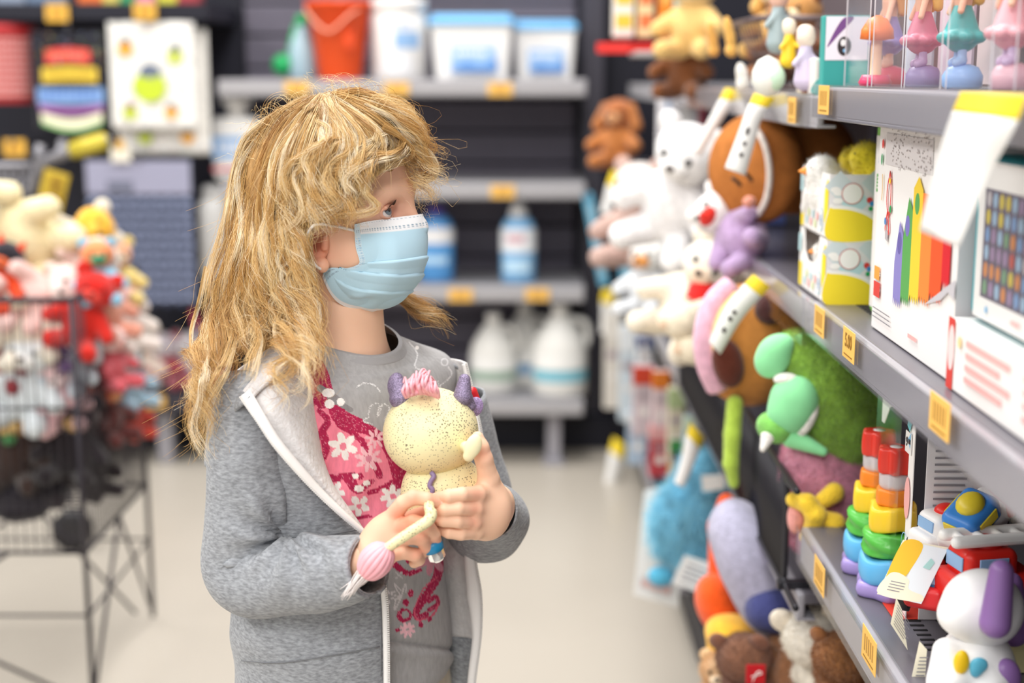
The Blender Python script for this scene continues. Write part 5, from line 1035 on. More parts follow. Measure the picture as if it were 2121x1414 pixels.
ledge_tag(118, 27, 4.385, 'yellow price tag above the black lettered towel'); ledge_tag(300, 24, 4.385, 'yellow price tag above the white apple towel'); t = ledge_tag(30, 306, 4.42, 'yellow price tag below the red basket'); hookrod(30, 300, 4.43, 'steel peg hook holding the lone yellow price tag')
# low black table at the back left with toys
a = at(100, 832, 4.45); c = at(432, 832, 4.45); LTZ = a[2] + .02
t = thing('low_display_table', 'low black display table behind the wire bin', 'table', (a[0], 4.45, 0)); b = MB(); b.rbox(((c[0] - a[0]) / 2, .17, LTZ - .03), (c[0] - a[0], .34, .06), .004); b.build('tabletop', mat('table_charcoal', '#35333c', .5), t)
for x in (.1, c[0] - a[0] - .16):
    b = MB(); b.rbox((x, .08, (LTZ - .06) / 2), (.05, .05, LTZ - .06), .004); b.build('leg', LIPD, t)
# ================================================================ WIRE BIN OF PLUSH TOYS, CART
WIRE = mat('black_wire', '#332f36', .4, metal=.3)
EYEB = plas('#1b1718', .15)
def critter(name, label, loc, rad, cols, rot=(0, 0, 0), ears='round', group=None, h=None, cat='plush toy', furn=0, nose='#3a2a26'):
    "sitting plush: body+limbs, head with muzzle, ears, eyes, nose ; rad = body radius"
    t = thing(name, label, cat, loc, group, tuple(R(a) for a in rot)); r = rad; h = h or max(.003, r / 16); cb, ch_, cm_, ce = (list(cols) + [cols[0]] * 4)[:4]; ns_ = lambda P_: .03 * r * vnoise(P_ / r, 3.5, len(label))
    blob('body', [E((0, 0, .05 * r), (.9 * r, .85 * r, r), None, .2 * r), K((.55 * r, -.25 * r, .45 * r), (1.15 * r, -.75 * r, .0), .34 * r, .30 * r, .2 * r), K((-.55 * r, -.25 * r, .45 * r), (-1.15 * r, -.75 * r, .0), .34 * r, .30 * r, .2 * r), K((.45 * r, -.3 * r, -.7 * r), (.75 * r, -1.2 * r, -.75 * r), .38 * r, .34 * r, .15 * r), K((-.45 * r, -.3 * r, -.7 * r), (-.75 * r, -1.2 * r, -.75 * r), .38 * r, .34 * r, .15 * r)], h, plush(cb), t, disp=ns_)
    H = np.array((0, -.15 * r, 1.45 * r)); blob('head', [E(H, (.85 * r, .75 * r, .72 * r), None, .1 * r)], h, plush(ch_), t, disp=ns_)
    blob('muzzle', [E(H + (0, -.62 * r, -.18 * r), (.40 * r, .30 * r, .28 * r), None, .1 * r)], h * .8, plush(cm_), t); b = MB(); b.ell(H + (0, -.92 * r, -.08 * r), (.12 * r, .07 * r, .09 * r)); b.build('nose', plas(nose), t)
    for s in (-1, 1):
        b = MB(); b.ell(H + (s * .33 * r, -.68 * r, .12 * r), (.09 * r, .06 * r, .11 * r), 0, None, 10, 6); b.build('eye', EYEB, t)
        if ears == 'round': p = [E(H + (s * .66 * r, 0, .58 * r), (.32 * r, .16 * r, .32 * r), None)]
        elif ears == 'long': p = [K(H + (s * .35 * r, 0, .6 * r), H + (s * .55 * r, .05 * r, 1.55 * r), .2 * r, .17 * r)]
        elif ears == 'flop': p = [K(H + (s * .7 * r, -.05 * r, .35 * r), H + (s * 1.0 * r, -.2 * r, -.55 * r), .2 * r, .3 * r)]
        else: p = [K(H + (s * .45 * r, 0, .5 * r), H + (s * .62 * r, 0, .95 * r), .24 * r, .04 * r)]
        blob('ear', p, h * .8, plush(ce), t)
    return t
BX1, BX0, BY0, BY1, BZT, BZB = -.85, -1.50, 2.66, 3.13, .83, .33
t = thing('wire_bin', 'black folding wire bin heaped with plush toys', 'bin', (BX1, BY0, 0))
def wr_(name, pts, r, sm=False): b = MB(); b.tube(np.array(pts, float) - np.array((BX1, BY0, 0)), r, 8); return b.build(name, WIRE, t)
for x, y in ((BX1, BY0), (BX1, BY1), (BX0, BY0), (BX0, BY1)): wr_('post', [(x, y, .012), (x, y, BZT)], .0055)
for z, r_ in ((BZT, .006), (.62, .003), (BZB, .004), (.20, .003)):
    for p, q in (((BX0, BY0), (BX1, BY0)), ((BX1, BY0), (BX1, BY1)), ((BX0, BY1), (BX1, BY1)), ((BX0, BY0), (BX0, BY1))): wr_('rail', [(*p, z), (*q, z)], r_)
for (p, q, n) in (((BX0, BY0), (BX1, BY0), 34), ((BX1, BY0), (BX1, BY1), 26), ((BX0, BY1), (BX1, BY1), 34)):
    for i in range(1, n):
        f = i / n; x, y = p[0] + (q[0] - p[0]) * f, p[1] + (q[1] - p[1]) * f; wr_('upright_wire', [(x, y, BZB), (x, y, BZT)], .0016)
for a, c in (((BX1, BY0, .02), (BX1, BY0 + .24, .33)), ((BX1, BY1, .02), (BX1, BY0 + .24, .33)), ((BX0, BY0, .33), (BX1 - .02, BY0, .02)), ((BX0 + .05, BY0, .02), (BX1 - .15, BY0, .33)), ((BX0, BY1, .02), (BX1 - .2, BY1, .33)), ((BX1 - .04, BY1, .02), (BX1 - .3, BY1, .33))): wr_('brace', [a, c], .004)
b = MB()
for i in range(20): b.tube([(BX0 - BX1, (BY1 - BY0) * i / 19, BZB + .09), (0, (BY1 - BY0) * i / 19, BZB + .09)], .0018, 5)
o = b.build('floor_wires', WIRE, t); o['kind'] = 'stuff'
gb = 'plush toys heaped in the wire bin'
def pb(px, py, Y): return at(px, py, Y)
spec = [ # px,py,Y, radius, colours, rot, ears, label
 (45, 500, 2.86, .085, ['#f1e3b8', '#f5ecd0', '#f7f0dc'], (10, -60, 20), 'flop', 'big cream plush lying on top of the heap'), (120, 505, 2.95, .06, ['#f3ead6', '#f0b53c', '#f3c04a'], (0, 70, 30), 'round', 'cream plush with a mustard head on top of the heap'),
 (55, 610, 2.74, .058, ['#f3cdc6', '#f4d3cc', '#f7e2dc'], (0, 80, 10), 'long', 'pale pink plush stretched along the bin rim'), (165, 560, 2.85, .044, ['#f2d9cf', '#f0e6dc', '#efc9c0'], (0, 60, 0), 'flop', 'small cream pink plush at the rim corner'),
 (0, 590, 2.72, .045, ['#e24a22', '#26222a', '#e86a3a'], (0, 20, 0), 'pointed', 'orange and black plush at the left picture edge'), (205, 585, 2.80, .042, ['#8fbfd8', '#e8915f', '#3e9a72'], (0, 0, 20), 'round', 'blue plush with orange head above the bin side'),
 (168, 668, 2.74, .055, ['#d02a20', '#c9231c', '#e2453a'], (0, 25, 10), 'round', 'bright red plush behind the corner post'), (60, 690, 2.74, .058, ['#efe7d6', '#f4efe2', '#e8dcc6'], (0, -10, 10), 'round', 'white plush pressed to the front wires'), (130, 715, 2.76, .040, ['#6f5486', '#7c6594', '#a58ab5'], (0, 20, 0), 'round', 'small purple plush behind the wires'),
 (10, 760, 2.74, .045, ['#8a2d33', '#a83a3a', '#d8a0a0'], (0, 0, 0), 'pointed', 'dark red plush low at the left picture edge'), (55, 815, 2.74, .066, ['#dfe6ea', '#e9eef0', '#f4f4f2'], (0, 10, 0), 'long', 'large pale blue plush low in the bin front'), (130, 840, 2.75, .048, ['#eec3c6', '#f0cfd0', '#f6e2e0'], (0, -10, 10), 'round', 'pale pink plush low by the corner post'),
 (150, 760, 2.80, .046, ['#c9d3dc', '#e3cfc8', '#f0e8e0'], (0, 20, 0), 'flop', 'grey blue plush in the middle of the heap'), (5, 870, 2.76, .040, ['#4f9a5a', '#5aa566', '#e4ecd8'], (0, 0, 0), 'round', 'green plush at the bottom left'),
 (35, 945, 2.76, .062, ['#3a2a24', '#c99a56', '#e0bd7c'], (0, 0, 0), 'round', 'dark plush with golden head at the bottom of the bin'), (150, 935, 2.76, .058, ['#221c20', '#3a2a2a', '#caa05e'], (0, 10, 10), 'round', 'black plush with golden muzzle by the corner post'), (95, 975, 2.84, .06, ['#2a1f22', '#35262a', '#4a3230'], (0, 0, 0), 'round', 'near black plush at the bin bottom centre'),
 (215, 650, 2.90, .048, ['#e9a58f', '#efb7a5', '#f4ddd0'], (0, 0, 60), 'round', 'salmon plush against the bin side wires'), (225, 760, 2.88, .044, ['#d6606a', '#f1d6d2', '#e9b0a6'], (0, 0, 70), 'round', 'white and coral plush by the side wires'), (240, 585, 3.02, .046, ['#e6cf86', '#efb28e', '#f1e1c6'], (0, 0, 30), 'round', 'straw yellow plush at the far rim'),
 (255, 680, 3.02, .050, ['#f0e6df', '#ecc0ba', '#e8866a'], (0, 0, 60), 'flop', 'white and pink plush at the far corner'), (260, 800, 3.02, .046, ['#a9c6d8', '#d3e2ea', '#eef2f2'], (0, 0, 60), 'long', 'light blue plush low at the far corner'), (265, 870, 3.04, .040, ['#c94a3c', '#dfe8ee', '#9fc0d4'], (0, 0, 60), 'round', 'red and blue plush at the bottom far corner'),
 (215, 870, 2.90, .048, ['#5a2c2a', '#c2634a', '#e0a070'], (0, 0, 70), 'round', 'maroon plush low by the side wires'), (185, 985, 2.86, .045, ['#261e22', '#33262a', '#5a4238'], (0, 0, 60), 'round', 'small black plush at the bin bottom corner')]
for px, py, Y, r_, cs_, ro, ea, lb in spec: Y2 = Y + (.035 if Y < 2.8 else .0); critter('plush_toy', lb, pb(px, py, Y2), r_ * .93, cs_, ro, ea, gb)
c = pb(40, 1035, 2.80); t = thing('black_bag', 'sagging black bag end under the bin toys', 'bag', c); blob('bag_body', [E((0, 0, 0), (.075, .06, .045), None), K((-.06, 0, .02), (.07, 0, .03), .03, .03, .02)], .004, cloth('#26232b'), t, disp=lambda P_: .004 * vnoise(P_, 90, 2)); b = MB(); b.tube(cr([(-.05, -.02, .04), (0, -.03, .075), (.05, -.02, .04)], 14), .004, 6); b.build('handle', cloth('#302c36'), t)
# toys on the low table at the back
gl = 'plush toys on the low black table'
for px, py, Y, r_, cs_, ea, lb in ((300, 740, 4.58, .06, ['#e9d8cc', '#f0e7de', '#e07a5a'], 'round', 'cream plush on the low table right of the bin'), (345, 770, 4.58, .055, ['#a44a56', '#d8cdd6', '#e6dfe6'], 'round', 'maroon plush with pale head on the low table'), (392, 765, 4.60, .055, ['#b8b2b8', '#d8d0d4', '#e8e4e4'], 'round', 'grey white plush on the low table'), (425, 735, 4.62, .06, ['#c9566a', '#9a8f96', '#e8d8d8'], 'long', 'rosy plush on the low table beside the hair')):
    c = at(px, py, Y); critter('plush_toy', lb, (c[0], Y, LTZ + r_ * 1.12), r_, cs_, (0, 0, 0), ea, gl)
# ---------------------------------------------------------------- shopping cart behind the bin
GRYM = mat('cart_grey', '#8b8a90', .4, metal=.4); CY = 3.62
cx, cz = at(140, 330, CY)[0], at(140, 330, CY)[2]
t = thing('shopping_cart', 'grey wire shopping cart with yellow handle grip behind the wire bin', 'cart', (cx, CY, 0))
def ct(name, pts, r, m=GRYM, sm=1): b = MB(); b.tube(np.array([np.array(p, float) for p in pts]) - np.array((cx, CY, 0)), r, 8); return b.build(name, m, t)
ct('handle_tube', [at(66, 400, CY), at(78, 348, CY), at(100, 330, CY), at(150, 312, CY - .02), at(222, 292, CY - .04)], .013); ct('handle_tube', [at(66, 400, CY + .45), at(78, 348, CY + .45), at(110, 328, CY + .4), at(200, 300, CY + .1), at(222, 292, CY - .04)], .013)
ct('grip', [at(150, 311, CY - .03), at(218, 292, CY - .05)], .022, plas('#cdbb3e')); ct('handle_post', [at(84, 300, CY), at(76, 345, CY)], .012); ct('handle_post', [at(130, 292, CY + .1), at(122, 330, CY + .05)], .012)
for i, py in enumerate((345, 368, 392, 416)): ct('basket_wire', [at(-200, py, CY), at(66 + i * 2, py, CY)], .006 if i else .011)
for i in range(14): ct('basket_wire', [at(-190 + i * 19, 345, CY), at(-186 + i * 19, 560, CY)], .004)
c = at(108, 405, CY - .03) - np.array((cx, CY, 0)); b = MB(); b.rbox(c, (.065, .006, .125), .003, 0, rotm(0, 16, 0)); b.build('sign', plas('#c7a936'), t, label='yellow sign plate'); deco(t, 'sign_print', at(92, 430, CY - .036), np.array((1, 0, -.3)), np.array((.28, 0, 1)), NY, [('rect', (.0, .02, .035, .03), INKY), ('rect', (.0, .04, .035, .05), INKY), ('rect', (.0, .06, .03, .075), INKY)])
for dx in (0, .5):
    b = MB(); b.tube(np.array([(-.06 - dx, .0 + dx * .2, cz - .15), (-.02 - dx, .02, .5), (-.05 - dx, .02, .13)]), .012, 8); b.build('leg', GRYM, t)
    b = MB(); b.lathe([(.03, -.012), (.055, -.012), (.055, .012), (.03, .012)], n=20, M=rotm(90, 0, 0), c=(-.05 - dx, .02, .056)); b.build('wheel', plas('#2b2a2e'), t)
# ================================================================ TOY AISLE, NEAR BAY
ZU, ZMid, ZLo, ZFar = 1.236, .983, .70, .61
def carton(name, label, cat, x0, x1, y0, y1, z0, z1, m, group=None, r=.0015):
    t = thing(name, label, cat, ((x0 + x1) / 2, (y0 + y1) / 2, z0), group); b = MB(); b.rbox((0, 0, (z1 - z0) / 2), (x1 - x0, y1 - y0, z1 - z0), r); b.build('box', m, t); t['_b'] = (x0, x1, y0, y1, z0, z1); return t
def side_print(t, items, name='side_print'):
    "on the face towards the camera (u to the right, w up)"
    x0, x1, y0, y1, z0, z1 = t['_b']; return deco(t, name, (x0, y0, z0), UX, UZ, NY, items)
def front_print(t, items, name='front_print'):
    "on the face towards the aisle (u from far to near, w up)"
    x0, x1, y0, y1, z0, z1 = t['_b']; return deco(t, name, (x0, y1, z0), (0, -1, 0), UZ, NX, items)
WB, SIDE_SHADE, YL, SKB, RED, PNK = paper('#f3f0ee'), paper('#d9d5d8'), paper('#f6dc35'), paper('#bcdce2'), paper('#d9463e'), paper('#f2b3b0')
TXT = paper('#8d8a90')
# --- two chick display trays, open to the aisle
def chick_tray(z0, label, top):
    x0, x1, y0, y1 = .362, .50, 1.665, 1.825; h = .0755; t = thing('display_tray', label, 'display box', ((x0 + x1) / 2, (y0 + y1) / 2, z0), 'chick display trays'); lo = np.array(t.location)
    def pan(nm, c, s, m=WB): b = MB(); b.rbox(np.array(c) - lo, s, .0006); return b.build(nm, m, t)
    pan('side_panel', ((x0 + x1) / 2, y0, z0 + h / 2), (x1 - x0, .002, h)); pan('side_panel', ((x0 + x1) / 2, y1, z0 + h / 2), (x1 - x0, .002, h)); pan('back_panel', (x1, (y0 + y1) / 2, z0 + h / 2), (.002, y1 - y0, h), paper('#b98a63')); pan('bottom_panel', ((x0 + x1) / 2, (y0 + y1) / 2, z0 + .001), (x1 - x0, y1 - y0, .002), paper('#b98a63'))
    b = MB(); P2 = [(0, 0), (.16, 0), (.16, h), (.118, h), (.108, h * .62), (.075, h * .50), (.045, h * .50), (.030, h * .62), (.022, h), (0, h)]
    b.prism([(-p[0], p[1]) for p in P2], np.stack([(0, 1, 0), (0, 0, 1), (1, 0, 0)], 1), np.array((x0, y1, z0)) - lo, .002); b.build('front_panel', WB, t)
    deco(t, 'side_print', (x0, y0 - .001, z0), UX, UZ, NY, [('rect', (0, 0, .138, h), paper('#e2dfe2'))] + [('poly', [(u - .018, w), (u, w + .018), (u + .018, w), (u, w - .018)], SKB if k % 2 else paper('#cfd9de')) for k, (u, w) in enumerate(((.012, .062), (.03, .044), (.055, .066), (.07, .05), (.095, .064), (.11, .046)))] +
         [('sm', [(0, 0), (.062, 0), (.06, .02), (.048, .031), (.028, .038), (.008, .040), (0, .038)], WB), ('sm', [(0, .0), (.055, .0), (.057, .016), (.046, .027), (.026, .034), (.006, .036), (0, .034)], YL)] + [('circ', (-.001 + .008 + .004 * cos(a), .050 + .008 * sin(a), .006, .6), WB) for a in (.6, 1.6, 5.6)] + [('circ', (.0265, .0535, .0118), WB), ('ring', (.0265, .0535, .0125, .0009), paper('#c4544f')), ('circ', (.047, .046, .0035), RED), ('circ', (.050, .042, .003), BLU1), ('circ', (.0485, .036, .0025), GRN)])
    deco(t, 'front_print', (x0, y1, z0), (0, -1, 0), UZ, NX, [('rect', (.002, .002, .02, h * .42), YL), ('sm', [(.140, .02), (.158, .02), (.158, .066), (.146, .064), (.138, .05)], YL), ('circ', (.124, .020, .011, 1.35), SKB), ('circ', (.124, .020, .009, 1.35), WB), ('rect', (.120, .018, .128, .020), BLU1), ('rect', (.1205, .012, .1225, .026), BLU1), ('rect', (.126, .012, .128, .026), BLU1), *[('circ', (.04 + .013 * i, .012 + .01 * (i % 2), .0055, 1), [SKB, paper('#d9e3b0'), PNK][i % 3]) for i in range(6)], ('rect', (.0, h * .6, .016, h * .9), SKB)])
    return t
chick_tray(ZMid + .0008, 'lower chick display tray, with a plush chick in its window', False); chick_tray(ZMid + .0775, 'upper chick display tray topped by yellow fluff', True)
def chick(x, y, z, s, label, col='#f4f2ee', beak=True):
    t = thing('chick_plush', label, 'plush chick', (x, y, z), 'chicks in the display trays'); r = s
    o = blob('body', [E((0, 0, .0), (r, r, .9 * r), None, .3 * r), E((-.5 * r, 0, .85 * r), (.66 * r, .66 * r, .62 * r), None, .3 * r), K((0, .8 * r, 0), (-.2 * r, 1.2 * r, -.3 * r), .3 * r, .15 * r, .2 * r), K((0, -.8 * r, 0), (-.2 * r, -1.2 * r, -.3 * r), .3 * r, .15 * r, .2 * r)], .002, plush(col), t); fur(o, 1500, .18 * r, plush(col), .0004)
    if beak: b = MB(); b.lathe([(.2 * r, 0), (.1 * r, .2 * r), (.01 * r, .34 * r)], n=10, M=rotm(0, -90, 0), c=(-1.1 * r, 0, .85 * r)); b.build('beak', plas('#f0953a'), t)
    for s_ in (-1, 1): b = MB(); b.ell((-.98 * r, s_ * .3 * r, 1.0 * r), (.08 * r, .09 * r, .1 * r), 0, None, 8, 6); b.build('eye', EYEB, t)
    return t
chick(.385, 1.745, ZMid + .0775 + .048, .031, 'white plush chick leaning out of the upper tray'); chick(.388, 1.755, ZMid + .034, .021, 'white plush chick in the window of the lower tray')
chick(.43, 1.71, ZMid + .0775 + .066, .031, 'yellow fluffy chick on top of the upper tray, near end', '#f1dc3a', False); chick(.432, 1.785, ZMid + .0775 + .062, .028, 'yellow fluffy chick on top of the upper tray, far end', '#ecd53c', False)
c = atX(1665, 415, .357); t = thing('hang_tag', 'white swing tag on the chick of the upper tray', 'tag', c); b = MB(); b.rbox((0, 0, 0), (.002, .012, .034), .0006, 0, rotm(0, 0, 0)); b.build('card', WPL, t); t.rotation_euler = (R(38), 0, 0)
# --- slim white boxed toy with green edge
t = carton('toy_box', 'slim white box with rounded green edge behind the big white box', 'toy box', .400, .46, 1.525, 1.610, ZMid + .001, 1.198, paper('#8ed06a'), r=.006)
front_print(t, [('rect', (.006, .008, .085, .200), WB), ('rect', (.014, .138, .040, .158), paper('#5fae54')), *lines(.018, .037, .141, .156, 4, WB, .5), ('line', ([(.022, .17), (.03, .19), (.034, .178), (.026, .166)], .0006), BLU1)])
# --- big white box with rainbow climbing blocks
t = carton('toy_box', 'large white toy box printed with rainbow stacking boards', 'toy box', .379, .455, 1.222, 1.510, ZMid + .001, 1.198, WB)
L_, HT_ = .288, .214
it = [('rect', (.03, HT_ * .82, .20, HT_ * .97), paper('#d9d4d4'))]; r6 = np.random.default_rng(6)
for i in range(120): it.append(('rect', (u := r6.uniform(.05, .2), w := HT_ * r6.uniform(.80, .99), u + .0025, w + .0016), paper('#a9a09f')))
cols_ = ['#8d86c6', '#5da657', '#f1cf3c', '#f58a3c', '#f2592a', '#d8232f']
xs = [.088, .116, .146, .178, .212, .248, .272]; tops = [.112, .138, .160, .158, .166, .176, .18]; bots = [.042, .048, .054, .058, .066, .082, .086]
for i, c_ in enumerate(cols_):
    u0, u1 = xs[i], xs[i + 1]; z = [(u0 + (u1 - u0) * k / 8, bots[i] + (.004 if k % 2 else -.004)) for k in range(9)]
    it.append(('poly', z + [(u1, tops[i] if i < 3 else tops[i]), ((u0 + u1) / 2, tops[i] + (.012 if i < 3 else 0)), (u0, tops[i] - (.03 if i < 2 else 0))], paper(c_)))
it += [('circ', (.104, .102, .008, 1.4), paper('#6c64a8')), ('circ', (.130, .122, .008, 1.3), paper('#7b74bd')), ('circ', (.160, .146, .008, 1.3), paper('#5da657')), ('poly', [(.200, .056), (.290, .092), (.290, .074), (.27, .078), (.25, .068)], paper('#c9c6cc')),
       ('line', ([(.056, .170), (.047, .150), (.050, .132), (.060, .128), (.062, .150), (.056, .170)], .0016), RED), ('line', ([(.052, .128), (.046, .110), (.060, .108), (.054, .128)], .002), RED), ('circ', (.045, .118, .004), BLU1), ('circ', (.063, .132, .004), GRN), ('circ', (.056, .160, .003), YL), ('poly', [(.046, .110), (.058, .108), (.058, .098), (.047, .1)], paper('#b9b4b8')),
       ('rect', (.010, .054, .032, .068), paper('#f2a24a')), ('rect', (.010, .036, .036, .052), RED), *lines(.010, .10, .012, .026, 3, TXT, .25), ('circ', (.022, .196, .004, 1.2), RED), ('circ', (.02, .18, .003, 2), GRN), ('line', ([(.026, .165), (.028, .15), (.026, .138)], .0012), paper('#e0b04a')), ('rect', (.15, .016, .18, .02), PNK)]
front_print(t, it); NYm = np.stack([(0, -1, 0), (0, 0, 1), (-1, 0, 0)], 1)
text('10pcs', .0095, WB, NYm, (.3778, 1.510 - .021, ZMid + .062), t, 'badge_lettering', True, bold=.0002); text('18-36m+', .0068, WB, NYm, (.3778, 1.510 - .023, ZMid + .045), t, 'badge_lettering', True, bold=.0002)
side_print(t, [('rect', (.0, .0, .076, .214), SIDE_SHADE)])  # shaded near side: plain grey laid over the white card, no printing
# --- teal tablet toy over a white and red box
t = carton('toy_box', 'white and red toy box at the right picture edge under the teal tablet', 'toy box', .372, .46, .86, 1.212, ZMid + .001, 1.045, WB)
front_print(t, [('rect', (.0, .0, .018, .062), RED), ('circ', (.010, .036, .009, 2.2), paper('#f3d9d8')), *lines(.05, .16, .012, .052, 4, PNK, .5), *lines(.19, .33, .012, .052, 4, PNK, .5), ('circ', (.035, .045, .005), paper('#f1d9a0'))])
t = carton('tablet_toy', 'teal framed toy tablet with rows of colourful app icons', 'toy', .385, .425, .90, 1.205, 1.047, 1.185, plas('#1aa3ae', .4), r=.008)
it = [('rect', (.014, .004, .30, .134), WPL), ('rect', (.030, .022, .285, .112), mat('tablet_screen', '#6b6573', .4))]; r7 = np.random.default_rng(9)
for i in range(16):
    for j in range(6): it.append(('circ', (.040 + .0155 * i, .031 + .0145 * j, .0052, 1.25), paper(['#c9b85a', '#b9625a', '#7f9cc4', '#7a9a7e', '#b9b4b8', '#9a86a2', '#c98a5c', '#9ab4cc'][r7.integers(8)])))
it += [('circ', (.05, .0135, .003), SKY), ('rect', (.11, .012, .13, .015), PNK)]
front_print(t, it, 'screen_print')
t = carton('toy_box', 'white boxed toy with a red emblem behind the long price flag', 'toy box', .428, .47, 1.10, 1.22, 1.047, 1.170, paper('#efeaea')); front_print(t, [('circ', (.03, .09, .01, 1.6), RED), ('circ', (.08, .09, .01, 1.2), PNK)])
t = carton('toy_box', 'dark toy box with a teal lid in the corner above the tablet', 'toy box', .43, .55, .78, 1.08, 1.047, 1.178, paper('#3a3540')); front_print(t, [('rect', (0, .118, .3, .13), plas('#1aa3ae', .4))])
# --- clear doll packs on the top shelf
def doll_pack(y0, y1, x0, h, label, dress, hair, legs, base, acc):
    x1 = x0 + .075; t = thing('doll_pack', label, 'doll pack', ((x0 + x1) / 2, (y0 + y1) / 2, ZU + .001), 'clear doll packs on the top shelf'); lo = np.array(t.location); w, d = x1 - x0, y1 - y0
    b = MB(); b.rbox((0, 0, h / 2), (w, d, h), .004); b.build('clear_shell', CLEAR, t)
    for sx in (-1, 1):
        for sy in (-1, 1): b = MB(); b.tube([(sx * w * .5, sy * d * .5, 0), (sx * w * .5, sy * d * .5, h)], .0008, 5); b.build('shell_edge', mat('clear_edge', '#e9e6ea', .15, alpha=.6), t)
    b = MB(); b.rbox((w * .42, 0, h / 2), (.003, d * .94, h * .96), .0005); b.build('backing_card', paper(acc), t)
    fg = [K((0, 0, .030), (0, 0, .062), .010, .009), ]
    blob('skirt', [K((-.003, 0, .050), (-.003, 0, .078), .017, .007, .004), *[E((-.003 + .016 * cos(a), .016 * sin(a), .047), (.007, .007, .0055), None, .003) for a in np.arange(8) * pi / 4]], .0016, plas(dress), t)
    blob('legs', [K((-.003, .006, .026), (-.003, .005, .050), .0040, .0048, .002), K((-.003, -.006, .026), (-.003, -.005, .050), .0040, .0048, .002), K((-.003, .006, .026), (-.008, .007, .024), .0045, .0045, .002), K((-.003, -.006, .026), (-.008, -.007, .024), .0045, .0045, .002)], .0014, plas(legs), t)
    blob('torso', [K((-.003, 0, .072), (-.003, 0, .092), .0075, .009, .003), K((-.003, .009, .092), (-.010, .017, .070), .0036, .003, .003), K((-.003, -.009, .092), (-.010, -.017, .070), .0036, .003, .003)], .0013, plas('#e8b79c'), t)
    blob('head', [E((-.004, 0, .112), (.013, .0125, .014), None)], .0014, plas('#edc3a8'), t); blob('hair', [E((.001, 0, .116), (.014, .0145, .014), None), K((.006, .008, .112), (.008, .012, .080), .008, .005, .005), K((.006, -.008, .112), (.008, -.012, .080), .008, .005, .005)], .0015, plas(hair), t)
    b = MB(); b.lathe([(.015, 0), (.018, .003), (.0185, .012), (.014, .020), (.006, .023)], n=20); b.build('stand', plas(base), t)
    for s in (-1, 1): b = MB(); b.prism([(0, 0), (.016, .012), (.020, .03), (.008, .024), (.004, .008)], np.stack([(0, s, 0), (0, 0, 1), (1, 0, 0)], 1), (.012, 0, .085), .0008); b.build('fairy_wing', mat('wing_film', '#cfc4e4', .2, alpha=.6), t)
    return t
t = doll_pack(1.545, 1.655, .372, .20, 'clear pack with a tiny figure beside an orange toadstool', '#8d7fb6', '#c08a52', '#e8b79c', '#d9506a', '#d9e3ee')
m_ = thing('toadstool', 'orange capped toy toadstool in the farthest clear doll pack', 'toy', (.385, 1.566, ZU + .002)); b = MB(); b.lathe([(.015, 0), (.017, .004), (.013, .011), (.006, .012), (.006, .05), (.004, .06)], n=18); b.build('stem', plas('#efc3a0'), m_); b = MB(); b.lathe([(.004, .048), (.018, .050), (.017, .060), (.010, .071), (.002, .075)], n=20); b.build('cap', plas('#f07e3a'), m_); b = MB(); b.lathe([(.016, .0005), (.018, .004), (.014, .012)], n=18); b.build('base', plas('#d8416a'), m_)
doll_pack(1.415, 1.535, .374, .20, 'clear pack with a doll in a rose pink dress', '#c9768c', '#d9a95c', '#b9a2c6', '#8d82ac', '#e7d6e2'); doll_pack(1.285, 1.405, .374, .20, 'clear pack with a doll in a teal dress and pale blue stand', '#3fa6a6', '#caa052', '#9fc0e8', '#8fb6e6', '#ead8d6'); doll_pack(1.155, 1.275, .376, .20, 'clear pack with a doll in a pink top beside the teal one', '#e3a4ac', '#b8863c', '#c9b2d0', '#cfa6b0', '#e9c9c9')
doll_pack(1.02, 1.145, .392, .20, 'dark backed clear pack with a red haired doll at the right edge', '#4b4a6e', '#8d3a34', '#6f8fc9', '#5f83c6', '#3a2f3c')
c = atX(1810, 262, .40); t = thing('green_leaflet', 'green paper corner hanging under the near top shelf', 'leaflet', (.40, 1.60, 1.2025)); b = MB(); b.prism([(0, 0), (.055, 0), (.022, -.022)], np.stack([(1, 0, 0), (0, 0, 1), (0, -1, 0)], 1), (-.005, 0, 0), .0008); b.build('paper', paper('#7cc04e'), t)
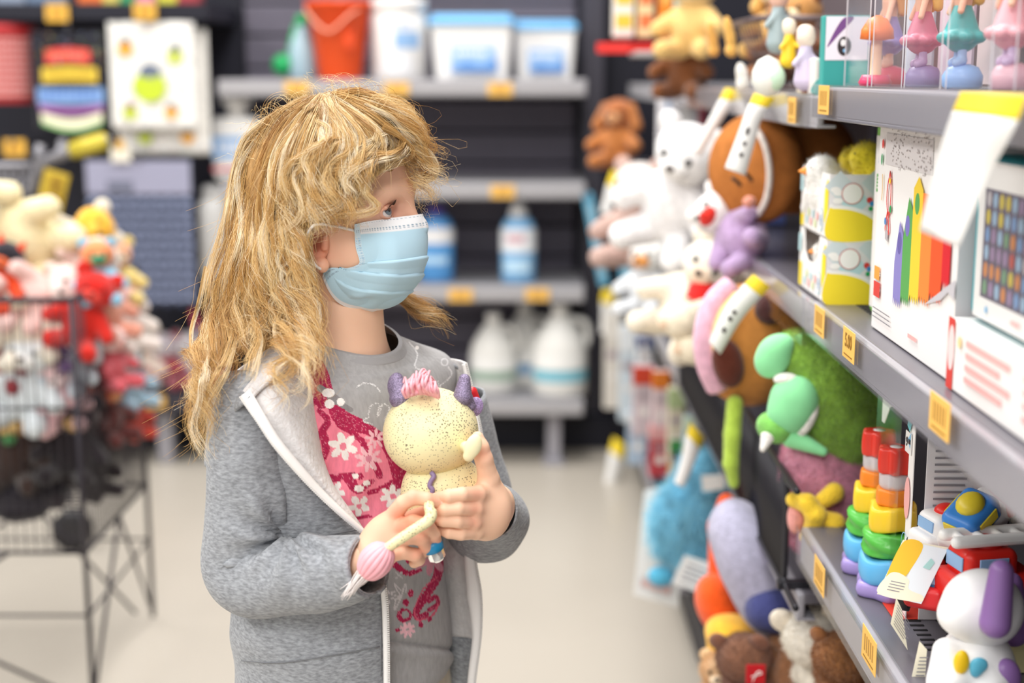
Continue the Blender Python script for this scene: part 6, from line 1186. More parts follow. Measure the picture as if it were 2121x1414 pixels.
# --- ring stackers in their open packs
def stacker(y, label, pk=True):
    px0 = .400; t = thing('ring_stacker', label, 'stacking toy', (px0, y, ZLo), 'ring stackers on the lower shelf')
    prof = [('ring_purple', '#a592cf', .041, .000, .020, .004), ('ring_blue', '#63b4e6', .0395, .020, .052, .0), ('ring_green', '#58b84a', .035, .053, .084, .003), ('ring_yellow', '#f3cc33', .030, .085, .116, .002), ('ring_orange', '#f28a2c', .0225, .117, .138, .001), ('ring_red', '#e23a2c', .021, .157, .190, .003)]
    for nm, c_, r_, z0, z1, wv in prof:
        n, k = 40, 9; V = []; tl = (z0 - .02) * .08
        for i in range(k + 1):
            f = -pi / 2 + pi * i / k; zz = (z0 + z1) / 2 + (z1 - z0) / 2 * sin(f) * .98
            for j in range(n):
                a = 2 * pi * j / n; bulge = 1 + (wv / r_) * sin(a * (6 if nm != 'ring_green' else 3) + (zz * 300 if nm == 'ring_green' else 0)); rr = r_ * (.80 + .20 * cos(f) ** .5 if abs(cos(f)) > 1e-6 else .80) * bulge
                V.append((rr * cos(a), rr * sin(a) * 1.0, zz + (.003 * sin(a * 3) if 'blue' in nm or 'yellow' in nm else 0)))
        F = gridfaces(k + 1, n, closev=True) + [tuple(range(n))[::-1], tuple(k * n + i for i in range(n))]; mk('ring', V, F, plas(c_, .3), t, label=nm.split('_')[1] + ' ring')
    t.scale = (.86, .86, .86)
    b = MB(); b.lathe([(.016, .136), (.019, .142), (.019, .155), (.015, .158)], n=24); b.build('clear_ring', mat('clear_edge', '#e9e6ea', .15, alpha=.6), t)
    b = MB(); b.tube([(0, 0, .004), (0, 0, .19)], .008, 10); b.build('post', WPL, t)
    return t
stacker(1.462, 'rainbow ring stacker standing nearest in its white pack'); stacker(1.534, 'second rainbow ring stacker half hidden behind the nearest one')
def stack_pack(y0, y1, label):
    x0, x1, h = .385, .470, .222; t = thing('stacker_pack', label, 'toy package', (x0, y0, ZLo + .0005)); 
    def q(nm, c, s, m): b = MB(); b.rbox(c, s, .0006); return b.build(nm, m, t)
    L_ = y1 - y0; q('base_panel', ((x1 - x0) / 2, L_ / 2, .0005), (x1 - x0, L_, .001), paper('#d8402f')); q('back_panel', (x1 - x0, L_ / 2, h / 2), (.0015, L_, h), WB); q('side_panel', (.055, 0, h / 2), (.060, .0015, h), paper('#e6e3e6')); q('top_panel', ((x1 - x0) / 2, L_ / 2, h), (x1 - x0, L_, .0015), WB)
    b = MB(); pts = [(0, 0), (L_, 0), (L_, h), (0, h)]; 
    b.prism([(.0, .0), (.018, 0), (.018, h), (0, h)], np.stack([(0, 1, 0), (0, 0, 1), (1, 0, 0)], 1), (.012, 0, 0), .001); b.build('front_strip', WB, t)
    b = MB(); b.prism([(L_ - .010, h * .80), (L_, h * .80), (L_, h), (.03, h), (.03, h * .92), (L_ * .5, h * .96), (L_ - .03, h * .9)], np.stack([(0, 1, 0), (0, 0, 1), (1, 0, 0)], 1), (.012, 0, 0), .001); b.build('front_header', WB, t)
    b = MB(); b.rbox((.006, L_ / 2 + .012, h / 2), (.0008, L_ - .03, h * .98), .0003); b.build('clear_window', CLEAR, t)
    deco(t, 'front_print', (x0 + .0115, y1, ZLo), (0, -1, 0), UZ, NX, [('circ', (L_ - .014, .126, .010, 2.2), PNK), ('ring', (L_ - .015, .078, .011, .0012), SKY), ('circ', (L_ - .013, .074, .004, 1.6), BLU1), ('poly', [(L_ - .024, .200), (L_ - .016, .215), (L_ - .006, .208), (L_ - .014, .195)], paper('#69b9c0')), ('poly', [(L_ - .02, .186), (L_ - .008, .196), (L_ - .01, .178)], SKY)])
    deco(t, 'side_print', (x0 + .025, y0 - .0008, ZLo), UX, UZ, NY, [*lines(.008, .056, .105, .19, 12, TXT, .3), ('sm', [(.018, .205), (.03, .213), (.034, .206), (.03, .198), (.022, .190), (.014, .2)], paper('#b03a48')), *lines(.008, .05, .03, .09, 6, TXT, .3)])
    return t
p1_ = stack_pack(1.385, 1.515, 'white ring stacker pack with a printed price sticker')
c = np.array((.396, 1.403, .883)); t = thing('price_sticker', 'white price sticker reading 9.88 on the ring stacker pack', 'price sticker', c); b = MB(); b.rbox((0, 0, 0), (.0008, .022, .022), .0003); b.build('paper', WPL, t)
text('9', .013, INK, NYm, (-.0007, .004, 0), t, 'price_lettering', bold=.0003); text('88', .007, INK, NYm, (-.0007, -.005, .002), t, 'price_lettering', bold=.0003)
# --- vehicles and blocks
def wheel(t, c, r, m='#2a282c'): b = MB(); b.lathe([(r * .5, -.005), (r, -.005), (r, .005), (r * .5, .005)], n=18, M=rotm(90, 0, 0), c=c); b.build('wheel', plas(m), t)
def vehicle(name, label, loc, rot, s, body, cab, top, win='#8fb6e0'):
    t = thing(name, label, 'toy vehicle', loc, None, tuple(R(a) for a in rot))
    blob('chassis', [RB((0, 0, .022 * s), (.045 * s, .024 * s, .014 * s), .008 * s, None, .003)], .0015, plas(body), t); blob('cab', [RB((-.006 * s, 0, .044 * s), (.028 * s, .022 * s, .016 * s), .010 * s, None, .004)], .0015, plas(cab), t)
    b = MB(); b.ell((-.004 * s, 0, .060 * s), (.017 * s, .015 * s, .010 * s)); b.build('roof_light', plas(top), t)
    for sy in (-1, 1): b = MB(); b.rbox((-.006 * s, sy * .0222 * s, .046 * s), (.03 * s, .002, .014 * s), .0008); b.build('window', plas(win), t)
    b = MB(); b.rbox((-.0345 * s, 0, .046 * s), (.002, .030 * s, .014 * s), .0008); b.build('windscreen', plas(win), t)
    for sx in (-1, 1):
        for sy in (-1, 1): wheel(t, (sx * .027 * s, sy * .025 * s, .011 * s), .011 * s)
    return t
b_ = carton('toy_block_box', 'pale blue upright toy box under the red truck', 'toy box', .440, .500, 1.268, 1.315, ZLo + .001, .762, paper('#8fb8e2'))
t = carton('toy_tray', 'cream display tray behind the purple eared toy dog', 'display tray', .405, .52, 1.25, 1.262, ZLo + .001, .748, paper('#d8cf9a'))
vehicle('toy_car', 'white toy ambulance with a red dome light', at(1958, 1150, 1.37), (4, 0, 20), .80, '#eeeceb', '#f3f1f0', '#e02a22'); vehicle('toy_car', 'blue and yellow toy car tipped nose up', at(2030, 1115, 1.35), (10, -32, 35), .9, '#f0efee', '#3f86d6', '#e8d038', '#e8d038')
t = vehicle('toy_truck', 'red toy fire truck with white ladder arms', at(2040, 1250, 1.30), (0, 0, 12), 1.0, '#e0241c', '#df2a20', '#c91f1a'); blob('ladder', [K((-.04, -.012, .068), (.04, -.012, .068), .006, .006, .002), K((-.04, .012, .068), (.04, .012, .068), .006, .006, .002), *[K((-.03 + .02 * i, -.012, .068), (-.03 + .02 * i, .012, .068), .004, .004, .002) for i in range(4)]], .0015, WPL, t)
vehicle('toy_car', 'small red toy car at the far right end of the lower shelf', at(2105, 1090, 1.36), (0, 20, 30), .85, '#c9232a', '#d2302c', '#e8e4e2'); vehicle('toy_car', 'red and blue toy car lying low behind the hanging card', at(1925, 1265, 1.33), (0, 10, 60), .8, '#d2262a', '#3f8ac9', '#c92a26')
t = thing('toy_dog', 'white toy dog with long purple ears and a yellow spot', 'toy', at(2010, 1440, 1.20)); WT = mat('dog_white', '#f0efef', .4, var=(40, .04))
g_ = lambda x, y, d=0.: at(x, y, 1.20 + d) - at(2010, 1440, 1.20)
blob('body', [E(g_(2020, 1385), (.036, .034, .045), None, .01), K(g_(1990, 1400, -.02), g_(1955, 1420, -.035), .017, .015, .008), K(g_(2060, 1400, -.02), g_(2050, 1435, -.035), .017, .016, .008), K(g_(1960, 1340, -.01), g_(1945, 1395, -.02), .012, .010, .01)], .002, WT, t); blob('head', [E(g_(2035, 1250), (.036, .033, .035), None, .01), E(g_(1990, 1265, -.012), (.020, .018, .017), None, .01)], .002, WT, t)
blob('ear', [K(g_(2075, 1175, -.034), g_(2062, 1280, -.042), .0105, .0135, .004)], .0014, plas('#8f6aa8', .35), t, label='long purple ear'); blob('ear', [K(g_(2095, 1200, .034), g_(2100, 1300, .036), .0105, .0135, .004)], .0014, plas('#8f6aa8', .35), t, label='long purple ear')
blob('spot', [E(g_(1992, 1362, -.033), (.007, .004, .011), None)], .0008, plas('#f0c61e'), t); blob('spot', [E(g_(2028, 1368, -.035), (.008, .003, .007), None), E(g_(2022, 1380, -.035), (.005, .003, .006), None, .003)], .0008, plas('#5cb4d0'), t); blob('spot', [E(g_(2082, 1395, -.026), (.014, .010, .018), None)], .001, plas('#8f6aa8', .35), t)
t.location.z -= .004
# --- swing cards
def card(label, quad, Y, m, items=None, th_=.0008, sc=1.):
    P_ = [at(x, y, Y + (d[0] if d else 0)) for x, y, *d in quad]; t = thing('swing_card', label, 'card', P_[0]); V = [p - P_[0] for p in P_] + [p - P_[0] + np.array((0, th_, 0)) for p in P_]
    mk('card', V, [(0, 1, 2, 3), (7, 6, 5, 4), (0, 4, 5, 1), (1, 5, 6, 2), (2, 6, 7, 3), (3, 7, 4, 0)], m, t, False)
    if items:
        U_, W_ = (P_[2] - P_[3]), (P_[0] - P_[3]); deco(t, 'card_print', P_[3], U_, W_, NY, items)
    return t
CREAM = paper('#f0ead2')
card('yellow and cream swing card hanging before the ring stacker', [(1871, 1118), (1965, 1134, -.01), (1908, 1250, -.02), (1817, 1230, -.01)], 1.318, CREAM, [('rect', (.44, .0, 1, 1), paper('#e6edf3')), ('sm', [(0, .32), (.1, .42), (.3, .38), (.42, .46), (.46, .98), (.02, .98)], paper('#f4c23a')), ('sm', [(0, .02), (.9, .02), (.95, .14), (.6, .2), (.5, .36), (.2, .44), (.02, .36)], CREAM), *lines(.14, .56, .10, .30, 4, TXT, .3), ('poly', [(.66, .62), (.74, .8), (.86, .74), (.82, .6)], paper('#a9d6d2'))])
card('small cream swing card with fine print over the shelf edge', [(1857, 1238), (1868, 1262), (1880, 1346), (1845, 1292)], 1.30, CREAM, lines(.1, .9, .1, .9, 8, TXT, .3)); card('tall cream card standing by the cream tray', [(1905, 1328), (1920, 1345), (1915, 1425), (1884, 1425)], 1.245, CREAM, lines(.2, .9, .1, .7, 8, TXT, .3))

# ================================================================ NEAR BAY, SOFT TOYS
GD_, GL_, MINT = mat('plush_lime', '#94c04c', .95, spec=.1, var=(45, .22), bump=(260, .9, .005), sheen=.4), plush('#9ccf5a'), mat('mint_fleece', '#8fe0a2', .85, spec=.2, var=(30, .06), bump=(500, .15, .001), sheen=.3)
Yd = 1.80; d_ = lambda x, y, d=0.: at(x, y, Yd + d)
t = thing('dinosaur_plush', 'round lime green plush dinosaur with mint crest and feet', 'plush toy', d_(1720, 970)); 
o = blob('body', [E(d_(1735, 855, .01), (.070, .078, .082), None, .01), E(d_(1712, 790, -.01), (.060, .06, .060), None, .03), K(d_(1650, 735, -.02), d_(1690, 760, -.02), .030, .045, .03)], .003, GD_, t, True, disp=lambda P_: .0025 * vnoise(P_, 70, 3)); fur(o, 26000, .0062, GD_, .00045)
blob('crest', [E(d_(1600, 742, -.045), (.022, .018, .026), rotm(0, 25, 0), .004), E(d_(1612, 715, -.045), (.020, .016, .014), rotm(0, -20, 0), .01)], .0018, MINT, t, True, label='mint padded crest'); blob('crest', [E(d_(1645, 828, -.062), (.031, .024, .031), rotm(0, 35, 0), .004), E(d_(1632, 862, -.062), (.026, .020, .022), rotm(0, 15, 0), .012)], .0018, MINT, t, True, label='mint padded crest')
blob('crest', [K(d_(1640, 905, -.06), d_(1705, 935, -.075), .014, .006, .006)], .0018, MINT, t, True, label='mint padded crest'); blob('stripe', [E(d_(1672, 868, -.066), (.010, .012, .026), rotm(0, 25, 0), .004), E(d_(1628, 785, -.06), (.016, .012, .008), None)], .0016, plush('#efece6'), t, True, label='white felt stripe')
blob('foot', [E(d_(1605, 885, -.055), (.024, .024, .020), rotm(0, 20, 0), .004)], .0018, plush('#7fc45e'), t, True); blob('claw', [K(d_(1590, 905, -.07), d_(1580, 930, -.078), .009, .004, .003)], .0012, plush('#f4f1ec'), t, True)
Yp = 1.76; d_ = lambda x, y, d=0.: at(x, y, Yp + d); PK_ = mat('plush_rose', '#e39bb4', .95, spec=.1, var=(60, .2), bump=(260, .9, .005), sheen=.4)
t = thing('unicorn_plush', 'pink shaggy plush with yellow limbs under the green dinosaur', 'plush toy', d_(1700, 1125)); o = blob('body', [E(d_(1727, 1010, .03), (.062, .06, .065), None, .01), E(d_(1682, 960, .02), (.04, .04, .045), None, .03), E(d_(1672, 1095, .0), (.022, .03, .03), None, .02)], .003, PK_, t, True, disp=lambda P_: .0025 * vnoise(P_, 80, 5)); fur(o, 16000, .0065, PK_, .00045)
YP_ = plush('#f4cc3c'); blob('horn_limb', [*CH([(d_(1644, 1035, -.04), .010), (d_(1672, 1042, -.055), .012), (d_(1690, 1066, -.06), .013), (d_(1684, 1098, -.055), .012), (d_(1672, 1112, -.05), .010)], .004)], .0018, YP_, t, True, label='curled yellow limb'); blob('horn_limb', [K(d_(1700, 1040, -.048), d_(1728, 1020, -.045), .010, .013, .004)], .0018, YP_, t, True, label='stubby yellow limb'); blob('horn_limb', [*CH([(d_(1700, 1070, -.055), .010), (d_(1728, 1085, -.055), .014), (d_(1756, 1108, -.045), .012)], .004)], .0018, YP_, t, True, label='lower yellow limb'); blob('cheek', [E(d_(1648, 1070, -.035), (.012, .012, .022), None)], .002, plush('#f0a7a0'), t, True)
# ================================================================ FAR BAY
UNI = 0
t = thing('wire_fence', 'black pinstriped wire fence along the far lower shelf', 'shelf fence', (XF - .012, BAY1 + .02, ZFar)); FW = mat('fence_black', '#2b2a30', .35, metal=.3); z0_, z1_, y0_, y1_ = .002, .145, .012, 1.20
b = MB(); b.tube(cr([(0, y1_, z0_), (0, y1_, z1_), (0, y0_ + .03, z1_), (0, y0_ + .008, z1_ - .008), (0, y0_, z1_ - .03), (0, y0_, z0_ + .01), (0, y0_ + .01, z0_), (0, y1_, z0_)], 160), .0042, 8); b.build('frame', FW, t)
for i in range(150): b = MB(); y = y0_ + .008 + i * .0077; b.tube([(0, y, z0_), (0, y, z1_)], .0016, 4); b.build('fence_wire', FW, t)
b = MB(); b.rbox((.09, y0_ - .006, .004), (.2, .012, .012), .002); b.build('side_rail', FW, t)
def pos(px, py, Y): return at(px, py, Y)
g9 = 'plush toys of the far bay'
t = thing('plush_cushion', 'round gingerbread brown plush cushion with closed eyes and white piping', 'plush cushion', pos(1560, 455, 2.12)); q_ = lambda x, y, d=0.: at(x, y, 2.12 + d) - np.array(t.location)
FM = frame(np.array((-.62, -.78, 0)))
blob('cushion', [E(q_(1565, 350, .03), (.045, .078, .083), FM, .01), E(q_(1640, 330, .12), (.10, .10, .085), FM, .03)], .004, mat('plush_ginger', '#b9743c', .9, spec=.1, var=(50, .15), bump=(300, .6, .003)), t); 
ctr = q_(1560, 350, .0); PX, PY_ = FM[:, 1], np.array((0, 0, 1.)); fc = lambda a, b_, o: ctr + FM[:, 0] * o - PX * a + PY_ * b_
b = MB(); b.tube(cr([q_(1562, 262, -.015), q_(1584, 300, -.030), q_(1594, 355, -.036), q_(1588, 410, -.030), q_(1570, 445, -.015)], 24), .0048, 6); b.build('piping', plush('#f3e9e2'), t)
for (a, b_) in (((1516, 368), (1535, 385)), ((1540, 355), (1558, 375))): mb = MB(); mb.tube(cr([q_(*a, -.045), q_((a[0] + b_[0]) / 2, (a[1] + b_[1]) / 2 - 2, -.047), q_(*b_, -.045)], 10), .0028, 6); mb.build('closed_eye', EYEB, t)
blob('cheek', [E(q_(1552, 418, -.035), (.010, .008, .009), None)], .0016, plush('#eba08c'), t)
critter('plush_toy', 'white plush with floppy ears lying at the far end of the middle shelf', pos(1405, 425, 2.62), .075, ['#f1eff0', '#f4f3f3', '#f6f4f2'], (15, 20, -30), 'round', g9); critter('plush_toy', 'white faced plush in a lilac dress with red beak', pos(1540, 490, 2.15), .042, ['#bda2ca', '#f3f0ee', '#e0352a', '#f3f0ee'], (0, -55, -40), 'round', g9, nose='#e0352a')
t = carton('book_box', 'blue boxed storybook behind the white plush', 'book', .36, .48, 2.56, 2.60, .985, 1.135, paper('#6f7fc4')); side_print(t, [('ring', (.055, .075, .042, .004), paper('#c9d2ee')), ('circ', (.05, .07, .016), paper('#e0786a')), ('rect', (.02, .12, .1, .135), paper('#cfd6ee'))])
for px, py, Y, r_, cs_, ro, ea, lb in ((1428, 640, 2.42, .062, ['#efe6d4', '#f3ede2', '#f3dcc4'], (0, 30, -30), 'round', 'cream plush with red hat on the far lower shelf'), (1330, 480, 3.1, .07, ['#c2a49a', '#e6ddd8', '#efe8e4'], (0, 0, -40), 'round', 'beige plush beyond the white one on the middle shelf'), (1350, 600, 2.9, .05, ['#dfe2e6', '#e8e6e2', '#e9a05a'], (0, 0, -40), 'round', 'pale grey plush on the far lower shelf end')): critter('plush_toy', lb, pos(px, py, Y), r_, cs_, ro, ea, g9)
t = thing('pom_hat', 'bright red felt hat on the cream plush', 'hat', pos(1457, 600, 2.36)); blob('hat', [K((0, 0, 0), (.005, 0, .024), .026, .012, .005), E((0, 0, -.008), (.030, .028, .009), None, .004)], .003, cloth('#d92a28'), t)
for px, py, lb in ((1408, 665, 'upper'), (1438, 718, 'lower')):
    t = thing('padded_plush', lb + ' cream padded plush foot jutting over the far lower shelf', 'plush toy', pos(px, py, 2.28)); blob('foot', [E((0, 0, 0), (.034, .03, .026), rotm(0, 20, 0)), K((0, 0, 0), (.05, .05, .01), .024, .02, .02)], .003, plush('#f1e7cf'), t); b = MB(); b.ell((-.026, -.016, .0), (.012, .008, .011)); b.build('foot_pad', plush('#f3d9bd'), t)  # only a foot each time, no whole toy behind it
Yb_ = 2.02; t = thing('dog_plush', 'tan plush dog with dark brown ear in a pink hood', 'plush toy', pos(1545, 830, Yb_)); q_ = lambda x, y, d=0.: at(x, y, Yb_ + d) - np.array(t.location)
TAN = mat('plush_tan', '#c0803f', .9, spec=.1, var=(60, .14), bump=(300, .7, .003), sheen=.2); blob('head', [E(q_(1550, 715, .01), (.078, .07, .088), rotm(0, -12, 0), .01), E(q_(1600, 740, .05), (.06, .06, .07), None, .02)], .003, TAN, t, disp=lambda P_: .002 * vnoise(P_, 60, 4))
blob('ear', [E(q_(1508, 752, -.062), (.022, .014, .036), rotm(0, -14, 0), .005)], .002, plush('#5e2c20'), t, label='dark brown ear patch'); blob('ear', [E(q_(1592, 640, -.045), (.020, .02, .022), None)], .002, plush('#4b2a2a'), t, label='dark brown ear patch')
b = MB(); b.tube(cr([q_(1515, 590, -.02), q_(1478, 630, -.03), q_(1462, 690, -.035), q_(1468, 750, -.03), q_(1490, 800, -.02)], 30), np.linspace(.016, .02, 30), 10); b.build('hood_band', plush('#eeb9cf'), t); b = MB(); b.tube(cr([q_(1530, 610, -.04), q_(1498, 650, -.05), q_(1484, 700, -.052), q_(1490, 760, -.045)], 24), .008, 8); b.build('hood_trim', plush('#f2d08a'), t)
t2 = thing('dangling_plush', 'long yellow green plush leg hanging in front of the wire fence', 'plush toy', pos(1525, 830, 1.98)); q_ = lambda x, y, d=0.: at(x, y, 1.98 + d) - np.array(t2.location); blob('leg', CH([(q_(1522, 835, -.0), .012), (q_(1517, 900, -.012), .0125), (q_(1514, 960, -.015), .0115), (q_(1520, 1000, -.01), .008)], .003), .002, plush('#b3d052'), t2)  # a lone leg, built without the rest of its toy
for i, (px, py, w_) in enumerate(((1553, 930, .010), (1588, 1050, .006), (1572, 1000, .004))):
    t = thing('pink_fur', ('upper', 'lower', 'middle')[i] + ' tuft of pink plush fur poking through the black fence', 'plush tuft', atX(px, py, XF + .006)); o = blob('tuft', [K((0, 0, .025 if i == 0 else .014), (0, .004, -.025 if i == 0 else -.014), w_, w_ * .7, .003)], .0018, plush('#eeb4c4'), t); fur(o, 500, .005, plush('#eeb4c4'))
# lilac grey plush, orange and yellow ones, bears below
t = thing('donkey_plush', 'large lilac grey plush with dark blue muzzle under the fence', 'plush toy', pos(1580, 1310, 1.95)); q_ = lambda x, y, d=0.: at(x, y, 1.95 + d) - np.array(t.location); blob('body', [E(q_(1556, 1160, .01), (.050, .06, .085), rotm(0, -22, 0), .01), E(q_(1600, 1240, .0), (.045, .05, .055), None, .03), E(q_(1520, 1090, .03), (.035, .04, .04), None, .02)], .0035, plush('#b3b1c9'), t); blob('muzzle', [E(q_(1606, 1262, -.04), (.044, .034, .036), None, .004), E(q_(1640, 1250, -.02), (.024, .02, .02), None, .01)], .0025, plush('#454a80'), t)
t = thing('orange_plush', 'orange felt plush below the lilac grey one', 'plush toy', pos(1490, 1290, 2.05)); q_ = lambda x, y, d=0.: at(x, y, 2.05 + d) - np.array(t.location); blob('body', [E(q_(1492, 1255, .0), (.036, .04, .052), rotm(0, -25, 0)), K(q_(1505, 1040, .06), q_(1495, 1090, .05), .014, .02, .01), K(q_(1495, 1090, .05), q_(1492, 1230, .04), .02, .02, .01)], .003, plush('#ee5a1c'), t)
t = thing('yellow_plush', 'golden yellow plush heel above the brown bears', 'plush toy', pos(1530, 1340, 2.0)); q_ = lambda x, y, d=0.: at(x, y, 2.0 + d) - np.array(t.location); blob('body', [E(q_(1522, 1318, .0), (.046, .045, .032), rotm(0, 18, 0)), E(q_(1490, 1345, -.01), (.018, .02, .022), None, .01)], .003, plush('#f2b93c'), t)
for px, py, Y, r_, cs_, ro, ea, lb in ((1562, 1445, 1.88, .046, ['#7a5140', '#8a5f48', '#b08a6a', '#7a5140'], (-20, 10, 150), 'round', 'dark brown teddy bear wearing a red tag'), (1650, 1392, 1.86, .038, ['#9a6a48', '#a8764f', '#c09a74', '#9a6a48'], (-20, -30, 160), 'round', 'mid brown teddy bear leaning on the white one'), (1742, 1425, 1.76, .056, ['#ece5d8', '#efe9de', '#f3eee4', '#e4d9c8'], (-20, 20, 150), 'round', 'white shaggy teddy bear under the near shelf'), (1752, 1445, 1.66, .042, ['#93603a', '#a26e44', '#8a5634', '#93603a'], (-20, 0, 140), 'round', 'chestnut teddy bear at the bottom picture edge'), (1494, 1450, 1.95, .034, ['#e0b88a', '#e8c8a0', '#efd9ba'], (0, 0, -20), 'round', 'small tan plush at the bottom of the aisle')): tb_ = critter('teddy_bear', lb, pos(px, py, Y), r_, cs_, ro, ea, 'teddy bears on the base shelf', h=.003); [fur(c_, 5000, .006, plush(cs_[0]), .0005) for c_ in list(tb_.children) if c_.name.split('.')[0] in ('body', 'head')]
t = thing('swing_tag', 'red swing tag with white emblem on the dark teddy bear', 'tag', pos(1565, 1396, 1.79)); b = MB(); b.rbox((0, 0, 0), (.026, .002, .028), .001); b.build('card', plas('#c01520'), t); b = MB(); b.tube(cr([(-.004, -.0016, -.010), (.002, -.0016, .004), (.008, -.0016, .002), (-.006, -.0016, -.003)], 16), .0008, 5); b.build('emblem', WPL, t)
# blue shaggy toy and white cards
t = thing('shaggy_plush', 'sky blue shaggy plush hanging out over the aisle', 'plush toy', pos(1425, 1080, 2.55)); SH = mat('shaggy_blue', '#93d4ea', .9, spec=.15, var=(30, .22), sheen=.3); o = blob('body', [E((0, 0, .0), (.060, .05, .080), rotm(0, 12, 0), .01), E((.03, .02, .075), (.042, .04, .05), None, .03)], .005, SH, t); fur(o, 9000, .030, SH, .0012, .5); b = MB(); b.ell((-.05, -.02, -.10), (.026, .02, .02)); b.build('foot', plush('#58b0d2'), t)
def plate(label, quad, Y, m, items): return card(label, quad, Y, m, items, .0015)
plate('white header card with print behind the blue shaggy plush', [(1335, 1015), (1420, 1000), (1405, 1258), (1312, 1232)], 2.62, WPL, [('rect', (.1, .09, .85, .2), paper('#d9d6d8')), *words(.15, .8, .1, .18, paper('#e0a9a0'), 7)]); plate('white tag with print lines on the blue shaggy plush', [(1418, 1150), (1492, 1172), (1460, 1232), (1392, 1206)], 2.46, WPL, lines(.15, .85, .15, .85, 4, TXT, .3)); plate('small white tag at the top of the blue shaggy plush', [(1452, 985), (1500, 982), (1502, 1012), (1456, 1018)], 2.44, WPL, None)
t = carton('toy_box', 'light blue boxed toy beneath the white header card', 'toy box', .36, .42, 2.40, 2.52, .305, .40, paper('#7fb4d6'))
# wire basket with brown plush on the top shelf
t = thing('wire_basket', 'dark wire basket of brown plush on the far top shelf', 'basket', (XF + .03, 2.28, 1.227)); BW = mat('basket_brown', '#6b5a58', .4, metal=.3); w0, l0, w1, l1, hb = .10, .16, .17, .26, .105
def ringp(w, l, z): return [(0, -l / 2, z), (0, l / 2, z), (w, l / 2, z), (w, -l / 2, z)]
for w, l, z, r_ in ((w0, l0, .004, .003), (w1, l1, hb, .005), ((w0 + w1) / 2, (l0 + l1) / 2, hb * .52, .0025)): b = MB(); q = np.array(ringp(w, l, z)) - (w / 2 - .06, 0, 0); b.tube(np.concatenate([q, q[:1]]), r_, 8); b.build('rim', BW, t)
for s in range(4):
    for i in range(9):
        f = (i + .5) / 9; A0, A1 = np.array(ringp(w0, l0, .004)), np.array(ringp(w1, l1, hb)); p = A0[s] * (1 - f) + A0[(s + 1) % 4] * f - (w0 / 2 - .06, 0, 0); q = A1[s] * (1 - f) + A1[(s + 1) % 4] * f - (w1 / 2 - .06, 0, 0); b = MB(); b.tube([p, q], .0016, 5); b.build('basket_wire', BW, t)
g2 = 'plush toys in the wire basket'
for dx, dy, z, r_, cs_, ea, lb in ((.05, .05, .05, .040, ['#9a6238', '#b57a44', '#e0b070'], 'round', 'brown plush filling the wire basket'), (.06, -.03, .06, .038, ['#8a5230', '#c08a50', '#efd9b0'], 'round', 'brown and honey plush at the near end of the basket'), (.05, .10, .09, .042, ['#e3b468', '#ecc888', '#f3e2bd'], 'flop', 'honey plush slumped over the far basket rim')): critter('plush_toy', lb, (XF + .03 + dx, 2.28 + dy, 1.232 + z), r_, cs_, (0, 0, -50), ea, g2, h=.004)
for px, py, y_, rr, c_, lb in ((1512, 75, 2.14, (.008, .008, .030), '#e9b45e', 'golden plush arm hanging through the basket wires'), (1476, 80, 2.2, (.008, .008, .026), '#e0a858', 'honey plush arm hanging at the far side of the basket'), (1537, 155, 2.08, (.009, .009, .018), '#f3eee6', 'cream plush paw under the basket rim')):
    t = thing('plush_limb', lb, 'plush toy', pos(px, py, y_)); blob('arm', [E((0, 0, 0), rr, rotm(0, -12, 0)), E((.002, 0, -rr[2] * .7), (rr[0] * 1.15,) * 3, None, .004)], .002, plush(c_), t)  # single arms and a paw, no toy bodies attached
t = thing('egg_toy', 'white and mint egg shaped toy on the shelf edge', 'toy', pos(1590, 158, 1.86)); b = MB(); b.lathe([(.001, -.026), (.013, -.022), (.021, -.008), (.020, .006), (.013, .020), (.001, .026)], n=24); b.build('shell', plas('#eef0ea'), t); b = MB(); b.lathe([(.0212, -.006), (.0206, .004), (.014, .0195), (.001, .0262)], n=24, sq=(.99, 1.01), cap=False, t=None) if False else b.ell((.006, -.006, -.002), (.016, .016, .018)); b.build('mint_panel', plas('#c9ead2'), t)
t = carton('toy_box', 'cream carton with orange figure print on the top shelf', 'toy box', .352, .40, 1.80, 1.835, 1.227, 1.268, paper('#efe2cf')); side_print(t, [('rect', (0, 0, .048, .007), paper('#d9823a')), ('circ', (.018, .025, .008, 1.3), paper('#eaa86a')), ('rect', (.036, .008, .042, .034), paper('#c9a24a'))])
t = carton('toy_box', 'pale carton with red and teal print on the top shelf', 'toy box', .354, .40, 1.735, 1.775, 1.227, 1.270, paper('#ece6e0')); side_print(t, [('sm', [(0, .0), (.046, 0), (.046, .02), (.03, .012), (.016, .022), (0, .014)], paper('#6fb8b4')), ('poly', [(.012, .04), (.022, .034), (.034, .014), (.024, .018)], paper('#c9405a')), ('rect', (.004, .02, .009, .038), PNK)])
t = carton('toy_box', 'teal toy box with a big eyed white pony print', 'toy box', .356, .41, 1.700, 1.722, 1.227, 1.318, paper('#3fa39c')); side_print(t, [('rect', (.002, .040, .052, .09), paper('#efe9f0')), ('sm', [(.004, .055), (.02, .086), (.034, .088), (.018, .07)], paper('#7a4f8a')), ('circ', (.024, .056, .008, 1.4), INK), ('circ', (.0225, .060, .003, 1.3), WPL), ('circ', (.0245, .051, .002), SKY), ('rect', (.0, .0, .054, .004), INK)])
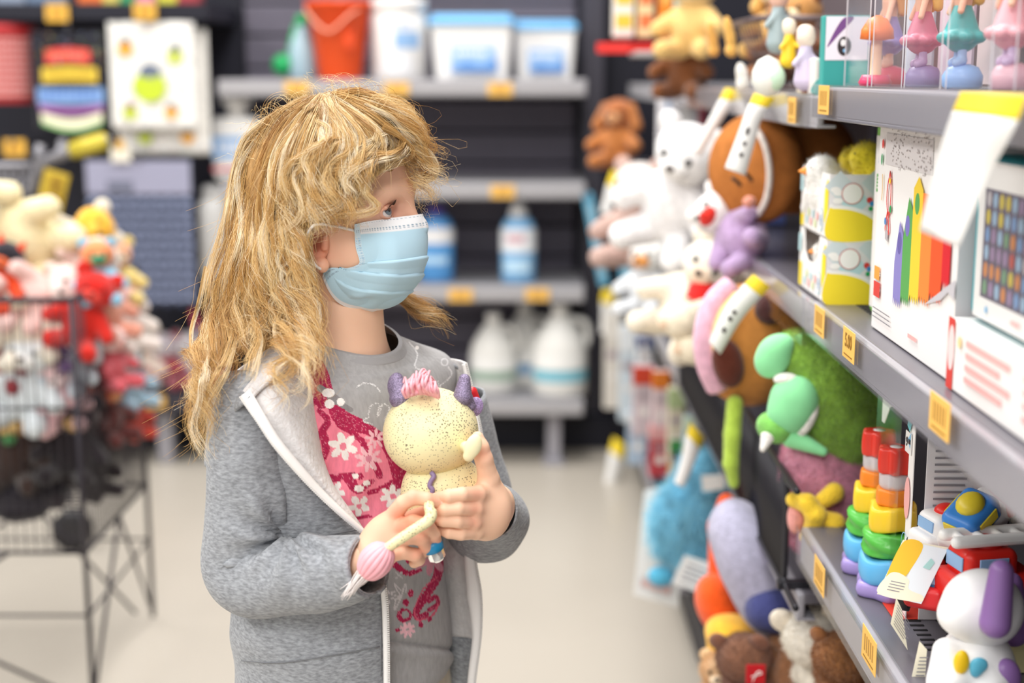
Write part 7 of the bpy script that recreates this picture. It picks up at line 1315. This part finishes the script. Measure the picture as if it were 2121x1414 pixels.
for px, py, Y, s_, c_, hd_, lb in ((1668, 120, 1.78, .9, '#cfc3dc', '#efdccb', 'pale lilac toy figurine on the top shelf'), (1634, 90, 1.86, .7, '#f2cc30', '#f0e0c8', 'small yellow toy figurine behind the lilac one'), (1612, 40, 1.92, 1.0, '#9fb0b4', '#e6b9a6', 'grey green plush figurine above the basket end')):
    t = thing('toy_figurine', lb, 'figurine', pos(px, py, Y), 'figurines on the top shelf'); blob('body', [K((0, 0, -.030 * s_), (0, 0, .012 * s_), .015 * s_, .009 * s_, .004), K((0, -.004, .010 * s_), (-.016 * s_, -.008, -.008 * s_), .005 * s_, .004 * s_, .003), K((0, .004, .010 * s_), (.016 * s_, -.008, -.006 * s_), .005 * s_, .004 * s_, .003)], .0016, plas(c_), t); blob('head', [E((0, 0, .027 * s_), (.013 * s_, .013 * s_, .014 * s_), None), E((0, .003, .036 * s_), (.012 * s_, .012 * s_, .009 * s_), None, .004)], .0016, plas(hd_), t)
# ================================================================ FAR END OF THE AISLE
gp = 'hanging packs low at the far end of the aisle'
for i, (px0, px1, y0_, y1_, Y, c_, k_, lb) in enumerate(((1252, 1282, 650, 845, 4.4, '#d9d3ca', '#e9e4dc', 'cream strip pack hanging nearest the back wall'), (1284, 1318, 672, 870, 4.2, '#cfdbe4', '#e9eef2', 'pale blue pack with white header'), (1318, 1352, 690, 800, 3.9, '#dfe3e8', '#4b5a8a', 'white pack with navy corner'), (1312, 1352, 755, 900, 3.5, '#c9b9be', '#c9452e', 'rose grey pack with red header'), (1352, 1384, 765, 905, 3.3, '#d8c3c6', '#d97a2c', 'pale rose pack with orange header'), (1384, 1414, 800, 960, 3.1, '#d2c9b4', '#a9b98a', 'sand pack with green grey header'), (1300, 1340, 850, 960, 3.95, '#a9bcd0', '#dfe3e6', 'steel blue pack near the floor'), (1345, 1385, 880, 985, 3.3, '#b9434c', '#d9a0a0', 'crimson pack near the floor'), (1386, 1420, 905, 1010, 3.1, '#d9a93a', '#3f8a4a', 'ochre and green pack near the floor'), (1416, 1440, 860, 960, 2.95, '#9fc0c9', '#c9d9c0', 'aqua pack near the far bay post'))):
    a, c = at(px0, y0_, Y), at(px1, y1_, Y); t = thing('hanging_pack', lb, 'hanging pack', ((a[0] + c[0]) / 2, Y, c[2]), gp); W_, H_ = c[0] - a[0], a[2] - c[2]; b = MB(); b.rbox((0, 0, H_ / 2), (W_, .03, H_), .004); b.build('pouch', paper(c_), t); b = MB(); b.box((0, 0, (H_ + max(.005, .598 - c[2])) / 2), (.006, .004, max(.005, .598 - c[2]) - H_ + .01)); b.build('hang_strip', paper('#d9d4ce'), t); b = MB(); b.rbox((0, -.001, H_ * .86), (W_ * 1.02, .034, H_ * .26), .003); b.build('header_card', paper(k_), t); deco(t, 'front_print', (-W_ * .35, -.0155, H_ * .2), UX, UZ, NY, [('circ', (W_ * .35, H_ * .15, W_ * .22), paper('#efe9e4')), ('rect', (0, H_ * .34, W_ * .7, H_ * .42), paper('#a89aa0'))], world=False)
for (ax, ay), (bx, by), Y, lb, w_ in (((1217, 400), (1252, 592), 4.3, 'tilted blue wrapped pack nearest the back shelves', .032), ((1296, 388), (1300, 592), 4.15, 'upright blue wrapped pack beside the tilted one', .045), ((1338, 430), (1322, 585), 3.6, 'narrow blue wrapped pack behind the upright one', .022)):
    A_, B_ = at(ax, ay, Y), at(bx, by, Y); t = thing('wrapped_pack', lb, 'pack', B_, 'blue wrapped packs'); L_ = np.linalg.norm(A_ - B_); M_ = frame((1, 0, 0), z=(A_ - B_) / L_); M_[:, 2] = (A_ - B_) / L_; M_[:, 0] = np.cross((0, 1, 0), M_[:, 2]); M_[:, 1] = np.cross(M_[:, 2], M_[:, 0]); b = MB(); b.rbox(M_[:, 2] * L_ / 2, (w_, .03, L_), .008, 0, M_); b.build('wrap', mat('wrap_blue', '#5fa6c6', .3, var=(25, .2)), t); b = MB(); b.rbox(M_[:, 2] * L_ * .5 - M_[:, 1] * .0145, (w_ * .4, .004, L_ * .8), .001, 0, M_); b.build('label_strip', paper('#a9cfe0'), t)
a = at(1285, 330, 3.75); t = critter('plush_toy', 'orange brown plush hanging by the blue wrapped packs', pos(1284, 300, 3.75), .055, ['#b5713c', '#a9653a', '#d9a070'], (0, 0, -30), 'flop', None, h=.005)
t = carton('tall_carton', 'tall white carton with pale blue stripes at the far end', 'carton', .33, .42, 3.25, 3.45, .983, 1.21, paper('#e6e6ec')); side_print(t, [('rect', (0, 0, .012, .22), paper('#a9bcd8')), ('rect', (.075, 0, .09, .22), paper('#c9566a')), ('rect', (.03, .02, .06, .2), paper('#f3f3f3'))])
t = thing('red_tray', 'translucent red triangular tray jutting from the far top shelf', 'tray', pos(1320, 100, 3.2)); b = MB(); b.prism([(-.09, -.012), (-.02, .03), (.06, .034), (.08, .0), (-.02, -.03)], np.eye(3), (0, 0, -.01), .022); b.build('tray', plas('#e0322c'), t); b = MB(); b.rbox((.06, .03, -.012), (.14, .12, .012), .003); b.build('shelf_plate', plas('#b9b4b2'), t)
for px, w_, c_, k_, lb in ((1290, .045, '#f1ece4', '#f0c84a', 'white and yellow carton above the red tray'), (1335, .035, '#f0d9a6', '#e07a4a', 'straw carton above the red tray'), (1376, .030, '#ef8a2c', '#f3b05a', 'orange bottle shaped toy above the red tray'), (1412, .04, '#cfe3da', '#8fc0b0', 'mint carton above the grey plate')):
    c = pos(px, 78, 3.22); t = thing('toy_carton', lb, 'carton', c, 'cartons above the red tray'); b = MB(); b.rbox((0, 0, .075), (w_, .05, .15), .004); b.build('box', paper(c_), t); deco(t, 'front_print', (-w_ * .4, -.0255, .02), UX, UZ, NY, [('rect', (0, 0, w_ * .8, .03), paper(k_)), ('rect', (0, .05, w_ * .8, .075), paper(k_)), ('rect', (0, .095, w_ * .6, .1), RED)], world=False)
for px, py, Y, r_, cs_, lb in ((1425, 150, 2.95, .05, ['#7a4a2a', '#b8743a', '#d9a05a'], 'dim brown plush behind the wire basket on the top shelf'), (1440, 60, 2.9, .055, ['#e9c27a', '#f0d59a', '#f6e6c0'], 'straw plush beyond the wire basket')): critter('plush_toy', lb, pos(px, py, Y), r_, cs_, (0, 0, -30), 'round', None, h=.005)
# ================================================================ PRICE TAGS AND FLAGS
def lip_tag(px, py, label, txt=None, w=.052, h=.032, off=.0085):
    c = atX(px, py, XF - off); t = thing('price_tag', label, 'price tag', c, 'orange price tags on the toy shelves'); b = MB(); b.rbox((0, 0, 0), (.0008, w, h), .0003); b.build('card', YEL2, t)
    if txt: text(txt, .020, INKY, NYm, (-.0006, 0, .003), t, 'price_lettering', sx=.9, bold=.0004)
    else:
        b = MB(); [b.box((-.0006, -w * .28 + w * .14 * i, .002), (.0004, w * .05, h * .5)) for i in range(5)]; o = b.build('price_bars', mat('tag_ink', '#a87f3a', .6), t); o['kind'] = 'stuff'
    b = MB(); b.box((-.0006, 0, -h * .36), (.0004, w * .7, .0012)); b.build('fine_print', INKY, t); return t
lip_tag(1697, 665, 'orange price tag at the far end of the near middle shelf', None); lip_tag(1758, 714, 'orange price tag reading 5.00 on the near middle shelf', '5.00'); lip_tag(1946, 862, 'blurred orange price tag nearest the camera on the middle shelf', None, .055); lip_tag(1706, 207, 'orange price tag at the far end of the near top shelf', None, .055); lip_tag(1697, 1192, 'orange price tag with yellow corner at the far end of the near lower shelf', None, .055, .034); lip_tag(1800, 1345, 'orange price tag at the bottom of the near lower shelf', None, .055, .034); lip_tag(1640, 228, 'pale orange price tag on the far top shelf', None, .05)
def flag(label, rows, split, marks=()):
    "hanging paper flag: rows of (xl,yl,xr,yr,Y) from top to bottom; the part above split is yellow"
    P_ = np.array([[at(r[0], r[1], r[4]), at(r[2], r[3], r[-1])] for r in rows]); t = thing('price_flag', label, 'price flag', P_[0].mean(0), 'yellow and white price flags'); lo = np.array(t.location); n = 26; A = cr(P_[:, 0], n), cr(P_[:, 1], n); k = int(split * n)
    for nm, sl, m in (('yellow_header', slice(0, k + 1), YELB), ('white_body', slice(k, n), WPL)):
        a, b_ = A[0][sl], A[1][sl]; m_ = len(a); V = np.stack([a, (a + b_) / 2, b_], 1).reshape(-1, 3) - lo; o = mk(nm, V, gridfaces(m_, 3, flip=True), m, t, True); q = o.modifiers.new('s', 'SOLIDIFY'); q.thickness = .0006; q.offset = 0
    for u, f0, f1, wd in marks:
        i0, i1 = int(f0 * (n - 1)), int(f1 * (n - 1)); c0 = A[0][i0] * (1 - u) + A[1][i0] * u; c1 = A[0][i1] * (1 - u) + A[1][i1] * u; s = (A[1][i0] - A[0][i0]) * wd; V = np.array([c0 - s, c0 + s, c1 + s, c1 - s]) - lo + np.array((0, -.0012, 0)); mk('print_mark', V, [(3, 2, 1, 0)], INK, t, False)
    return t
flag('large blurred price flag hanging nearest the camera', [(1990, 190, 2128, 196, 1.09, .95), (1966, 248, 2098, 272, 1.08, .96), (1938, 340, 2050, 362, 1.07, .99), (1905, 478, 1985, 512, 1.06, 1.01)], .26, ((.40, .50, .54, .05),))
flag('price flag hanging in front of the brown cushion', [(1562, 193, 1607, 203, 1.98), (1545, 230, 1580, 240, 1.97), (1525, 285, 1563, 297, 1.965), (1501, 348, 1544, 364, 1.96)], .22, ((.45, .55, .60, .1), (.5, .68, .73, .1), (.52, .82, .87, .1)))
flag('price flag hanging farther left on the far top shelf', [(1503, 182, 1530, 186, 2.35), (1485, 215, 1512, 222, 2.34), (1458, 265, 1480, 275, 2.335), (1431, 312, 1450, 324, 2.33)], .26)
flag('price flag over the tan plush dog', [(1560, 568, 1596, 594, 1.93), (1534, 596, 1568, 624, 1.92), (1500, 640, 1532, 668, 1.915), (1468, 708, 1492, 734, 1.91)], .24, ((.5, .60, .65, .12), (.5, .70, .75, .12), (.5, .82, .87, .12)))
flag('price flag in front of the blue shaggy plush', [(1430, 876, 1460, 905, 2.35), (1420, 905, 1448, 935, 2.34), (1410, 955, 1432, 975, 2.335), (1396, 1000, 1416, 1010, 2.33)], .28); flag('price flag near the floor at the far bay', [(1270, 905, 1302, 925, 4.30), (1262, 935, 1292, 955, 4.29), (1256, 975, 1280, 985, 4.285), (1250, 1010, 1270, 1015, 4.28)], .34)
flag('price flag at the far end of the lower shelf', [(1250, 596, 1283, 606, 4.45), (1245, 620, 1276, 632, 4.44), (1246, 650, 1270, 660, 4.435), (1244, 690, 1262, 694, 4.43)], .40); flag('price flag by the orange brown plush', [(1268, 352, 1296, 360, 3.7), (1258, 380, 1284, 390, 3.69), (1250, 415, 1270, 422, 3.685), (1244, 440, 1262, 446, 3.68)], .36)
flag('small price flag above the green hanging leaflet', [(1425, 880, 1431, 884, 3.0), (1424, 884, 1430, 890, 3.0)], .5) if False else None
hookrod(1214, 404, 4.28, 'steel peg hook holding the tilted blue wrapped pack')
